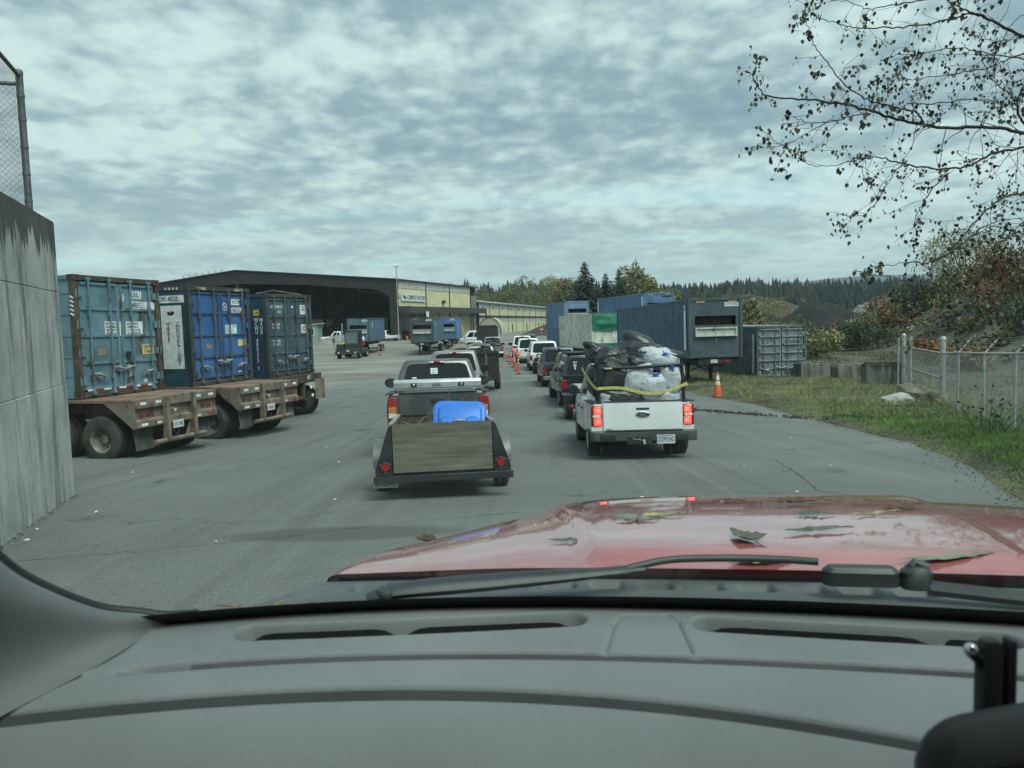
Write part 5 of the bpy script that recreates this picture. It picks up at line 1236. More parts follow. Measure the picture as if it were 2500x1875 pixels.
def bag(label, x, y, z, dims, rot, seed, mat, group, pinch=(1,1,1), wr=1., horn=None):
    bm = bmesh.new(); bmesh.ops.create_icosphere(bm, subdivisions=5, radius=1)
    off = Vector((seed*7.1, seed*3.3, 0))
    for v in bm.verts:
        p = v.co.normalized(); e = .68
        q = Vector([math.copysign(abs(c)**e, c) for c in p])
        k = 1+.10*noise.noise(q*1.3+off)+.025*noise.noise(q*3.4+off)
        if horn is not None: k += .75*max(0, p.dot(horn)-.80)/.20*max(0, p.dot(horn)-.80)/.20*(.8 if seed == 5 else .45)
        w = abs(noise.noise(Vector((q.x*2.2, q.y*7, q.z*5))+off)); w2 = abs(noise.noise(Vector((q.x*6, q.y*3, q.z*12))+off*2))
        k += wr*(-.030*(1-w*2.5)*(w < .4)-.022*(1-w2*2.2)*(w2 < .45)+.009*noise.noise(Vector((q.x*9,q.y*9,q.z*26))+off))
        an = math.atan2(q.y, q.x); st_ = noise.noise(Vector((math.cos(an)*4.5, math.sin(an)*4.5, q.z*.9))+off); k += wr*.034*(1-abs(st_)*3.0)*(abs(st_) < .33)*(.35+.65*abs(q.z))*-1
        # gathered neck
        g_ = max(0, q.z*.6+q.x*.55*pinch[0]-.62); k += g_*.55
        side = 1-min(.75, g_*1.5)
        v.co = Vector((q.x*dims[0]*k*(side if pinch[2] else 1), q.y*dims[1]*k*side, q.z*dims[2]*k))
    me = bpy.data.meshes.new('bag'); bm.to_mesh(me); bm.free(); me.materials.append(mat); me.shade_smooth()
    o = bpy.data.objects.new('bag', me); COL.objects.link(o); o.location = mloc(x, y, z); o.rotation_euler = rot
    return tag(o, label, 'bag', group)
bagb = pmat('black bag plastic', (.022,.023,.025), .34, var=.2, scale=5, bump=.35, bscale=26, spec=.6)
bagw = pmat('white bag plastic', (.42,.45,.475), .4, var=.06, scale=4, bump=.5, bscale=34)
BB, BW = 'black bags on the white pickup', 'white bags on the white pickup'
for i, (lab, x, y, z, d, r_, m, gp) in enumerate((
    ('black bag bulging behind the left rack post', -.46, .50, 1.40, (.30,.26,.34), (0,.3,.2), bagb, BB),
    ('black bag flat on the tailgate edge, lowest of the load', -.32, .44, 1.10, (.42,.24,.13), (0,.12,0), bagb, BB),
    ('black bag leaning on the rack crossbar, upper left of the load', -.42, .62, 1.72, (.33,.28,.22), (0,.45,.2), bagb, BB),
    ('long black bag lying on top at the left of the load', -.45, 1.05, 1.92, (.46,.30,.20), (0,.22,.1), bagb, BB),
    ('black bag with a pointed top, highest of the load', .18, 1.12, 1.97, (.42,.34,.25), (0,.15,-.3), bagb, BB),
    ('black bag sagging to the right of the highest bag', .48, 1.15, 1.84, (.36,.34,.22), (0,.35,.2), bagb, BB),
    ('black bag hanging out of the left side of the rack', -.70, .95, 1.38, (.16,.34,.30), (0,0,.1), bagb, BB),
    ('small dark bag under the middle of the crossbar', .02, .62, 1.66, (.26,.25,.17), (0,.2,.1), bagb, BB),
    ('dark bag deep in the middle of the load', .0, .95, 1.45, (.6,.32,.34), (0,0,0), bagb, BB),
    ('white bag left of centre against the yellow strap', -.05, .42, 1.36, (.25,.22,.27), (0,.25,.1), bagw, BW),
    ('white bag in the middle above the yellow strap', .24, .36, 1.26, (.26,.21,.24), (0,-.15,.05), bagw, BW),
    ('white bag tied blue beside the right rack post', .55, .42, 1.36, (.22,.25,.30), (0,.12,-.2), bagw, BW),
    ('big white bag piled over the right end of the crossbar', .42, .62, 1.76, (.40,.30,.19), (0,.25,.15), bagw, BW),
    ('white bag rising above the rack on the right', .38, .78, 1.86, (.27,.26,.18), (0,.1,.5), bagw, BW),
    ('white bag squashed at the bottom right of the bed', .48, .40, 1.08, (.27,.22,.12), (0,-.1,0), bagw, BW),
    ('pale bag peeping out by the left foot of the rack', -.60, .38, 1.08, (.13,.18,.11), (0,.1,0), bagw, BW))):
    bag(lab, x, y, z if z < 1.7 else 1.68+(z-1.7)*.62, d, r_, i+1, m, gp, pinch=(1 if i % 2 else -1, 1, 0), horn=Vector({3: (-.75,0,.66), 4: (-.25,0,.97), 5: (.8,0,.6), 9: (.3,-.3,.9)}[i]).normalized() if i in (3,4,5,9) else None)
tie_m = pmat('blue bag tie', (.03,.10,.45), .5, var=.2)
for bg_ in [o for o in bpy.data.objects if o.name.split('.')[0] == 'bag' and ('tied blue' in o['label'] or 'over the right end' in o['label'] or 'in the middle above' in o['label'])]:
    q = max((v.co for v in bg_.data.vertices), key=lambda c: c.z-.9*c.y-.3*abs(c.x)); mb = MB()
    for k in range(7): mb.tube([q+Vector((rg.gauss(0,.004), .01, 0)), q+Vector((rg.gauss(0,.03), -.025, rg.gauss(.01,.02))), q+Vector((rg.gauss(0,.07), -.03, rg.gauss(-.01,.035)))], [.012,.014,.006], 5)
    mb.build('tie', tie_m, bg_)
def ribbon(name, label, cat, pts, w, mat, group=None, up=(0,0,1)):
    mb = MB(); vs = []; P = [Vector(p) for p in pts]
    for i, p in enumerate(P):
        t_ = (P[min(i+1,len(P)-1)]-P[max(i-1,0)]).normalized(); u = Vector(up)-t_*Vector(up).dot(t_); u.normalize(); n_ = t_.cross(u)
        for a, b in ((1,1),(1,-1),(-1,-1),(-1,1)): vs.append(p+u*w/2*a+n_*.0025*b)
    n = len(P); mb.add(vs, [(i*4+j, i*4+(j+1)%4, (i+1)*4+(j+1)%4, (i+1)*4+j) for i in range(n-1) for j in range(4)]+[(0,1,2,3), (4*n-1,4*n-2,4*n-3,4*n-4)])
    o = mb.build(name, mat); o.location = mv.location; o.rotation_euler = mv.rotation_euler
    return tag(o, label, cat, group)
strap_y = pmat('yellow strap webbing', (.48,.44,.13), .7, var=.1, scale=15)
def smooth_pts(P, n=40):
    out = []
    for i in range(n+1):
        f = i/n*(len(P)-1); k = min(int(f), len(P)-2); t = f-k
        p0, p1, p2, p3 = [Vector(P[max(0, min(len(P)-1, k+d))]) for d in (-1,0,1,2)]
        out.append(.5*((2*p1)+(p2-p0)*t+(2*p0-5*p1+4*p2-p3)*t*t+(3*p1-p0-3*p2+p3)*t**3))
    return out
ribbon('cargo_strap', 'yellow cargo strap slung round the bags of the white pickup', 'strap', smooth_pts([(-.98,.75,1.62),(-.93,.55,1.48),(-.80,.18,1.27),(-.66,.14,1.26),(-.35,.12,1.255),(0,.10,1.17),(.25,.10,1.15),(.5,.12,1.20),(.8,.17,1.31)], 60), .052, strap_y)
ribbon('cargo_strap', 'black cargo strap drawn over the top of the bags', 'strap', smooth_pts([(-.72,.35,1.78),(-.4,.36,1.84),(.1,.38,1.87),(.5,.42,1.83),(.72,.4,1.78)], 40), .03, bagb)
# the black pickup with a canopy and the trailer behind it, then the rest of the right lane
blk_p = paint('black car paint', (.012,.013,.015), .12); navy_p = paint('navy car paint', (.012,.025,.06), .15); whp = white_paint; slv = paint('silver grey paint', (.2,.21,.215), .2); red_p = paint('maroon paint', (.12,.015,.02), .2)
bk, body, tg, Gk = pickup('pickup_truck', 'black pickup with glass-backed canopy towing a small black trailer', 'pickup truck', 2.55, 25.2, R(2), blk_p, W=1.9, L=5.3, H=1.80, bed=1.9, cab=1.6, w1=1.45, canopy=blk_p, lights='low', group=QR, bumper=black_plastic, brake=False)
cw_ = [c for c in kids(bk) if c.name.startswith('canopy_window')][0]
for s_ in (-.46, .46):
    mb = MB(); mb.lathe([(.0,0),(.06,0)], 'y', (s_, .085, 1.42), 14); mb.box(s_, .087, 1.33, .05, .003, .10); mb.box(s_, .084, 1.52, .14, .003, .03); mb.build('window_sticker', decal_white, cw_)
MB().bx(-.7, .7, .25, 1.8, 1.80, 1.84).build('roof_bar', dark_steel, bk)
bt = thing('utility_trailer', 'small black box trailer with fender behind the black canopy pickup', 'trailer', (2.45, 21.4, gz(22)), (math.atan2(gz(24)-gz(21.5), 2.5), 0, R(2)))
mb = MB(); mb.bx(-.62,.62,.1,2.3,.45,.50); mb.bx(-.62,.62,.1,.14,.5,.92); mb.bx(-.62,-.58,.14,2.3,.5,.92); mb.bx(.58,.62,.14,2.3,.5,.92); mb.bx(-.58,.58,2.26,2.3,.5,.92); mb.build('box', blk_steel, bt)
MB().bx(-.95,.95,.0,.10,.40,.52).build('rear_beam', blk_steel, bt, bevel=.01)
for s_ in (-1, 1):
    wheel(bt, s_*.80, .95, .33, .33, .22, rim_steel, 'dark', flip=s_ > 0); MB().bx(s_*.80-.15, s_*.80+.15, .5, 1.4, .70, .74).build('fender', blk_steel, bt, bevel=.02)
    MB().bx(s_*.80-.15, s_*.80+.15, .46, .5, .52, .74).build('fender_face', blk_steel, bt); MB().box(s_*.82, -.01, .46, .13, .03, .08).build('tail_light', red_lens, bt, bevel=.01)
MB().tube([(0,2.3,.47),(0,3.7,.45)], .04, 6).build('drawbar', blk_steel, bt); MB().cyl((-.8,.95,.33),(.8,.95,.33),.03,n=8).build('axle', blk_steel, bt)
pl = MB().bx(-.75, -.45, .06, .07, .95, 1.1).build('licence_plate', plate_white, bt)
nv, body, tg, Gn = pickup('pickup_truck', 'dark blue pickup with chrome bumper behind the black canopy pickup', 'pickup truck', 2.35, 35.2, R(1), navy_p, W=1.9, L=5.3, H=1.80, bed=1.7, cab=1.8, w1=1.42, lights='low', group=QR, canopy=None, brake=True)
MB().bx(-.62, -.2, .068, .074, .72, .77).build('name_badge', chrome, tg); MB().bx(.0, .4, .068, .074, 1.0, 1.03).build('name_badge', chrome, tg)
ws, body, tg, Gw = pickup('suv', 'white suv with a dark metal cargo trailer hitched behind it', 'suv', 2.15, 49.6, R(1), whp, W=1.98, L=5.2, H=1.92, suv=True, belt=1.16, rail=1.16, cab=3.1, hood=1.12, w1=1.55, rs=.22, lights='low', group=QR)
ct = thing('cargo_trailer', 'rusty open-frame trailer of dark metal behind the white suv', 'trailer', (2.35, 46.6, gz(47)), (0, 0, R(1)))
for z in (.55, .95, 1.2): MB().bx(-.8,.8,0,.08,z,z+.07).build('rail', dark_steel, ct)
for x in (-.78,-.3,.3,.78): MB().bx(x-.04,x+.04,.0,.1,.45,1.25).build('upright', dark_steel, ct)
MB().bx(-.8,.8,.1,2.3,.5,.58).build('bed_floor', dark_steel, ct); MB().bx(-.55,.6,.4,1.8,.58,1.05).build('engine_block', dark_steel, ct, bevel=.05)
for s_ in (-1, 1): wheel(ct, s_*.9, .9, .36, .36, .24, rim_steel, 'dark', flip=s_ > 0); MB().bx(s_*.9-.15, s_*.9+.15, .5, 1.35, .76, .8).build('fender', dark_steel, ct)
MB().cyl((-.9,.9,.36),(.9,.9,.36),.04,n=8).build('axle', dark_steel, ct); MB().tube([(0,2.2,.5),(0,3.2,.5)], .04, 6).build('drawbar', dark_steel, ct)
pickup('pickup_truck', 'white pickup with a lit brake light ahead of the white suv', 'pickup truck', 1.45, 59.5, R(1), whp, W=2.0, H=1.9, w1=1.5, lit=True, lights='low', group=QR, bed=1.9, cab=1.8)
pickup('pickup_truck', 'white pickup with big black mirrors, third from the front of the right lane', 'pickup truck', 1.1, 69, R(1), whp, W=2.0, H=1.95, w1=1.5, lit=True, lights='low', group=QR, mirror=1.4)
pickup('suv', 'dark suv with lit roof brake light at the head of the right lane', 'suv', 1.8, 78, R(1), blk_p, W=2.0, H=1.95, suv=True, cab=3.2, lights='low', lit=True, group=QR, belt=1.12, rail=1.12, w1=1.5)
# left lane beyond the grey pickup
pickup('pickup_truck', 'grey pickup with pale roof right in front of the toolbox pickup', 'pickup truck', -1.85, 24.4, R(3), slv, W=1.98, H=1.98, belt=1.2, rail=1.15, bed=1.9, cab=1.6, group=QL, mirror=1.3)
dt = thing('dump_trailer', 'tall black mesh-sided trailer ahead of the grey pickup', 'trailer', (-1.55, 33.6, gz(33.6)), (0, 0, R(3)))
MB().bx(-1.0, 1.0, 0, 4.2, .65, .75).build('bed_floor', dark_steel, dt)
for s_ in (-1, 1): MB().bx(s_*.98-.03, s_*.98+.03, 0, 4.2, .75, 1.75).build('side_panel', dark_steel, dt); wheel(dt, s_*.98, 1.6, .38, .38, .25, rim_steel, 'dark', flip=s_ > 0); wheel(dt, s_*.98, 2.5, .38, .38, .25, rim_steel, 'dark', flip=s_ > 0)
MB().bx(-.95, .95, .0, .05, .75, 1.65).build('tailgate', pmat('rusty brown mesh', (.022,.019,.017), .8), dt)
for x in (-.7, -.2, .45): MB().bx(x-.05, x+.05, -.03, 0, .7, 1.7).build('gate_bar', pmat('tan bar', (.12,.10,.075), .7), dt)
MB().bx(-1.0, 1.0, -.03, .1, 1.65, 1.75).build('top_rail', dark_steel, dt); MB().bx(-1,1,-.05,.05,.5,.65).build('rear_beam', dark_steel, dt); MB().tube([(0,4.2,.65),(0,5.4,.6)], .05, 6).build('drawbar', dark_steel, dt)
mb = MB(); 
for k in range(40):
    x, y = rg.uniform(-.9,.9), rg.uniform(.2,4); mb.box(x, y, 1.5+rg.uniform(0,.3), rg.uniform(.2,.5), rg.uniform(.2,.5), rg.uniform(.1,.3), Matrix.Rotation(rg.uniform(0,3), 3, 'Z'))
mb.build('scrap_load', pmat('black scrap', (.03,.03,.03), .8), dt)
ft = thing('flatbed_trailer', 'low grey tarp-covered trailer left of the black mesh trailer', 'trailer', (-4.6, 57, gz(57)), (0, 0, R(-30)))
mb = MB(); mb.grid(lambda u, v: (-1.0+2*u, 5*v, .75+.9*math.sin(u*PI)**.6*(1+.2*noise.noise(Vector((u*3,v*5,1))))*min(1, v*6, (1-v)*6)), 16, 20); mb.build('tarp', pmat('drab tarp', (.16,.15,.115), .8, var=.2), ft, smooth=60)
MB().bx(-1.0,1.0,0,5,.6,.72).build('bed_floor', dark_steel, ft)
for s_ in (-1, 1): wheel(ft, s_*1.0, 2.3, .36, .36, .24, rim_steel, 'dark', flip=s_ > 0)
MB().tube([(-.9, 0, .7), (-.3, .4, 1.9)], .05, 6).build('ramp_post', pmat('rusty bar', (.12,.06,.04), .8), ft)
MB().lathe([(0,.6),(.18,.65),(.24,.8),(.16,.98),(0,1.02)], 'z', (-.5,-.2,-.1), 12).build('white_tank', decal_white, ft, smooth=50)
pickup('pickup_truck', 'pale pickup ahead of the black mesh trailer', 'pickup truck', -1.75, 44.5, R(2), paint('pale beige paint', (.42,.42,.39), .3), W=1.95, H=1.80, bed=1.9, cab=1.7, group=QL)
pickup('suv', 'dark suv with curved roof, fifth in the left lane', 'suv', -2.1, 54.5, R(2), paint('charcoal paint', (.03,.032,.034), .2), W=1.9, H=1.72, suv=True, cab=3, belt=1.0, rail=1.0, lights='low', group=QL, w1=1.35)
pickup('suv', 'silver suv with pale roof, behind the loaded grey pickup', 'suv', -3.1, 64.5, R(3), paint('pale silver paint', (.42,.43,.43), .2), W=1.9, H=1.75, suv=True, cab=3, belt=1.02, rail=1.02, lights='low', group=QL, w1=1.38)
lp_, body, tg, Gl = pickup('pickup_truck', 'grey pickup heaped with scrap under a lit roof lamp', 'pickup truck', -1.6, 71, R(3), slv, W=1.95, H=1.9, bed=1.9, cab=1.7, group=QL, lights='low')
mb = MB()
for k in range(14): mb.box(rg.uniform(-.6,.6), rg.uniform(.4,1.6), rg.uniform(1.0,1.4), rg.uniform(.2,.7), rg.uniform(.2,.6), rg.uniform(.1,.35), Matrix.Rotation(rg.uniform(0,3), 3, 'X'))
o = mb.build('scrap_heap', pmat('dark scrap', (.05,.05,.052), .6, var=.4)); o.location = lp_.location; o.rotation_euler = lp_.rotation_euler; tag(o, 'dark heap of scrap on the bed of the grey pickup', 'scrap heap')
dk = thing('dump_truck', 'tall dark dump truck at the head of the left lane', 'truck', (-2.6, 86, gz(86)), (0, 0, R(2)))
mb = MB(); mb.bx(-1.2,1.2,0,4.6,1.1,1.2); mb.bx(-1.2,-1.14,0,4.6,1.2,2.7); mb.bx(1.14,1.2,0,4.6,1.2,2.7); mb.bx(-1.14,1.14,0,.06,1.2,2.5); mb.bx(-1.14,1.14,4.5,4.6,1.2,2.9); mb.build('dump_body', dark_steel, dk)
MB().bx(-1.1,1.1,4.9,6.6,.9,2.75).build('cab', blk_p, dk, bevel=.12); MB().bx(-.9,.9,4.86,4.9,1.9,2.5).build('rear_window', dark_glass, dk)
for x in (-1.0,1.0):
    for y in (1.0,2.2,5.6): wheel(dk, x, y, .5, .5, .3, rim_steel, 'truck', flip=x > 0)
MB().bx(-.45,.45,0,6.4,.7,1.0).build('frame', dark_steel, dk)
for s_ in (-1,1): MB().box(s_*.9,-.02,1.0,.2,.05,.1).build('tail_light', red_lens, dk)
# yard: parked pickups, tractor
WY = 'white pickups parked before the shed'
pickup('pickup_truck', 'white crew-cab pickup parked sideways by the yellow wall', 'pickup truck', -1.6, 101, R(82), whp, W=2.0, L=6.2, H=1.98, bed=2.0, cab=2.1, wb=3.9, group=WY, r=.42)
pickup('pickup_truck', 'white pickup parked beside the gravel pile with its cab showing', 'pickup truck', -28.0, 138, R(82), whp, W=2.0, L=6.0, H=1.95, group=WY, r=.42)
pickup('pickup_truck', 'white pickup seen past the tractor container with its bed showing', 'pickup truck', -19.9, 138, R(80), whp, W=2.0, L=5.8, H=1.9, group=WY, r=.42)
pickup('suv', 'dark red suv parked beside the white pickup by the shed', 'suv', -17.6, 143, R(80), red_p, W=1.9, L=4.6, H=1.7, suv=True, cab=2.4, wb=2.7, belt=1.0, rail=1.0, w1=1.35)
yt = thing('yard_tractor', 'black yard tractor with glass cab facing the camera', 'tractor', (-16.55, 77.6, gz(78)), (0, 0, R(-2)))
blk_t = pmat('dusty black machine paint', (.022,.024,.025), .55, var=.2, dust=((.07,.068,.06), .4))
MB().bx(-1.15, 1.25, .0, 1.4, .55, 1.05).build('front_deck', blk_t, yt, bevel=.06); MB().bx(-1.2, 1.3, -.08, .1, .45, .72).build('bumper', blk_t, yt, bevel=.03)
MB().bx(-.5,.5,1.2,5.8,.6,.95).build('frame', blk_t, yt)
cabt = MB().bx(-.25,1.15,.35,1.9,1.05,1.55).build('cab', blk_t, yt, bevel=.04)
for x in (-.22,1.12):
    for y in (.4,1.85): MB().bx(x-.05,x+.05,y-.05,y+.05,1.55,2.75).build('cab_post', blk_t, yt)
MB().bx(-.3,1.2,.3,1.95,2.75,2.88).build('cab_roof', blk_t, yt, bevel=.04)
MB().rquad((-.16,.36,1.55),(1.06,.36,1.55),(1.06,.40,2.74),(-.16,.40,2.74), r=.05, th=.01).build('windscreen', pmat('pale cab glass', (.10,.14,.14), .08), yt)
MB().rquad((-.23,1.8,1.55),(-.23,.45,1.55),(-.23,.45,2.74),(-.23,1.8,2.74), r=.05, th=.01).build('side_window', dark_glass, yt); MB().rquad((1.13,.45,1.55),(1.13,1.8,1.55),(1.13,1.8,2.74),(1.13,.45,2.74), r=.05, th=.01).build('side_window', dark_glass, yt)
MB().bx(-1.1,-.35,.2,1.2,1.06,1.5).build('engine_cover', blk_t, yt, bevel=.05); mb = MB(); mb.prism([(-1.0,1.5),(-.2,1.5),(-.35,1.72),(-.7,1.6)], 'y', .3, .6); mb.build('yellow_cover', pmat('yellow cover', (.5,.48,.04), .6), yt)
for s_, x in ((-1,-1.3),(1,1.42)):
    mb = MB(); mb.tube([(x,.2,.9),(x-.02*s_,.1,1.8),(x,.15,2.6),(x-.25*s_,.4,2.75)], .03, 6); mb.build('mirror_bar', blk_t, yt); MB().box(x,.1,1.9,.2,.05,.4).build('mirror', blk_t, yt, bevel=.02)
    MB().lathe([(.0,0),(.09,.0),(.09,.03)], 'y', (x*.62,-.11,.62), 14).build('headlight', white_lens, yt)
    wheel(yt, s_*1.02+.05, .85, .5, .5, .32, rim_steel, 'truck', flip=s_ > 0)
    for k, xo in enumerate((1.05,.72)): wheel(yt, s_*xo, 4.2, .5, .5, .3, rim_steel, 'truck', flip=(s_ > 0) != (k == 1))
MB().tube([(-.75,1.5,1.0),(-.75,1.5,3.6)], .05, 8).build('exhaust', steel_gal, yt); MB().bx(-.02,.30,-.1,-.09,.74,.88).build('licence_plate', plate_white, yt)
MB().lathe([(0,0),(.12,.05),(.14,.3),(.08,.42),(0,.45)], 'z', (1.5,1.0,1.75), 12).build('white_lamp', decal_white, yt, smooth=50); MB().box(1.5,1.0,1.5,.24,.2,.5).build('red_tank', red_tape, yt, bevel=.05)
wt = thing('white_tank', 'rounded white tank behind the red suv by the shed', 'tank', (-20.0, 152, gz(152)))
mb = MB(); mb.lathe([(0,0),(1.5,0),(1.6,.8),(1.5,1.7),(1.0,2.3),(0,2.55)], 'z', n=20); mb.build('tank', decal_white, wt, smooth=50); MB().box(-1.9,0,1.3,.1,.1,2.6).build('pipe', steel_gal, wt)
# ------------------------------------------------------------------ trees, woods and scrub
leafmats = {'yg': pmat('yellow green leaves', (0.167,0.171,0.051), .7, var=.3, scale=.6, world=True), 'ol': pmat('olive leaves', (0.109,0.116,0.046), .75, var=.3, scale=.6, world=True),
  'br': pmat('tan brown leaves', (0.196,0.123,0.058), .8, var=.3, scale=.6, world=True), 'or': pmat('orange leaves', (.21,.10,.033), .7, var=.25, scale=.8, world=True), 'pl': pmat('pale poplar leaves', (0.196,0.186,0.080), .7, var=.25, scale=.6, world=True),
  'dk': pmat('dark bush leaves', (0.055,0.072,0.036), .8, var=.3, scale=.6, world=True)}
conif = pmat('conifer needles', (.018,.034,.022), .85, var=.35, scale=.4, world=True); conif2 = pmat('far conifer needles', (.017,.034,.028), .9, var=.35, scale=.05, world=True)
bark = pmat('grey bark', (.08,.072,.06), .9, var=.3, scale=6, stretch=(1,1,.3)); barkd = pmat('dark bark', (.028,.024,.020), .9, var=.3, scale=6)
def leafcloud(mb, rg, n, c, rad, size, seed, shell=.45, drop=.25):
    cx, cy, cz = c
    i = 0; guard = 0
    while i < n and guard < n*12:
        guard += 1
        d = Vector((rg.gauss(0,1), rg.gauss(0,1), rg.gauss(0,1))).normalized(); r = shell+(1-shell)*rg.random()**.6
        lob = 1+.38*noise.noise(d*1.9+Vector((seed*3.7, 0, 0)))+.18*noise.noise(d*4.3+Vector((seed, 5, 0)))
        p = Vector((d.x*rad[0], d.y*rad[1], d.z*rad[2]))*r*lob
        if noise.noise(Vector((p.x, p.y, p.z))*(1.6/max(rad)) *2.2+Vector((seed, 0, 9))) < -drop: continue
        a = Vector((rg.gauss(0,1), rg.gauss(0,1), rg.gauss(0,.7))).normalized(); b = a.orthogonal().normalized(); q = Matrix.Rotation(rg.random()*6.28, 3, a) @ b; w = a.cross(q)
        s = size*(.55+.9*rg.random()); p = p+Vector((cx, cy, cz))
        mb.add([p-q*s, p+w*s*.6, p+q*s, p-w*s*.5], [(0,1,2,3)]); i += 1
def tree(name, label, x, y, h, rad, mat, seed, n=1500, size=.22, cat='tree', group=None, trunk=True, z=None, low=.35, tw=.16, bare=0):
    rg = random.Random(seed); z = gh(x, y)-.1 if z is None else z
    t = thing(name, label, cat, (x, y, z), (0,0,0), group)
    mb = MB()
    if trunk:
        pts = [(rg.gauss(0,.06)*i, rg.gauss(0,.06)*i, h*.85*i/6) for i in range(7)]
        mb.tube(pts, [tw*(1-.13*i) for i in range(7)], 7)
        for k in range(7+bare*3):
            f = .25+.65*rg.random(); a = rg.random()*6.28; p = Vector((0,0,h*.85*f)); L_ = rad*(.6+.5*rg.random()); P = [p]
            for i in range(4): p = p+Vector((math.cos(a)+rg.gauss(0,.25), math.sin(a)+rg.gauss(0,.25), .75+rg.gauss(0,.2)+bare*.3)).normalized()*L_/4; P.append(p)
            mb.tube(P, [tw*.38,tw*.3,tw*.2,tw*.13,tw*.05], 5)
        mb.build('trunk', bark, t, smooth=60)
    mb = MB(); k = 5
    leafcloud(mb, rg, int(n*.45), (0,0,h*(low+1)/2), (rad,rad,h*(1-low)/2), size, seed)
    for i in range(k):
        a = i*6.28/k+rg.random(); rr = rad*.5; zc = h*(low+.12+.55*rg.random())
        leafcloud(mb, rg, int(n*.55/k), (rr*math.cos(a), rr*math.sin(a), zc), (rad*.62, rad*.62, h*.2), size, seed+i+1)
    mb.build('crown', mat, t, fix=False); return t
def bush(name, label, x, y, h, rx, mat, seed, n=900, size=.16, group=None, z=None, cat='bush'):
    rg = random.Random(seed); z = ground_z(x, y)-.05 if z is None else z
    t = thing(name, label, cat, (x, y, z), (0,0,0), group); mb = MB()
    for k in range(9):
        a = rg.random()*6.28; l = rx*.8*rg.random(); P = [(0,0,0), (math.cos(a)*l*.5, math.sin(a)*l*.5, h*.5), (math.cos(a)*l, math.sin(a)*l, h*(.85+.3*rg.random()))]
        mb.tube(P, [.03,.02,.006], 4)
    mb.build('stem', barkd, t)
    mb = MB(); leafcloud(mb, rg, n//2, (0,0,h*.48), (rx,rx*.9,h*.5), size, seed)
    for i in range(4):
        a = rg.random()*6.28; leafcloud(mb, rg, n//8, (rx*.55*math.cos(a), rx*.55*math.sin(a), h*(.35+.4*rg.random())), (rx*.5, rx*.5, h*.35), size, seed+i)
    mb.build('foliage', mat, t, fix=False); return t
def conifer(label, x, y, h, rad, seed, group, tiers=40, z=None):
    rg = random.Random(seed); z = gh(x, y)-.2 if z is None else z
    t = thing('conifer_tree', label, 'tree', (x, y, z), (0,0,0), group)
    MB().tube([(0,0,0),(0,0,h*.5),(0,0,h)], [.28,.16,.02], 7).build('trunk', barkd, t, smooth=60)
    mb = MB()
    for k in range(tiers):
        f = k/tiers; zc = h*(.06+.93*f); L_ = rad*((1-f)**.8)*(.7+.5*rg.random())+.12; nb = 9 if f < .8 else 6; a0 = rg.random()*6.28
        for j in range(nb):
            a = a0+j*6.28/nb+rg.gauss(0,.15); ll = L_*(.6+.55*rg.random()); dr = rg.uniform(.05,.35)
            nseg = max(3, int(ll/.3))
            for s_ in range(nseg):
                u0 = s_/nseg; u1 = (s_+1.3)/nseg; wd = (.50*(1-u0)+.18)*(.7+.6*rg.random())*min(1, rad/3+.3)
                p0 = Vector((math.cos(a)*ll*u0, math.sin(a)*ll*u0, zc+ll*(.12*u0-dr*u0*u0))); p1 = Vector((math.cos(a)*ll*u1, math.sin(a)*ll*u1, zc+ll*(.12*u1-dr*u1*u1)-.05))
                sd_ = Vector((-math.sin(a), math.cos(a), 0))*wd; dn = Vector((0,0,-wd*.8*rg.random()))
                mb.add([p0, p0*.5+p1*.5+sd_+dn, p1, p0*.5+p1*.5-sd_+dn*.6], [(0,1,2,3)])
    mb.build('crown', conif, t, fix=False); return t
GC = 'dark conifers standing behind the blue containers'
conifer('tallest dark conifer behind the containers, shaggy and broad', 14.6, 150, 14.6, 6.6, 1, GC, 48)
conifer('slim dark conifer right of the tallest one', 18.9, 152, 12.6, 4.3, 2, GC, 40)
conifer('ragged dark conifer beside the bare-topped poplar', 22.6, 160, 14.2, 4.4, 3, GC, 40)
conifer('short dark conifer squeezed between two taller conifers', 20.6, 157, 11.6, 3.2, 4, GC, 32)
conifer('broad low conifer under the tall shaggy one', 17.0, 149, 9.2, 4.2, 5, GC, 30)
GT = 'broadleaf trees beyond the yard'
for i, (lab, x, y, h, r_, m, n_, b_) in enumerate((
    ('olive broadleaf tree behind the low yellow building', 3.2, 300, 16.8, 7, 'ol', 1500, 0), ('yellow-green tree left of the tall conifer, thinning at the top', 17.4, 300, 18.6, 7.5, 'yg', 1700, 1),
    ('dull green tree just left of the tallest conifer', 15.6, 190, 12.4, 4.0, 'ol', 1200, 0), ('pale half-bare poplar right of the ragged conifer', 25.6, 165, 13.0, 2.9, 'pl', 800, 2),
    ('yellow-green tree right of the half-bare poplar', 29.2, 168, 11.6, 3.6, 'yg', 1300, 0), ('small golden green tree above the top blue container', 34.8, 170, 9.6, 3.0, 'yg', 1000, 0),
    ('reddish brown tree between two green crowns', 16.0, 225, 13.2, 3.4, 'br', 900, 1), ('low dull green crown between the two yellow-green trees', 10.5, 290, 13.0, 6.5, 'ol', 1300, 0), ('low dark green crown behind the left container stack', 29, 300, 13.5, 7.5, 'dk', 1500, 0), ('rounded olive crown right of the golden green tree', 62, 310, 13.5, 7.5, 'ol', 1500, 0), ('dark rounded crown over the open-slot blue container', 76, 300, 12.0, 7.0, 'dk', 1400, 0), ('low olive crown just right of the shed roof', -10, 310, 13.5, 6.5, 'ol', 1200, 0),
    ('faded green tree over the end of the shed', -17, 330, 17.5, 7.0, 'ol', 1200, 0))):
    tree('broadleaf_tree', lab, x, y, h, r_, leafmats[m], 20+i, n_*3, .30, 'tree', GT, bare=b_)
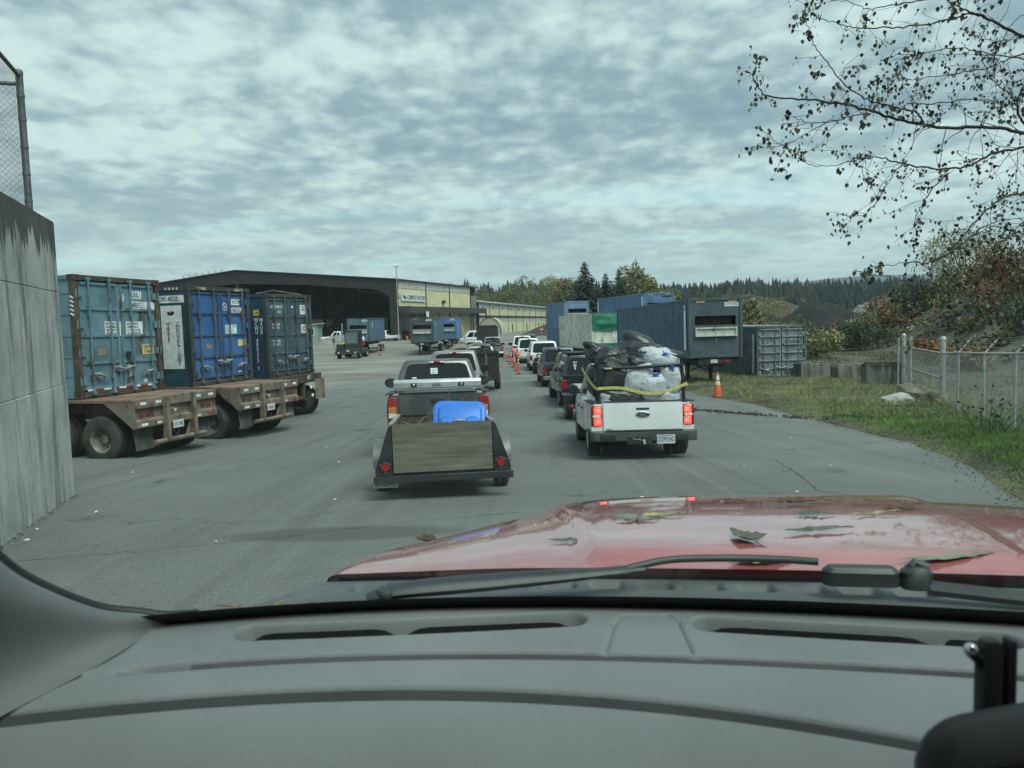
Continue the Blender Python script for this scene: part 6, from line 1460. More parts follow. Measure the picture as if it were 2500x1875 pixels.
# autumn bushes in the hollow and on the bank
GB_ = 'autumn bushes beyond the weathered container'
for i, (lab, x, y, h, r_, m, n_) in enumerate((
    ('tall yellow-tan bush just right of the blue container', 30.6, 100, 6.2, 2.4, 'pl', 1500), ('olive bush above the weathered container', 33.0, 86, 1.9, 3.5, 'ol', 1200), ('tan bush below the black compost pile', 42.0, 104, 2.3, 4.0, 'br', 1100),
    ('dark green bush in the hollow', 27.8, 66, 2.2, 2.4, 'dk', 900), ('dark brown thicket at the foot of the bank', 30.4, 66, 2.5, 2.6, 'dk', 1000), ('golden bush rising before the compost pile', 33.8, 74, 3.0, 1.7, 'pl', 1100),
    ('russet bush right of the golden one', 37.6, 78, 3.6, 2.2, 'br', 1100), ('low tan shrub by the weathered container', 22.2, 56, 2.0, 2.0, 'pl', 600), ('olive shrub at the left of the hollow', 22.8, 62, 3.0, 2.4, 'ol', 700),
    ('brown scrub at the crest left of the bank', 46, 98, 3.4, 5, 'br', 1200), ('far ochre bush under the forest edge', 62, 215, 9, 7, 'br', 700), ('far tan bush under the forest edge', 74, 225, 8.5, 7, 'pl', 700), ('grey brown thicket left of the compost pile', 44, 130, 3.0, 6, 'ol', 1000))):
    bush('autumn_bush', lab, x, y, h, r_, leafmats[m], 60+i, n_*3, .11 if y < 90 else .22, GB_)
GH = 'scrub on the right-hand bank'
for i, (lab, x, y, h, r_, m, n_) in enumerate((
    ('orange bush low on the bank behind the fence gate', 25.0, 46, 1.6, 1.3, 'or', 500), ('tall orange tree-like bush high on the bank', 36.0, 58, 4.4, 1.5, 'or', 900), ('wide yellow-brown bush on the crest', 40, 68, 5.6, 3.6, 'pl', 1400),
    ('dark evergreen shrub on the left shoulder of the bank', 38, 72, 3.4, 2.2, 'dk', 800), ('golden bush at the right edge of the bank', 35.5, 50, 4.2, 2.6, 'or', 1100), ('brown scrub half way up the bank', 33.5, 52, 2.4, 2.2, 'br', 700),
    ('olive scrub on the crest at the right', 38.5, 52, 5.0, 3.4, 'ol', 1400), ('tangled dull bush above the fence', 30.5, 45, 2.0, 2.0, 'dk', 700), ('tan scrub near the fence corner', 23.2, 39, 1.3, 1.2, 'br', 450), ('big olive crown at the far right of the bank', 42, 54, 7.5, 4.2, 'ol', 1600), ('russet scrub beside the golden bush', 32.5, 44, 3.0, 2.2, 'br', 800))):
    bush('bank_bush', lab, x, y, h, r_, leafmats[m], 90+i, n_*3, .10, GH)
# far wood
rg = random.Random(11); mb = MB()
def spike(mb, x, y, z, h, r, rg):
    tiers = 6; n = 7
    for k in range(tiers):
        f = k/tiers; z0 = z+h*(.10+.82*f); z1 = z0+h*.28*(1.1-f*.55); rr = r*(1-f)**.85*(.8+.4*rg.random())+.12; a0 = rg.random()*6.28
        vs = []
        for j in range(n*2):
            a = a0+j*PI/n; q = rr*(1 if j % 2 else .5)*(.75+.5*rg.random()); vs.append((x+q*math.cos(a), y+q*math.sin(a), z0-(.04*h if j % 2 else 0)+rg.gauss(0,.012)*h))
        o = len(vs); vs.append((x, y, min(z1, z+h))); mb.add(vs, [(j, (j+1) % o, o) for j in range(o)])
for k in range(2300):
    y = 340+320*rg.random()**.8; x = rg.uniform(-.30, .62)*y
    if rg.random() < .25 and x < 60: y += 60
    mb.m = 1 if rg.random() < .16 else 0
    h = rg.uniform(12, 20)*(1.12 if x < 60 else .95)*(.8+.3*(noise.noise(Vector((x*.02, y*.02, 0)))+.5)); spike(mb, x, y, gh(x, y)-1, h, h*(rg.uniform(.17,.26) if mb.m == 0 else rg.uniform(.28,.40)), rg)
tag(mb.build('far_wood', [conif2, pmat('far olive crowns', (.055,.062,.03), .9, var=.35, scale=.05, world=True)], fix=False), kind='stuff')
hl = MB()
def hf(u, v):
    x = -2400+4800*u; y = 1500+900*v; return (x, y, -5+(34+34*noise.noise(Vector((x*.0016, 3, 0)))+95*math.exp(-((x-1050)/420)**2))*math.sin(v*PI*.5))
hl.grid(hf, 120, 8); tag(hl.build('hills', pmat('blue grey hills', (.05,.075,.085), .95, var=.15, scale=.01, world=True), smooth=60), kind='structure')
# weeds and rough grass tufts on the rough ground
rg = np.random.default_rng(4); m = MB(); V = []; F = []
for i in range(26000):
    y = rg.uniform(17, 62); x = rg.uniform(9.5, 34)
    if x < interp(VR, y)-3 or bank(x, y) > 4.5: continue
    c = noise.noise(Vector((x*.35, y*.35, 11)))
    if c < .05 and rg.random() < .88: continue
    z = ground_z(x, y)-.02; h = rg.uniform(.08, .34)*(.7+.9*max(0, c)); a = rg.random()*6.28; w = .012+.0003*y; lx, ly = rg.normal(0,.3)*h, rg.normal(0,.3)*h
    o = len(V); V += [(x-w*math.cos(a), y-w*math.sin(a), z), (x+w*math.cos(a), y+w*math.sin(a), z), (x+lx, y+ly, z+h)]; F.append((o,o+1,o+2))
m.v = V; m.f = F; m.mi = [0]*len(F)
tag(m.build('rough_weeds', pmat('dead weed stalks', (.125,.105,.06), .9, var=.35, scale=.5, world=True), fix=False), kind='stuff')
m = MB(); rg = np.random.default_rng(9); sm_ = [leafmats['ol'], leafmats['br'], leafmats['dk'], leafmats['pl']]
for k in range(3200):
    x = rg.uniform(21, 50); y = rg.uniform(28, 90); b_ = bank(x, y)
    if b_ < .25: continue
    f = min(1, b_/6); 
    if rg.random() > .22+.78*f**1.3: continue
    z = ground_z(x, y); r_ = rg.uniform(.3, .9)*(.5+1.2*f); m.m = int(rg.choice([0,1,2,3], p=[.27,.38,.2,.15])); n_ = int(35+50*f)
    for i in range(n_):
        d = rg.normal(0, .45, 3)*r_; s_ = rg.uniform(.08,.19); p = Vector((x+d[0], y+d[1], z+abs(d[2])*.8)); a_ = Vector(rg.normal(0,1,3)).normalized(); b2 = a_.orthogonal().normalized()*s_; c2_ = a_.cross(b2)*.7
        m.add([p-b2, p+c2_, p+b2, p-c2_], [(0,1,2,3)])
tag(m.build('bank_scrub', sm_, fix=False), kind='stuff')
# ------------------------------------------------------------------ right-hand fence, blocks, rocks
gal = pmat('pale galvanised pipe', (.40,.41,.40), .5, .3, var=.15, scale=9); wire_m = pmat('galvanised fence wire', (.30,.31,.30), .5, .4, var=.1)
FP = [(15.5, 30.4), (14.85, 28.6), (12.99, 23.15), (11.95, 20.55), (11.2, 18.2), (10.14, 15.45), (9.2, 13), (8.4, 10.6), (7.6, 8.0)]
fr = thing('chain_link_fence', 'galvanised chain-link fence with barbed-wire arms right of the verge', 'fence', (12.6, 22.4, gz(22.4)))
def fl(x, y, z): return Vector((x-12.6, y-22.4, z-gz(22.4)))
HF = 1.58
for i, (x, y) in enumerate(FP):
    b = verge_z(x, y) if i > 2 else gz(y); big = i in (0, 2); r_ = .085 if big else (.05 if i == 1 else .03)
    p = fl(x, y, b); mb = MB(); mb.cyl(p-Vector((0,0,.1)), p+Vector((0,0,HF+(.42 if i < 3 else .02))), r_, n=12)
    if big: mb.lathe([(r_+.012, 0), (r_+.012,.05), (r_*.6,.11), (0,.12)], 'z', p+Vector((0,0,HF+.40)), 12)
    mb.build('post', gal, fr, smooth=40)
    if big:
        for k in range(5): mb = MB(); mb.cyl(p+Vector((0,0,.25+k*.3)), p+Vector((0,0,.29+k*.3)), r_+.012, n=12); mb.build('post_band', steel_gal, fr, smooth=40)
    if i > 2:
        dx, dy = .30, -.06; mb = MB(); mb.tube([p+Vector((0,0,HF)), p+Vector((dx,dy,HF+.36))], .022, 6); mb.build('barb_arm', gal, fr)
        for k in (.35, .65, .95): mb = MB(); q = p+Vector((dx*k,dy*k,HF+.36*k)); mb.box(q.x, q.y, q.z, .05,.05,.03); mb.build('wire_clip', dark_steel, fr)
mb = MB()
for i in range(len(FP)-1):
    (xa, ya), (xb, yb) = FP[i], FP[i+1]; ba = verge_z(xa, ya) if i > 2 else gz(ya); bb = verge_z(xb, yb) if i+1 > 2 else gz(yb)
    a, b = fl(xa, ya, ba), fl(xb, yb, bb)
    MB().tube([a+Vector((0,0,HF)), b+Vector((0,0,HF))], .024, 8).build('top_rail', gal, fr, smooth=40)
    if i < 2:
        MB().tube([a+Vector((0,0,HF*.52)), b+Vector((0,0,HF*.52))], .022, 8).build('mid_rail', gal, fr, smooth=40); MB().tube([a+Vector((0,0,.06)), b+Vector((0,0,.06))], .022, 8).build('bottom_rail', gal, fr, smooth=40)
        MB().tube([a+Vector((0,0,.1)), b+Vector((0,0,HF*.9))], .008, 5).build('brace_wire', gal, fr)
    w = (Vector((b.x,b.y,0))-Vector((a.x,a.y,0))).length; sl_ = (b.z-a.z)
    s0 = len(mb.v); chainlink(mb, (a.x,a.y,a.z), (b.x,b.y,a.z), HF, pitch=.06, r=.0022, z0=.02)
    d = Vector((b.x-a.x, b.y-a.y)); dl2 = d.length_squared
    for k in range(s0, len(mb.v)):
        v = mb.v[k]; t_ = ((v[0]-a.x)*d.x+(v[1]-a.y)*d.y)/dl2; mb.v[k] = (v[0], v[1], v[2]+sl_*t_)
    if i > 2:
        for k in (.35, .65, .95): mb.tube([a+Vector((.30*k,-.06*k,HF+.36*k)), b+Vector((.30*k,-.06*k,HF+.36*k))], .004, 4)
tag(mb.build('wire_mesh', wire_m, fr, fix=False), kind='stuff')
for x, y in ((14.9, 29.6), (15.1, 30.0)):
    mb = MB(); p = fl(x, y, gz(y)); mb.cyl(p, p+Vector((0,0,HF+.35)), .035, n=8); mb.build('gate_post', gal, fr, smooth=40)
cb = concrete('mossy concrete block', (.15,.15,.13), top=.05)
GBK = 'concrete ecology blocks in the grass'
for lab, x, y, rz, l, h in (('concrete block half hidden by the weathered container', 14.3, 36.6, 8, 1.5, .82), ('low middle concrete block in the dry grass', 15.5, 34.9, 4, 1.75, .72), ('tallest concrete block beside the fence gate', 15.0, 31.0, -10, 1.5, .98)):
    t = thing('concrete_block', lab, 'concrete block', (x, y, gz(y)-.08), (0, 0, R(rz)), GBK)
    MB().bx(-l/2, l/2, -.38, .38, 0, h).build('block', cb, t, bevel=.03)
    for s_ in (-1, 1): MB().bx(s_*l*.25-l*.20, s_*l*.25+l*.20, -.28, .28, h-.002, h+.06).build('top_key', cb, t, bevel=.02)
def rock(label, x, y, z, d, seed, mat, rz=0):
    bm = bmesh.new(); bmesh.ops.create_icosphere(bm, subdivisions=4, radius=1)
    for v in bm.verts:
        p = v.co.normalized(); o_ = Vector((seed*5, 0, 0)); k = 1+.30*noise.noise(p*1.3+o_)+.12*noise.noise(p*3.5+o_)+.05*noise.noise(p*9+o_)
        if p.z < -.3: k *= .8
        v.co = Vector((p.x*d[0]*k, p.y*d[1]*k, p.z*d[2]*k))
    me = bpy.data.meshes.new('boulder'); bm.to_mesh(me); bm.free(); me.materials.append(mat); me.shade_smooth(); me.set_sharp_from_angle(angle=R(35))
    o = bpy.data.objects.new('boulder', me); COL.objects.link(o); o.location = (x, y, z); o.rotation_euler[2] = rz
    return tag(o, label, 'boulder')
rock('pale white boulder lying in the grass before the fence', 11.75, 23.3, gz(23.3)+.12, (.58,.40,.30), 2, pmat('white rock', (.30,.30,.285), .85, var=.18, scale=3, bump=.6, bscale=10), .4)
rock('brown boulder behind the white one', 12.4, 23.8, gz(23.8)+.2, (.50,.5,.44), 5, pmat('brown rock', (.15,.13,.105), .9, var=.25, scale=3, bump=.6, bscale=10), 1.1)
rock('grey brown boulder leaning on the thick fence post', 12.75, 23.3, gz(23.3)+.1, (.45,.42,.42), 9, pmat('brown rock'), 2.1)
# ------------------------------------------------------------------ cones and delineators
orange = pmat('orange plastic', (.68,.095,.025), .5, var=.08, scale=3, dust=((.45,.12,.06), .3)); refl = pmat('white reflective band', (.66,.67,.66), .35, var=.06)
def cone(label, x, y, s=1., group=None, rz=0):
    t = thing('traffic_cone', label, 'traffic cone', (x, y, gz(y)+.012 if x < 7 else verge_z(x, y)), (0,0,rz), group)
    mb = MB(); mb.prism(rrect(.40*s,.40*s,.05*s), 'z', 0, .035*s); mb.build('base', black_plastic, t, bevel=.006)
    def rr(z): return .135*s*(1-z/.95)+.022*s
    mb = MB(); H_ = .90
    for a, b in ((.035,.44),(.59,.655),(.80,.885)): pass
    mb.lathe([(.155*s,.035*s),(rr(.06)*1.02,.06*s),(rr(.9),.90*s),(rr(.9)*.7,.912*s),(0,.912*s)], 'z', n=20); b = mb.build('cone_body', orange, t, smooth=40)
    for a, c in ((.46,.58),(.64,.79)):
        mb = MB(); mb.lathe([(rr(a)+.003,a*s),(rr(c)+.003,c*s),(rr(c),c*s),(rr(a),a*s)], 'z', n=20, close=True); mb.build('reflective_band', refl, t, smooth=40)
    return t
cone('orange traffic cone with two white bands at the road edge', 7.42, 27.7, 1.0)
cone('small orange cone before the yellow wall', -18.4, 137, .9); cone('small orange cone by the parked white crew-cab', -4.9, 112, .9)
def delin(label, x, y, lean=(0,0), group='orange delineator posts between the lanes', h=1.07):
    t = thing('delineator_post', label, 'delineator', (x, y, gz(y)+.012), (lean[0], lean[1], 0), group)
    MB().lathe([(.20,0),(.20,.03),(.17,.045),(.06,.06),(0,.06)], 'z', n=10).build('base', black_plastic, t, smooth=40)
    MB().lathe([(.055,.05),(.05,.5),(.05,h*.9),(.06,h*.92),(.055,h),(.0,h+.01)], 'z', n=12).build('post', orange, t, smooth=40)
    for z in (.66,.84): MB().lathe([(.0525,z),(.0525,z+.10),(.05,z+.10),(.05,z)], 'z', n=12, close=True).build('reflective_band', refl, t, smooth=40)
    return t
ORD = ['nearest', 'second', 'third', 'fourth', 'fifth', 'sixth', 'seventh', 'eighth', 'ninth', 'tenth', 'eleventh']
for i, (x, y, l) in enumerate(((.42,47.3,(0,0)), (.27,50.7,(0,R(-5))), (.14,55.0,(0,R(3))), (-.1,59,(0,R(9))), (-.3,62.8,(0,R(-4))), (-.64,67.9,(0,0)), (-.92,73,(0,R(2))), (-1.15,78,(0,0)), (-1.3,82.5,(0,0)), (-1.5,88,(0,R(-3))), (-1.6,94,(0,0)))):
    delin('%s orange delineator post in the row between the lanes' % ORD[i], x, y, l)
delin('lone orange delineator post beside the yard tractor', -14.3, 83.6, (0, R(-3)), 'lone posts in the yard', 1.25)
# signs beyond the queue
def sign(label, x, y, z, w, h, mat, txt=None, col=None, rz=0, roundish=False):
    t = thing('road_sign', label, 'sign', (x, y, gz(y)), (0,0,rz)); MB().cyl((0,.05,0),(0,.05,z+h/2),.04,n=8).build('post', steel_gal, t)
    mb = MB()
    if roundish: mb.lathe([(0,-.02),(w/2,-.02),(w/2,.0),(0,.0)], 'y', (0,0,z), 20)
    else: mb.bx(-w/2,w/2,-.02,0,z-h/2,z+h/2)
    p = mb.build('panel', mat, t)
    if roundish: MB().bx(-w*.36,w*.36,-.03,-.02,z-w*.09,z+w*.09).build('bar', decal_white, p)
    if txt: text(txt, h*.16, col or ink_black, p, (0,-.024,z), FX, FZ, align='CENTER', sx=.7)
    return t
sign('blue notice board beside the blue containers', -9.0, 112, 1.5, .9, 1.3, pmat('notice blue', (.06,.20,.38), .5, var=.3, scale=6))
sign('white notice board right of the blue one', -8.2, 113, 2.1, .85, 1.4, decal_white)
sign('yellow notice panel on a post by the white crew-cab', -7.3, 114, 2.1, .6, 1.1, pmat('notice yellow', (.55,.40,.05), .5))
sign('round red no-entry sign in front of the low building', -5.3, 104, 1.75, .62, .62, red_tape, roundish=True)
sign('round red no-entry sign beside the stacked containers', 4.35, 108, 1.75, .62, .62, red_tape, roundish=True)
CRACKS = [([(-4.67,6.72),(-3.5,7.0),(-2.4,7.42),(-1.12,8.05),(.05,8.4)], .006, 1), ([(4.3,12.6),(4.0,10.6),(3.7,9.3),(4.0,8.8)], .007, 2), ([(2.2,17.5),(3.4,16.2),(4.6,16.6)], .008, 3), ([(-7.5,14.2),(-5.2,13.2),(-3.4,13.6)], .007, 4)]
# mud clods, litter, verge debris
rg = random.Random(21); mb = MB()
def clod(mb, x, y, z, s, rg):
    vs = [(x+rg.gauss(0,.5)*s, y+rg.gauss(0,.5)*s, z+rg.random()*s*.8) for _ in range(6)]
    mb.add(vs, [(0,1,2),(1,2,3),(2,3,4),(3,4,5),(0,2,4),(1,3,5),(0,1,5)])
for k in range(620):
    t_ = rg.random(); x = 5.2+4.0*t_+rg.gauss(0,.15); y = 24.2-5.2*t_+rg.gauss(0,.10+.25*t_*(1-t_))
    z = gz(y)+.012 if x < interp(EDGE, y) else verge_z(x, y)+.03
    if noise.noise(Vector((x*1.4, 0, 3))) < -.1 and rg.random() < .7: continue
    clod(mb, x, y, z, rg.uniform(.02,.075), rg)
tag(mb.build('mud_clods', pmat('wet mud', (.032,.027,.022), .9), fix=False), kind='stuff')
mb = MB()
for k in range(5200):
    y = rg.uniform(4, 26); x = interp(EDGE, y)+rg.gauss(.16,.20)*(1.2 if y < 13 else .8)
    z = max(gz(y)+.013, verge_z(x, y) if x > interp(EDGE, y) else -9); s = rg.uniform(.006,.022)
    mb.m = 0 if rg.random() < .75 else 1; clod(mb, x, y, z, s, rg)
tag(mb.build('verge_debris', [pmat('dark leaf mould', (.035,.030,.025), .9), pmat('pale dead leaves', (.20,.18,.14), .9)], fix=False), kind='stuff')
crk = pmat('crack shadow', (.028,.028,.027), .95)
def crack(P, w, seed):
    rg_ = random.Random(seed); pts = crv2(P, 60); mb = MB(); vs = []
    for i, p in enumerate(pts):
        q = Vector((p.x+rg_.gauss(0,.012), p.y+rg_.gauss(0,.02), 0)); d = (pts[min(i+1,60)]-pts[max(i-1,0)]).normalized(); n_ = Vector((-d.y, d.x, 0))*w*rg_.uniform(.25,1.1)
        for k in (-1, 1): v = q+n_*k; vs.append((v.x, v.y, gz(v.y)+.0165))
    mb.add(vs, [(2*i, 2*i+1, 2*i+3, 2*i+2) for i in range(60)]); o = mb.build('crack', crk, bpy.data.objects['asphalt_road'], fix=False); return o
def crv2(P, n):
    out = []
    for i in range(n+1):
        f = i/n*(len(P)-1); k = min(int(f), len(P)-2); out.append(Vector(P[k]).to_3d().lerp(Vector(P[k+1]).to_3d(), f-k))
    return out
for P, w, sd in CRACKS: crack(P, w, sd)
mb = MB()
for k in range(420):
    t_ = rg.uniform(.2, 7.5); o_ = abs(rg.gauss(0,.05))+.02; x = -6.24+.332*t_+.943*o_; y = 10.75-.943*t_+.332*o_; mb.m = 0 if rg.random() < .45 else 1; clod(mb, x, y, gz(y)+.013, rg.uniform(.005,.02), rg)
tag(mb.build('wall_foot_debris', [pmat('pale grit', (.33,.32,.29), .9), pmat('dark leaf mould')], fix=False), kind='stuff')
mb = MB(); sm = MB().prism([(.0,.0),(.05,.01),(.06,.035),(.02,.045)], 'z', 0, .012)
pp = sm.build('paper_scrap', pmat('litter white', (.62,.62,.6), .8)); first = True
for (x, y) in ((-2.9,7.3),(-5.05,9.1),(-2.3,9.6),(-3.2,14),(-6.6,13.2),(-4.2,17),(3.4,9.2),(4.8,11.5),(5.2,14.5),(4.6,8.3),(4.4,7.4),(5.9,16.2),(-7.2,18),(1.5,9.1),(-5.2,8.2),(-4.95,7.6),(3.6,11.9)):
    o = pp if first else pp.copy()
    if not first: COL.objects.link(o)
    first = False; o.location = (x, y, gz(y)+.016); o.rotation_euler = (rg.uniform(-.2,.2), rg.uniform(-.2,.2), rg.uniform(0,6)); k = rg.uniform(.5,1.0); o.scale = (k,k,1)
    tag(o, 'small white scrap of litter lying on the bare asphalt', 'litter', 'white litter scraps on the asphalt')
# ------------------------------------------------------------------ the tree overhanging from the right
leaf_shape = [(0,0),(.32,.10),(.46,.34),(.40,.58),(.20,.80),(0,1.02),(-.20,.80),(-.40,.58),(-.46,.34),(-.32,.10)]
def leaf_mesh(name, size, curl, mat):
    me = bpy.data.meshes.new(name); vs = [(x*size*.95, y*size, -abs(x)*size*curl+.10*size*math.sin(y*3)) for x, y in leaf_shape]+[(0, .4*size, .03*size)]
    n = len(leaf_shape); me.from_pydata(vs, [], [(i, (i+1) % n, n) for i in range(n)]); me.materials.append(mat); return me
leaf_d = pmat('dark poplar leaf', (.030,.040,.014), .55, var=.3, scale=7); leaf_y = pmat('yellowing poplar leaf', (.10,.095,.03), .6, var=.3, scale=7)
ot = thing('poplar_tree', 'leafy poplar reaching into the picture from the right edge', 'tree', (7.9, 9.6, gz(9.6)))
OB = Vector((7.9, 9.6, gz(9.6)))
rg = random.Random(33)
mb = MB(); mb.tube([Vector((0,0,-.1)), Vector((-.1,-.05,1.6)), Vector((.1,-.1,3.2)), Vector((.0,.1,4.8)), Vector((.2,.1,7.5)), Vector((.3,.0,10))], [.26,.22,.19,.15,.10,.04], 12)
mb.build('trunk', barkd, ot, smooth=60)
# limbs: hand laid paths (metres), they leave the trunk and sweep left with a droop
LIMBS = []
LIMBS.append((0.030, [(3.70,6.80,4.49), (3.93,6.90,4.43), (4.17,7.00,4.40), (4.66,7.10,4.22), (5.14,7.20,4.08)]))
LIMBS.append((0.036, [(2.07,6.90,3.95), (2.18,7.04,3.85), (2.32,7.17,3.83), (2.71,7.31,3.83), (3.09,7.45,3.82), (3.43,7.58,3.78), (3.71,7.72,3.74), (4.05,7.85,3.71), (4.41,7.99,3.70), (4.96,8.13,3.72), (5.45,8.26,3.65), (6.12,8.40,3.50)]))
LIMBS.append((0.018, [(2.57,7.00,4.44), (2.65,7.11,4.34), (2.79,7.22,4.21), (3.01,7.34,4.03), (3.23,7.45,3.91), (3.46,7.56,3.85), (3.78,7.68,3.82), (3.98,7.79,3.80), (4.10,7.90,3.72)]))
LIMBS.append((0.027, [(3.02,7.20,3.24), (3.30,7.40,3.30), (3.59,7.60,3.33), (3.94,7.80,3.29), (4.42,8.00,3.29), (4.78,8.20,3.37), (5.13,8.40,3.51), (5.68,8.60,3.62), (6.41,8.80,3.74)]))
LIMBS.append((0.016, [(2.57,7.00,4.60), (2.65,7.00,4.47), (2.87,7.00,4.39), (3.06,7.00,4.35), (3.36,7.00,4.35), (3.68,7.00,4.37), (4.01,7.00,4.44), (4.17,7.00,4.40)]))
LIMBS.append((0.022, [(3.06,6.60,2.24), (3.44,6.80,2.28), (3.71,7.00,2.30), (4.07,7.20,2.49), (4.41,7.40,2.75), (4.74,7.60,2.93), (5.16,7.80,3.00), (5.84,8.00,3.09)]))
LIMBS.append((0.034, [(5.32,8.20,4.23), (5.33,8.35,4.01), (5.47,8.50,3.89), (5.71,8.65,3.80), (6.31,8.80,3.62)]))
LIMBS.append((0.014, [(3.04,7.60,4.83), (3.18,7.56,4.80), (3.36,7.52,4.71), (3.58,7.48,4.72), (3.84,7.44,4.75), (4.23,7.40,4.82)]))
LIMBS.append((0.018, [(3.75,8.00,4.21), (4.10,8.13,4.23), (4.55,8.27,4.31), (5.02,8.40,4.40), (5.29,8.53,4.51), (5.70,8.67,4.66), (6.38,8.80,4.83)]))
LIMBS.append((0.014, [(3.76,7.40,2.64), (3.88,7.57,2.80), (4.07,7.73,3.00), (4.36,7.90,3.24)]))
LIMBS.append((0.015, [(2.70,6.20,2.17), (3.09,6.40,2.13), (3.42,6.60,2.04), (3.94,6.80,1.99), (4.39,7.00,2.00), (4.78,7.20,2.10), (5.43,7.40,2.30)]))
LIMBS.append((0.015, [(3.65,7.60,4.30), (4.00,7.76,4.36), (4.45,7.92,4.46), (4.92,8.08,4.43), (5.42,8.24,4.41), (6.10,8.40,4.27)]))
LIMBS.append((0.010, [(2.48,7.00,3.59), (2.71,7.10,3.57), (2.99,7.20,3.63), (3.30,7.30,3.69)]))
LIMBS.append((0.009, [(2.20,6.90,3.44), (2.36,7.00,3.37), (2.58,7.10,3.45), (2.82,7.20,3.58), (3.06,7.30,3.65)]))
LIMBS.append((0.009, [(2.58,7.20,3.32), (2.70,7.25,3.23), (2.93,7.30,3.22), (3.19,7.35,3.29), (3.32,7.40,3.30)]))
LIMBS.append((0.009, [(3.15,7.50,2.78), (3.36,7.58,2.80), (3.54,7.65,2.95), (3.68,7.72,3.17), (3.86,7.80,3.33)]))
LIMBS.append((0.016, [(5.23,7.90,2.76), (4.83,7.73,2.73), (4.50,7.55,2.64), (4.17,7.38,2.44), (3.82,7.20,2.30)]))
LIMBS.append((0.012, [(4.29,7.20,4.44), (4.42,7.50,4.33), (4.70,7.80,4.13), (5.11,8.10,4.02), (5.38,8.40,3.91)]))
LIMBS.append((0.013, [(5.67,8.60,3.91), (5.28,8.50,4.06), (4.82,8.40,4.08), (4.38,8.30,4.02), (4.09,8.20,4.00)]))
LIMBS.append((0.013, [(4.01,6.40,1.88), (4.33,6.67,2.27), (4.60,6.93,2.53), (5.00,7.20,2.97)]))
LIMBS.append((0.011, [(3.57,6.30,1.95), (4.01,6.67,2.28), (4.50,7.03,2.58), (5.06,7.40,2.83)]))
LIMBS.append((0.012, [(4.92,7.50,4.64), (4.83,7.63,4.61), (4.78,7.77,4.45), (4.79,7.90,4.32)]))
def crv(P, n):
    out = []
    for i in range(n+1):
        f = i/n*(len(P)-1); k = min(int(f), len(P)-2); t = f-k; p0, p1, p2, p3 = [Vector(P[max(0, min(len(P)-1, k+d))]) for d in (-1,0,1,2)]
        out.append(.5*((2*p1)+(p2-p0)*t+(2*p0-5*p1+4*p2-p3)*t*t+(3*p1-p0-3*p2+p3)*t**3))
    return out
TW = MB(); LEAVES = []
def leaf_at(p, rg, s=1.):
    LEAVES.append((p.copy(), rg.random()*6.28, rg.gauss(0, .35), rg.gauss(0,.4), (.027+.023*rg.random()**1.5)*s, rg.random()))
def twig(p, d, L_, r, rg, lv):
    n = max(4, int(L_/.07)); P = [p.copy()]; R_ = [r]
    for i in range(n):
        d = (d+Vector((rg.gauss(0,.17), rg.gauss(0,.17), rg.gauss(0,.15)-.035))).normalized(); p = p+d*L_/n; P.append(p.copy()); R_.append(max(.0016, r*(1-(i+1)/n*.75)))
        if lv < 2 and rg.random() < .36 and i > 0: twig(p, (d+Vector((rg.gauss(0,.7), rg.gauss(0,.7), rg.gauss(-.05,.6)))).normalized(), L_*rg.uniform(.28,.55), max(.002, R_[-1]*.6), rg, lv+1)
        if lv >= 1 and rg.random() < .15: leaf_at(p, rg)
    TW.tube(P, R_, 4, cap=False)
    for k in range(rg.choice((1,2,3) if lv else (1,2))): leaf_at(p+Vector((rg.gauss(0,.03), rg.gauss(0,.03), rg.gauss(0,.03))), rg)
for r, P in LIMBS:
    pts = [p-OB for p in crv(P, len(P)*6)]
    tip_first = True; n = len(pts)-1
    wob = [p+Vector((rg.gauss(0,.006), rg.gauss(0,.006), rg.gauss(0,.006))) for p in pts]
    rr = [max(.003, r*.55*(.14+.86*(i/n)**.8)) for i in range(n+1)]
    mb = MB(); mb.tube(wob, rr, 8); mb.build('branch', barkd, ot, smooth=60)
    L_ = sum((a-b).length for a, b in zip(pts, pts[1:])); cnt = int(L_*9.5)
    for k in range(cnt):
        i = int(rg.uniform(0, n*.93)); d = (pts[max(0, i-1)]-pts[min(n, i+1)]).normalized()
        twig(wob[i], (d*.55+Vector((rg.gauss(0,.55), rg.gauss(0,.55), rg.gauss(-.08,.55)))).normalized(), rg.uniform(.25,.75)*(.25+.75*i/n), max(.0022, rr[i]*.3), rg, 0 if rg.random() < .4 else 1)
    twig(wob[0], (pts[0]-pts[1]).normalized(), .10, .003, rg, 1)
# extra leafy spray low on the right
for k in range(16):
    p = Vector((rg.uniform(3.7, 5.4), rg.uniform(6.2, 7.4), 0)); p.z = 1.85+(p.y/1880)*rg.uniform(40, 260)*(p.x-3.0)/2.2
    twig(p-OB, Vector((rg.gauss(-.4,.4), rg.gauss(0,.5), rg.gauss(0,.4))).normalized(), rg.uniform(.2,.5), .003, rg, 1)
TW.build('twigs', barkd, ot, fix=False)
ot_t = [o for o in kids(ot) if o.name.startswith('twigs')][0]; ot_t['kind'] = 'stuff'
LM = [leaf_mesh('leaf', 1.0, c, m) for m in (leaf_d, leaf_y) for c in (.25, .6)]
LEAVES.sort(key=lambda q: -q[4]/max(1, (q[0]+OB).y))
def leaf_matrix(q):
    p, a, tx, ty, s, _ = q
    return Matrix.Translation(p) @ Matrix.Rotation(a, 4, 'Z') @ Matrix.Rotation(R(-75)+tx, 4, 'X') @ Matrix.Rotation(ty, 4, 'Y') @ Matrix.Scale(s, 4)
def pick(q): return (0 if q[5] < .9 else 2)+(1 if (q[5]*10) % 1 > .5 else 0)
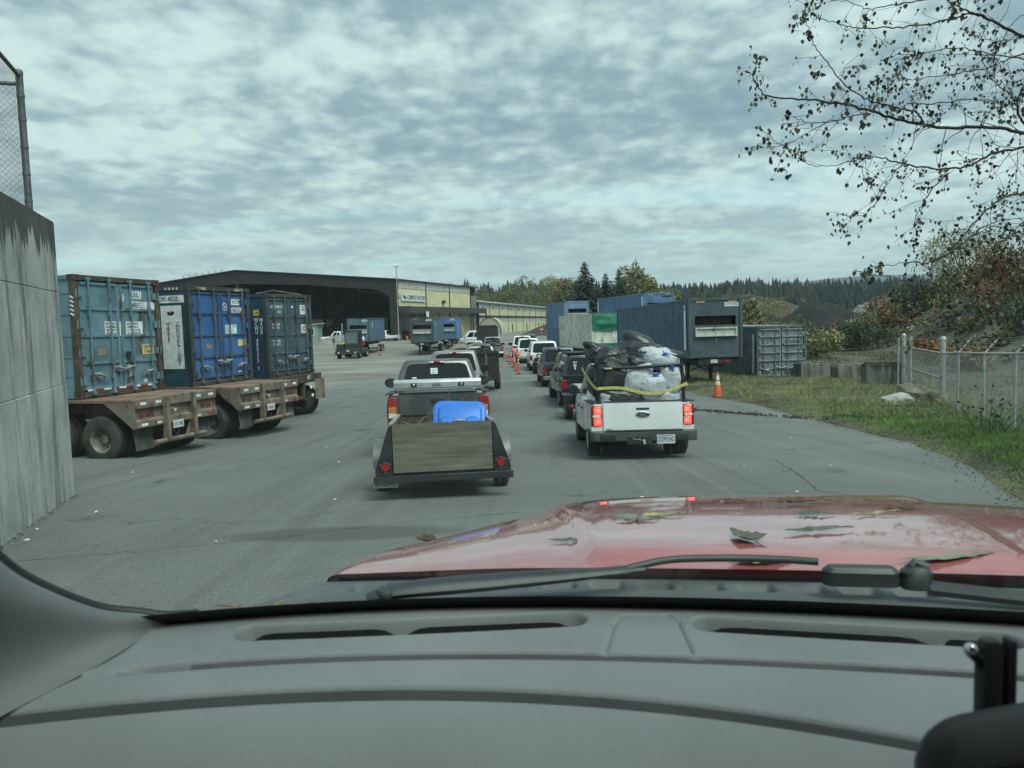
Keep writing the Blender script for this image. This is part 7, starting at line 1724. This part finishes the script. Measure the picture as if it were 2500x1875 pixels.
for q in LEAVES[:300]:
    o = bpy.data.objects.new('leaf', LM[pick(q)]); COL.objects.link(o); o.parent = ot; o.matrix_local = leaf_matrix(q)
m = MB()
for q in LEAVES[300:]:
    M_ = leaf_matrix(q); me = LM[pick(q)]; m.m = pick(q)//2
    m.add([M_ @ v.co for v in me.vertices], [tuple(f.vertices) for f in me.polygons])
lv = m.build('leaves', [leaf_d, leaf_y], ot, fix=False); lv['kind'] = 'stuff'
# bramble in front of the fence at the right edge
bm_ = thing('bramble_bush', 'sparse dark bramble in front of the fence at the right edge', 'bush', (9.0, 14.2, verge_z(9.0, 14.2)))
mb = MB(); lf_ = MB()
for k in range(16):
    p = Vector((rg.gauss(0,.2), rg.gauss(0,.2), 0)); d = Vector((rg.gauss(-.1,.5), rg.gauss(0,.4), 1)).normalized(); P = [p.copy()]
    for i in range(7):
        d = (d+Vector((rg.gauss(0,.16), rg.gauss(0,.16), -.10))).normalized(); p = p+d*rg.uniform(.10,.20); P.append(p.copy())
        for j in range(2):
            if i > 1 and rg.random() < .6:
                q = (p+Vector((rg.gauss(0,.05), rg.gauss(0,.05), rg.gauss(0,.05))), rg.random()*6.28, rg.gauss(0,.6)+.8, rg.gauss(0,.5), rg.uniform(.05,.09), rg.random()); M_ = leaf_matrix(q); lf_.add([M_ @ v.co for v in LM[0].vertices], [tuple(f.vertices) for f in LM[0].polygons])
    mb.tube(P, [.008-.0009*i for i in range(len(P))], 4)
mb.build('stems', barkd, bm_, fix=False); lf_.build('foliage', leafmats['dk'], bm_, fix=False)

ot.location.x += .10
# ------------------------------------------------------------------ the red pickup we sit in
own = thing('red_pickup', 'red pickup seen from its driver seat: hood, wiper and grey dashboard', 'pickup truck', (.44, 1.0, gz(1.0)))
OW = Matrix.Translation((-.44, -1.0, -gz(1.0)))
def MW(): m = MB(); m.M = OW; return m
def pf(T, deg):
    xs, ys = zip(*T); c = np.polyfit(xs, ys, deg); return lambda x: float(np.polyval(c, x))
farf = pf([(-.62,1.045),(-.524,1.081),(-.263,1.106),(.081,1.103),(.422,1.05),(.668,.989),(1.3,.79)], 3)
hoodb = pf([(-.40,1.362),(-.318,1.356),(.1,1.338),(.514,1.285),(.83,1.232),(1.4,1.11)], 3)
seam1 = pf([(-.62,.935),(-.533,.953),(-.306,.98),(-.01,.974),(.273,.937),(.551,.886),(1.2,.74)], 3)
seam2 = pf([(-.70,.86),(-.616,.877),(-.386,.909),(-.011,.905),(.247,.849),(.409,.77),(.7,.60)], 3)
PSI = R(4.7); CX = .44
def hood_pt(a, b):
    # a across -1..1, b from windscreen 0 to nose 1
    xr = .50+a*.835; yr = hoodb(xr)
    up = a*.83; wn = 2.36-(.40 if a < 0 else .16)*abs(a)**3.0
    xn = CX+up*math.cos(PSI)+wn*math.sin(PSI); yn = wn*math.cos(PSI)-up*math.sin(PSI)
    x, y = xr+(xn-xr)*b, yr+(yn-yr)*b
    cr = .36+.17*b; s = abs(a)*.835
    dome = .016*(1-sst((s-cr+.012)/.03))*(sst(b/.08))
    z = 1.413-(.020 if a < 0 else .006)*sst((abs(a)-.55)/.45)*(.35+.65*b)-.128*b**1.7-(.016 if a < 0 else -.012)*a*a*b+dome*min(1, (1-b)*9+.25)
    return x, y, z
red = pmat('red car paint', (.44,.06,.068), .27, .4, var=.03, scale=2.5, coat=1.0, dust=((.56,.33,.32), .7))  # patchy fade, made paler and pinker to paint in the reflected sky
mb = MW(); NA, NB = 120, 60; rows = []
for j in range(NB+7):
    row = []
    for i in range(-5, NA+6):
        a = -1+2*min(max(i, 0), NA)/NA; b = min(j, NB)/NB
        x, y, z = hood_pt(a, b)
        if i == 0 or i == NA: z -= .003
        e = -i if i < 0 else (i-NA if i > NA else 0)
        if e:
            sg_ = -1 if i < 0 else 1; o = (.006,.014,.03,.055,.07)[e-1]; dz = (.006,.02,.07,.25,.75)[e-1]
            x += sg_*o; z -= dz
        if j > NB:
            k = j-NB; o = (.012,.026,.04,.055,.065,.07)[k-1]; dz = (.004,.016,.05,.14,.4,.8)[k-1]; y += o; z = z-dz
        row.append((x, y, max(z, .35)))
    rows.append(row)
w = len(rows[0]); mb.add([p for r_ in rows for p in r_], [(j*w+i, j*w+i+1, (j+1)*w+i+1, (j+1)*w+i) for j in range(len(rows)-1) for i in range(w-1)])
mb.build('hood', red, own, smooth=70, fix=False)
# cowl under the wipers, with a row of slots
cowl_m = pmat('grey cowl plastic', (.075,.085,.09), .6, var=.12, scale=8, bump=.15, bscale=200, dust=((.09,.085,.075), .5))
def cowl_pt(s, t):
    xl = -.53+.205*t; x = xl+(1.45-xl)*s; yn = farf(x)+.035; yf = hoodb(x)+.012; y = yn+(yf-yn)*t
    z = 1.385+.012*sst(t*3)-.010*sst((t-.88)/.1)
    for k in range(20):     # slots near the hood and a second deeper row
        xs = -.26+k*.082; d = max(abs(x-xs)-.024, 0)/.008; e = max(abs(t-.74)-.055, 0)/.035; z -= .022*max(0, 1-max(d, e))
    return x, y, z
mb = MW(); NI, NJ = 420, 40
mb.add([cowl_pt(i/NI, j/NJ) for j in range(NJ+1) for i in range(NI+1)], [(j*(NI+1)+i, j*(NI+1)+i+1, (j+1)*(NI+1)+i+1, (j+1)*(NI+1)+i) for j in range(NJ) for i in range(NI)])
mb.build('cowl', cowl_m, own, smooth=70, fix=False)
mb = MW()
for i in range(60):
    s0, s1 = i/60, (i+1)/60; P = [cowl_pt(s0, 1), cowl_pt(s1, 1)]
    mb.add([(P[0][0],P[0][1]-.004,P[0][2]+.010),(P[1][0],P[1][1]-.004,P[1][2]+.010),(P[1][0],P[1][1]+.03,P[1][2]-.05),(P[0][0],P[0][1]+.03,P[0][2]-.05)], [(0,1,2,3)])
mb.build('hood_seal', pmat('black seal', (.012,.013,.014), .7), own)
# left edge of the cowl falls to the fender
mb = MW(); mb.add([(-.53,farf(-.53)+.03,1.385),(-.325,1.36,1.39),(-.34,1.40,1.30),(-.62,1.06,1.25)], [(0,1,2,3)]); mb.build('cowl_end', cowl_m, own)
wip_m = pmat('wiper black', (.020,.024,.027), .5, var=.1)
def zc(x, y): return 1.40
wp = bpy.data.objects.new('wiper', None); COL.objects.link(wp); wp.parent = own
mb = MW(); P = crv([(-.235,1.165,1.43),(-.18,1.178,1.437),(-.05,1.203,1.437),(.12,1.232,1.437),(.21,1.25,1.437)], 24)
mb.tube(P, [.011+.013*math.sin(min(1, i/19)*PI*.93) if i < 22 else .009 for i in range(25)], 10, flat=.55); mb.build('arm', wip_m, wp, smooth=50)
mb = MW(); mb.lathe([(0,-.010),(.015,-.010),(.017,.0),(.014,.006),(0,.007)], 'z', (-.205,1.168,1.438), 16); mb.build('pivot_cap', wip_m, wp, smooth=40)
mb = MW(); P = crv([(.17,1.243,1.437),(.25,1.262,1.446),(.34,1.275,1.443),(.43,1.268,1.441),(.50,1.25,1.44)], 24); mb.tube(P, .0065, 8); mb.build('link_rod', wip_m, wp, smooth=50)
mb = MW(); P = [(-.20+.95*i/30, farf(-.20+.95*i/30)+.045, 1.405+.006*math.sin(i/30*PI)) for i in range(31)]; mb.tube(P, .0075, 6); mb.build('blade', wip_m, wp, smooth=50)
w2 = bpy.data.objects.new('wiper', None); COL.objects.link(w2); w2.parent = own
mb = MW(); mb.M = OW @ Matrix.Translation((.545,1.195,1.432)) @ Matrix.Rotation(R(-9), 4, 'Z'); mb.loft([[(x, y, -.012) for x, y in rrect(.115,.032,.014,4)],[(x, y, .010) for x, y in rrect(.115,.032,.014,4)],[(x, y, .017) for x, y in rrect(.10,.02,.009,4)]]); mb.build('pivot_block', wip_m, w2, smooth=40)
mb = MW(); mb.M = OW @ Matrix.Translation((.625,1.178,1.430)) @ Matrix.Rotation(R(-9), 4, 'Z'); mb.loft([[(x, y, -.012) for x, y in rrect(.046,.034,.015,4)],[(x, y, .014) for x, y in rrect(.046,.034,.015,4)],[(x, y, .022) for x, y in rrect(.03,.024,.011,4)]]); mb.tube([(-.01,-.0,.02),(.0,.01,.026),(.02,.005,.02)], .006, 6); mb.build('spring_cover', wip_m, w2, smooth=40)
mb = MW(); P = crv([(.64,1.17,1.42),(.8,1.12,1.412),(1.0,1.05,1.41),(1.35,.9,1.41)], 16); mb.tube(P, .012, 8); mb.build('arm', wip_m, w2, smooth=40)
# windscreen ---------------------------------------------------------------------
XL, XR = -.66, 1.50
def ws_pt(s, t):
    x = XL+(XR-XL)*s; yb = farf(x)+.035; xt = x+(.12-.22*s)*t
    y = yb+(.40-.10*(s-.4)**2-yb)*t; z = 1.40+(2.10-1.40)*t+.02*math.sin(t*PI)
    return Vector((xt, y, z))
def glass_material():
    m = bpy.data.materials.new('windscreen glass'); m.use_nodes = True; nt = m.node_tree; N = nt.nodes; L = nt.links; N.clear()
    o = N.new('ShaderNodeOutputMaterial'); tr = N.new('ShaderNodeBsdfTransparent'); tr.inputs[0].default_value = (.78,.955,.90,1)
    gl = N.new('ShaderNodeBsdfGlossy'); gl.inputs['Roughness'].default_value = .02; gl.inputs[0].default_value = (.9,.97,.95,1)
    fr = N.new('ShaderNodeFresnel'); fr.inputs[0].default_value = 1.32; mx = N.new('ShaderNodeMixShader'); L.new(fr.outputs[0], mx.inputs[0]); L.new(tr.outputs[0], mx.inputs[1]); L.new(gl.outputs[0], mx.inputs[2]); L.new(mx.outputs[0], o.inputs[0]); return m
mb = MW(); mb.grid(ws_pt, 60, 24)
mb.build('windscreen', glass_material(), own, smooth=80, fix=False)
blk = pmat('black frit', (.006,.006,.007), .6, var=.05)
mb = MW(); nrm = Vector((0,-.6,-.75))*.003
mb.grid(lambda s, t: ws_pt(s, .002+.073*t)+nrm, 60, 3); mb.build('black_border', blk, own, fix=False)
# dashboard ----------------------------------------------------------------------
dash_m = pmat('grey dash plastic', (.185,.197,.202), .6, var=.05, scale=5, bump=.2, bscale=300)
V1 = (Vector((-.375,1.050)), Vector((.075,1.064))); V2 = (Vector((.262,1.034)), Vector((.62,.955)))
def sdseg(p, a, b):
    ab = b-a; t = max(0, min(1, (p-a).dot(ab)/ab.length_squared)); return (p-a-ab*t).length, t
TRP = [Vector(q) for q in ((.112,.970),(.133,1.045),(.150,1.068),(.212,1.064),(.222,1.042),(.222,.958))]
def dash_z(x, y):
    f, s1_, s2_ = farf(x), seam1(x), seam2(x); z = 1.432
    if y > s1_: z = 1.421+.010*sst((y-s1_)/(f-s1_+1e-6))
    elif y > s2_: t = (s1_-y)/(s1_-s2_); z = 1.418-.016*t*t-.002
    else: d = s2_-y; z = 1.398-.42*d-2.0*d*d
    for sy, dp, wd in ((s1_, .016, .0048), (s2_, .018, .0052)):
        d = abs(y-sy)
        if d < wd*3: z -= dp*math.exp(-(d/wd)**2)*(1 if x > -.47 or sy == s2_ else max(0, 1-(-.47-x)/.06))
    p = Vector((x, y))
    for a, b in (V1, V2):
        d, t = sdseg(p, a, b)
        hw_ = .016
        if d < hw_+.012:
            z -= .030*(1-sst((d-hw_+.004)/.012))
    for a, b in zip(TRP, TRP[1:]):
        d, t = sdseg(p, a, b)
        if d < .008: z -= .0045*math.exp(-(d/.0022)**2)
    return z
mb = MW(); NI, NJ = 560, 300; X0, X1 = -.68, 1.22
vs = []
for j in range(NJ+1):
    for i in range(NI+1):
        x = X0+(X1-X0)*i/NI; f = farf(x)+.004; y = .56+(f-.56)*(j/NJ)**.75; vs.append((x, y, dash_z(x, y)))
mb.add(vs, [(j*(NI+1)+i, j*(NI+1)+i+1, (j+1)*(NI+1)+i+1, (j+1)*(NI+1)+i) for j in range(NJ) for i in range(NI)])
dash = mb.build('dashboard', dash_m, own, smooth=85, fix=False)
mb = MW(); mb.grid(lambda s, t: Vector((X0+(X1-X0)*s, farf(X0+(X1-X0)*s)+.003+.045*t, dash_z(X0+(X1-X0)*s, farf(X0+(X1-X0)*s))-.004-.02*t)), 60, 2); mb.build('dash_edge', blk, own, fix=False)
for sfn in (seam1, seam2):
    mb = MW(); mb.add([(X0+.02+(X1-X0-.04)*i/120, sfn(X0+.02+(X1-X0-.04)*i/120)+sg_*.0032, dash_z(X0+.02+(X1-X0-.04)*i/120, sfn(X0+.02+(X1-X0-.04)*i/120)+sg_*.011)-.0045) for i in range(121) if X0+.02+(X1-X0-.04)*i/120 > (-.44 if sfn is seam1 else -9) for sg_ in (-1, 1)], []); n_ = len(mb.v)//2
    mb.f = [(2*i, 2*i+1, 2*i+3, 2*i+2) for i in range(n_-1)]; mb.mi = [0]*len(mb.f); mb.build('panel_seam', pmat('seam shadow gap', (.055,.06,.062), .8), dash, smooth=60)
for (a, b), cutx in ((V1, .46), (V2, .80)):
    for t0, t1 in ((.0, cutx-.02), (cutx+.02, 1.0)):
        p, q = a.lerp(b, t0), a.lerp(b, t1); mb = MW(); n_ = 14; L_ = []
        for k in range(n_+1):
            c = p.lerp(q, k/n_); e = min(1, (min(k, n_-k)/1.6)**.6+.05); zt = 1.428
            L_.append(((c.x, c.y+.0075, zt-.0165+.010*e), (c.x, c.y+.0040, zt-.0285)))
        mb.add([v for pr in L_ for v in pr], [(2*k, 2*k+1, 2*k+3, 2*k+2) for k in range(n_)]); mb.build('vent_slot', pmat('vent black', (.004,.004,.005), .8), dash)
# left pillar trim curling down into the dash end
trim = pmat('grey trim plastic', (.125,.133,.138), .6, var=.05, bump=.1, bscale=420)
CB = crv([(-.47,1.105,1.433),(-.51,1.092,1.436),(-.545,1.08,1.447),(-.586,1.05,1.467),(-.622,1.0,1.512),(-.645,.955,1.56),(-.655,.88,1.65),(-.63,.70,1.83),(-.56,.42,2.08)], 40)
CA = crv([(-.47,1.10,1.430),(-.515,1.06,1.429),(-.53,1.0,1.427),(-.555,.95,1.42),(-.61,.88,1.405),(-.69,.80,1.38),(-.80,.70,1.40),(-.90,.50,1.60),(-.90,.30,1.95)], 40)
mb = MW()
def trim_pt(s, t):
    f = s*40; k = min(int(f), 39); u = f-k; A = CA[k].lerp(CA[k+1], u); B = CB[k].lerp(CB[k+1], u); p = A.lerp(B, t); w_ = (B-A).length
    return p+Vector((.34,-.45,.35))*math.sin(t**3*PI)*w_*.42
mb.grid(trim_pt, 80, 24); mb.build('pillar_trim', trim, own, smooth=80, fix=False)
mb = MW(); mb.tube([p+Vector((-.004,.006,.0)) for p in CB], .0075, 8); mb.build('screen_seal', blk, own, smooth=60)
# roof and right pillar close the cabin above the camera
mb = MW(); mb.add([(-.80,.44,2.10),(1.62,.30,2.10),(1.62,-1.6,2.14),(-.80,-1.6,2.14),(-.80,.44,2.16),(1.62,.30,2.16),(1.62,-1.6,2.2),(-.80,-1.6,2.2)], [(0,1,2,3),(7,6,5,4),(0,4,5,1),(1,5,6,2),(2,6,7,3),(3,7,4,0)]); mb.build('roof', red, own)
mb = MW(); mb.tube([(1.46,.80,1.40),(1.45,.6,1.75),(1.36,.30,2.10)], .05, 8); mb.build('right_pillar', trim, own, smooth=60)
mb = MW(); mb.bx(-.80,1.62,-1.62,-1.56,.5,2.09); mb.build('rear_shade_wall', trim, own)  # unseen cab back, added solid to keep light off the lower dash
mb = MW(); mb.bx(-.86,-.81,-1.55,-.25,1.39,2.09); mb.bx(1.63,1.68,-1.55,-.25,1.39,2.09); mb.build('side_pillar_shade_wall', trim, own)  # unseen solid cab sides, likewise added to shade the dash
mb = MW(); mb.bx(-.92,-.86,-.9,.95,.5,1.38); mb.bx(1.64,1.70,-.9,.75,.5,1.38); mb.build('door_panel', trim, own, bevel=.02)
# phone holder at the lower right
ph = thing('phone_holder', 'black phone holder with chrome ball standing on the dash at right', 'phone holder', (.34, .60, 1.33))
PB = Vector((.34,.60,1.33)); PO = Matrix.Translation(-PB); hold_m = pmat('soft black plastic', (.022,.025,.028), .55, var=.1)
def MP(M_=None): m = MB(); m.M = PO if M_ is None else PO @ M_; return m
mb = MP(Matrix.Translation((.353,.560,1.575)) @ Matrix.Rotation(R(-3), 4, 'Z')); mb.loft([[(x, y, z) for x, y in rrect(w_,w_*.9,.004,3)] for w_, z in ((.017,-.07),(.017,.022),(.012,.028))]); mb.build('arm', hold_m, ph, smooth=40)
mb = MP(Matrix.Translation((.3655,.556,1.575))); mb.loft([[(x, y, z) for x, y in rrect(w_,.012,.002,3)] for w_, z in ((.006,-.07),(.006,.026),(.004,.030))]); mb.build('clip', hold_m, ph, smooth=40)
bm = bmesh.new(); bmesh.ops.create_uvsphere(bm, u_segments=20, v_segments=14, radius=.0050); me = bpy.data.meshes.new('ball_joint'); bm.to_mesh(me); bm.free(); me.materials.append(chrome); me.shade_smooth()
o = bpy.data.objects.new('ball_joint', me); COL.objects.link(o); o.parent = ph; o.location = Vector((.336,.555,1.598))-PB
MP().tube([(.336,.556,1.597),(.344,.558,1.590),(.352,.56,1.575)], .005, 8).build('ball_stem', hold_m, ph, smooth=60)
CM = Matrix.Translation((.345,.50,1.515)) @ Matrix.Rotation(R(62), 4, 'X') @ Matrix.Rotation(R(8), 4, 'Z')
mb = MP(CM); mb.loft([[(x, y, z) for x, y in rrect(w_,h_,r_,6)] for w_, h_, r_, z in ((.12,.10,.035,-.02),(.14,.115,.042,-.008),(.145,.12,.044,.004),(.130,.105,.038,.012))]); mb.build('cradle', hold_m, ph, smooth=50)
mb = MP(CM); mb.loft([[(x, y-.016, z) for x, y in rrect(w_,h_,.03,6,.012)] for w_, h_, z in ((.115,.085,.010),(.115,.085,.018),(.105,.075,.020))]); mb.build('phone', pmat('black glass', (.003,.003,.004), .3), ph, smooth=50)
MP().tube([(.345,.51,1.49),(.345,.57,1.42),(.34,.60,1.33)], .014, 10).build('stem', hold_m, ph, smooth=50)
# dead leaves on the hood, in the cowl
def dead_leaf(label, X, Y, Z, l, wd, rz, mat, seed, curl=.25, jag=.03, tri=False, tilt=0):
    rg_ = random.Random(seed); mb = MB(); n = 16; L_ = []
    for i in range(n+1):
        t = i/n; w_ = wd*(math.sin(PI*t)**.8 if not tri else (1-t)**.8*min(1, t*7))*(1+jag*rg_.gauss(0,1)*(0 < i < n))
        y = (t-.5)*l; zc_ = curl*.45*l*(t-.5)**2+.0012*rg_.gauss(0,1)
        for s in (-1,-.5,0,.5,1): L_.append((s*w_/2, y, zc_+curl*abs(s)**1.5*w_*.35+.004))
    mb.add(L_, [(i*5+j, i*5+j+1, (i+1)*5+j+1, (i+1)*5+j) for i in range(n) for j in range(4)])
    mb.tube([(0, -.5*l-.25*wd, .004), (0, -.5*l+.01, .006)], .0012, 4)
    o = mb.build('dead_leaf', mat, smooth=60, fix=False); o.location = (X, Y, Z); o.rotation_euler = (tilt, 0, rz)
    return tag(o, label, 'leaf')
dl_o = pmat('olive dead leaf', (.085,.078,.055), .75, var=.25, scale=30); dl_t = pmat('tan dead leaf', (.24,.19,.09), .75, var=.3, scale=30); dl_b = pmat('brown dead leaf', (.085,.04,.02), .8, var=.3, scale=30); dl_g = pmat('pale green dead leaf', (.15,.16,.125), .75, var=.15, scale=30)
def on_hood(a, b): return hood_pt(a, b)

for lab, a, b, l, wd, rz, m, sd, tri, curl in (('long olive leaf lying on the left half of the hood', -.50, .188, .105, .028, 1.5, dl_o, 1, False, .1), ('pale green leaf beside a yellow one on the far hood', -.34, .33, .10, .05, 1.2, dl_g, 2, False, .3), ('yellow leaf beside a pale green one on the far hood', -.27, .375, .12, .035, 1.75, dl_t, 3, False, .3),
   ('broad triangular grey-green leaf standing on the hood middle', -.10, .14, .115, .085, .25, dl_o, 4, True, .5), ('long curled leaf right of the triangular leaf', .08, .20, .17, .035, 1.75, dl_o, 5, False, .35), ('short oval leaf on the far half of the hood', .13, .388, .085, .055, 1.4, dl_o, 6, False, .25),
   ('thin dry leaf right of the oval leaf', .29, .394, .15, .022, 1.8, dl_t, 7, False, .3), ('dark curled leaf near the nose of the hood', .15, .58, .19, .05, 1.7, dl_b, 8, False, .5), ('dark brown leaf by the right crease of the hood', .41, .50, .14, .05, 1.9, dl_b, 9, False, .3),
   ('yellowish tan leaf tucked behind the wiper rod', -.09, .025, .13, .035, 1.55, dl_t, 10, False, .15), ('long green-grey leaf at the right rear of the hood', .28, .046, .21, .028, 1.7, dl_g, 11, False, .1), ('tiny dark leaf on the nose of the hood', -.04, .63, .09, .03, 1.5, dl_b, 12, False, .3), ('red-brown leaf curled on the left edge of the hood', -.95, .66, .08, .05, .9, dl_b, 13, False, .6)):
    x, y, z = on_hood(a, b); dead_leaf(lab, x, y, z, l*.88, wd*.85, rz, m, sd, curl, tri=tri)
rg = random.Random(3)
for k, (x, y, l, rz, m, lab) in enumerate(((-.37, 1.14, .075, 1.2, dl_t, 'tan leaf wedged low in the left corner of the cowl'), (-.33, 1.15, .06, .6, dl_b, 'brown leaf bunched beside the wiper pivot'), (-.29, 1.15, .05, 2.2, dl_t, 'small yellow leaf just left of the wiper pivot'), (-.08, 1.16, .07, .9, dl_b, 'brown twiggy leaf under the wiper arm'), (.02, 1.17, .06, 1.7, dl_t, 'thin tan seed husk under the wiper arm'))):
    dead_leaf(lab, x, y, 1.40, l, .03, rz, m, 40+k, .6)
mb = MB()
for k in range(12):
    x = -.36+.07*rg.gauss(0,1) if k < 18 else rg.uniform(-.1,.6); y = farf(x)+.05+abs(rg.gauss(0,.02)); a = rg.uniform(0,3.1)
    mb.tube([(x, y, 1.405), (x+.03*math.cos(a), y+.02*math.sin(a), 1.405+rg.uniform(0,.008)), (x+.06*math.cos(a), y+.035*math.sin(a), 1.405+rg.uniform(0,.012))], .0012, 4)
tag(mb.build('pine_needles', pmat('dry needles', (.22,.11,.04), .8, var=.3, scale=40)), kind='stuff')
# ------------------------------------------------------------------ a little autumn haze over the far wood
hz = MB().bx(-2700, 2700, -60, 3100, -14, 150)
hm = bpy.data.materials.new('haze'); hm.use_nodes = True; nt = hm.node_tree; nt.nodes.clear()
ho = nt.nodes.new('ShaderNodeOutputMaterial'); hv = nt.nodes.new('ShaderNodeVolumePrincipled'); hv.inputs['Density'].default_value = .00022; hv.inputs['Color'].default_value = (.78,.88,.95,1); hv.inputs['Anisotropy'].default_value = .3
nt.links.new(hv.outputs[0], ho.inputs['Volume'])
tag(hz.build('haze', hm), kind='stuff')
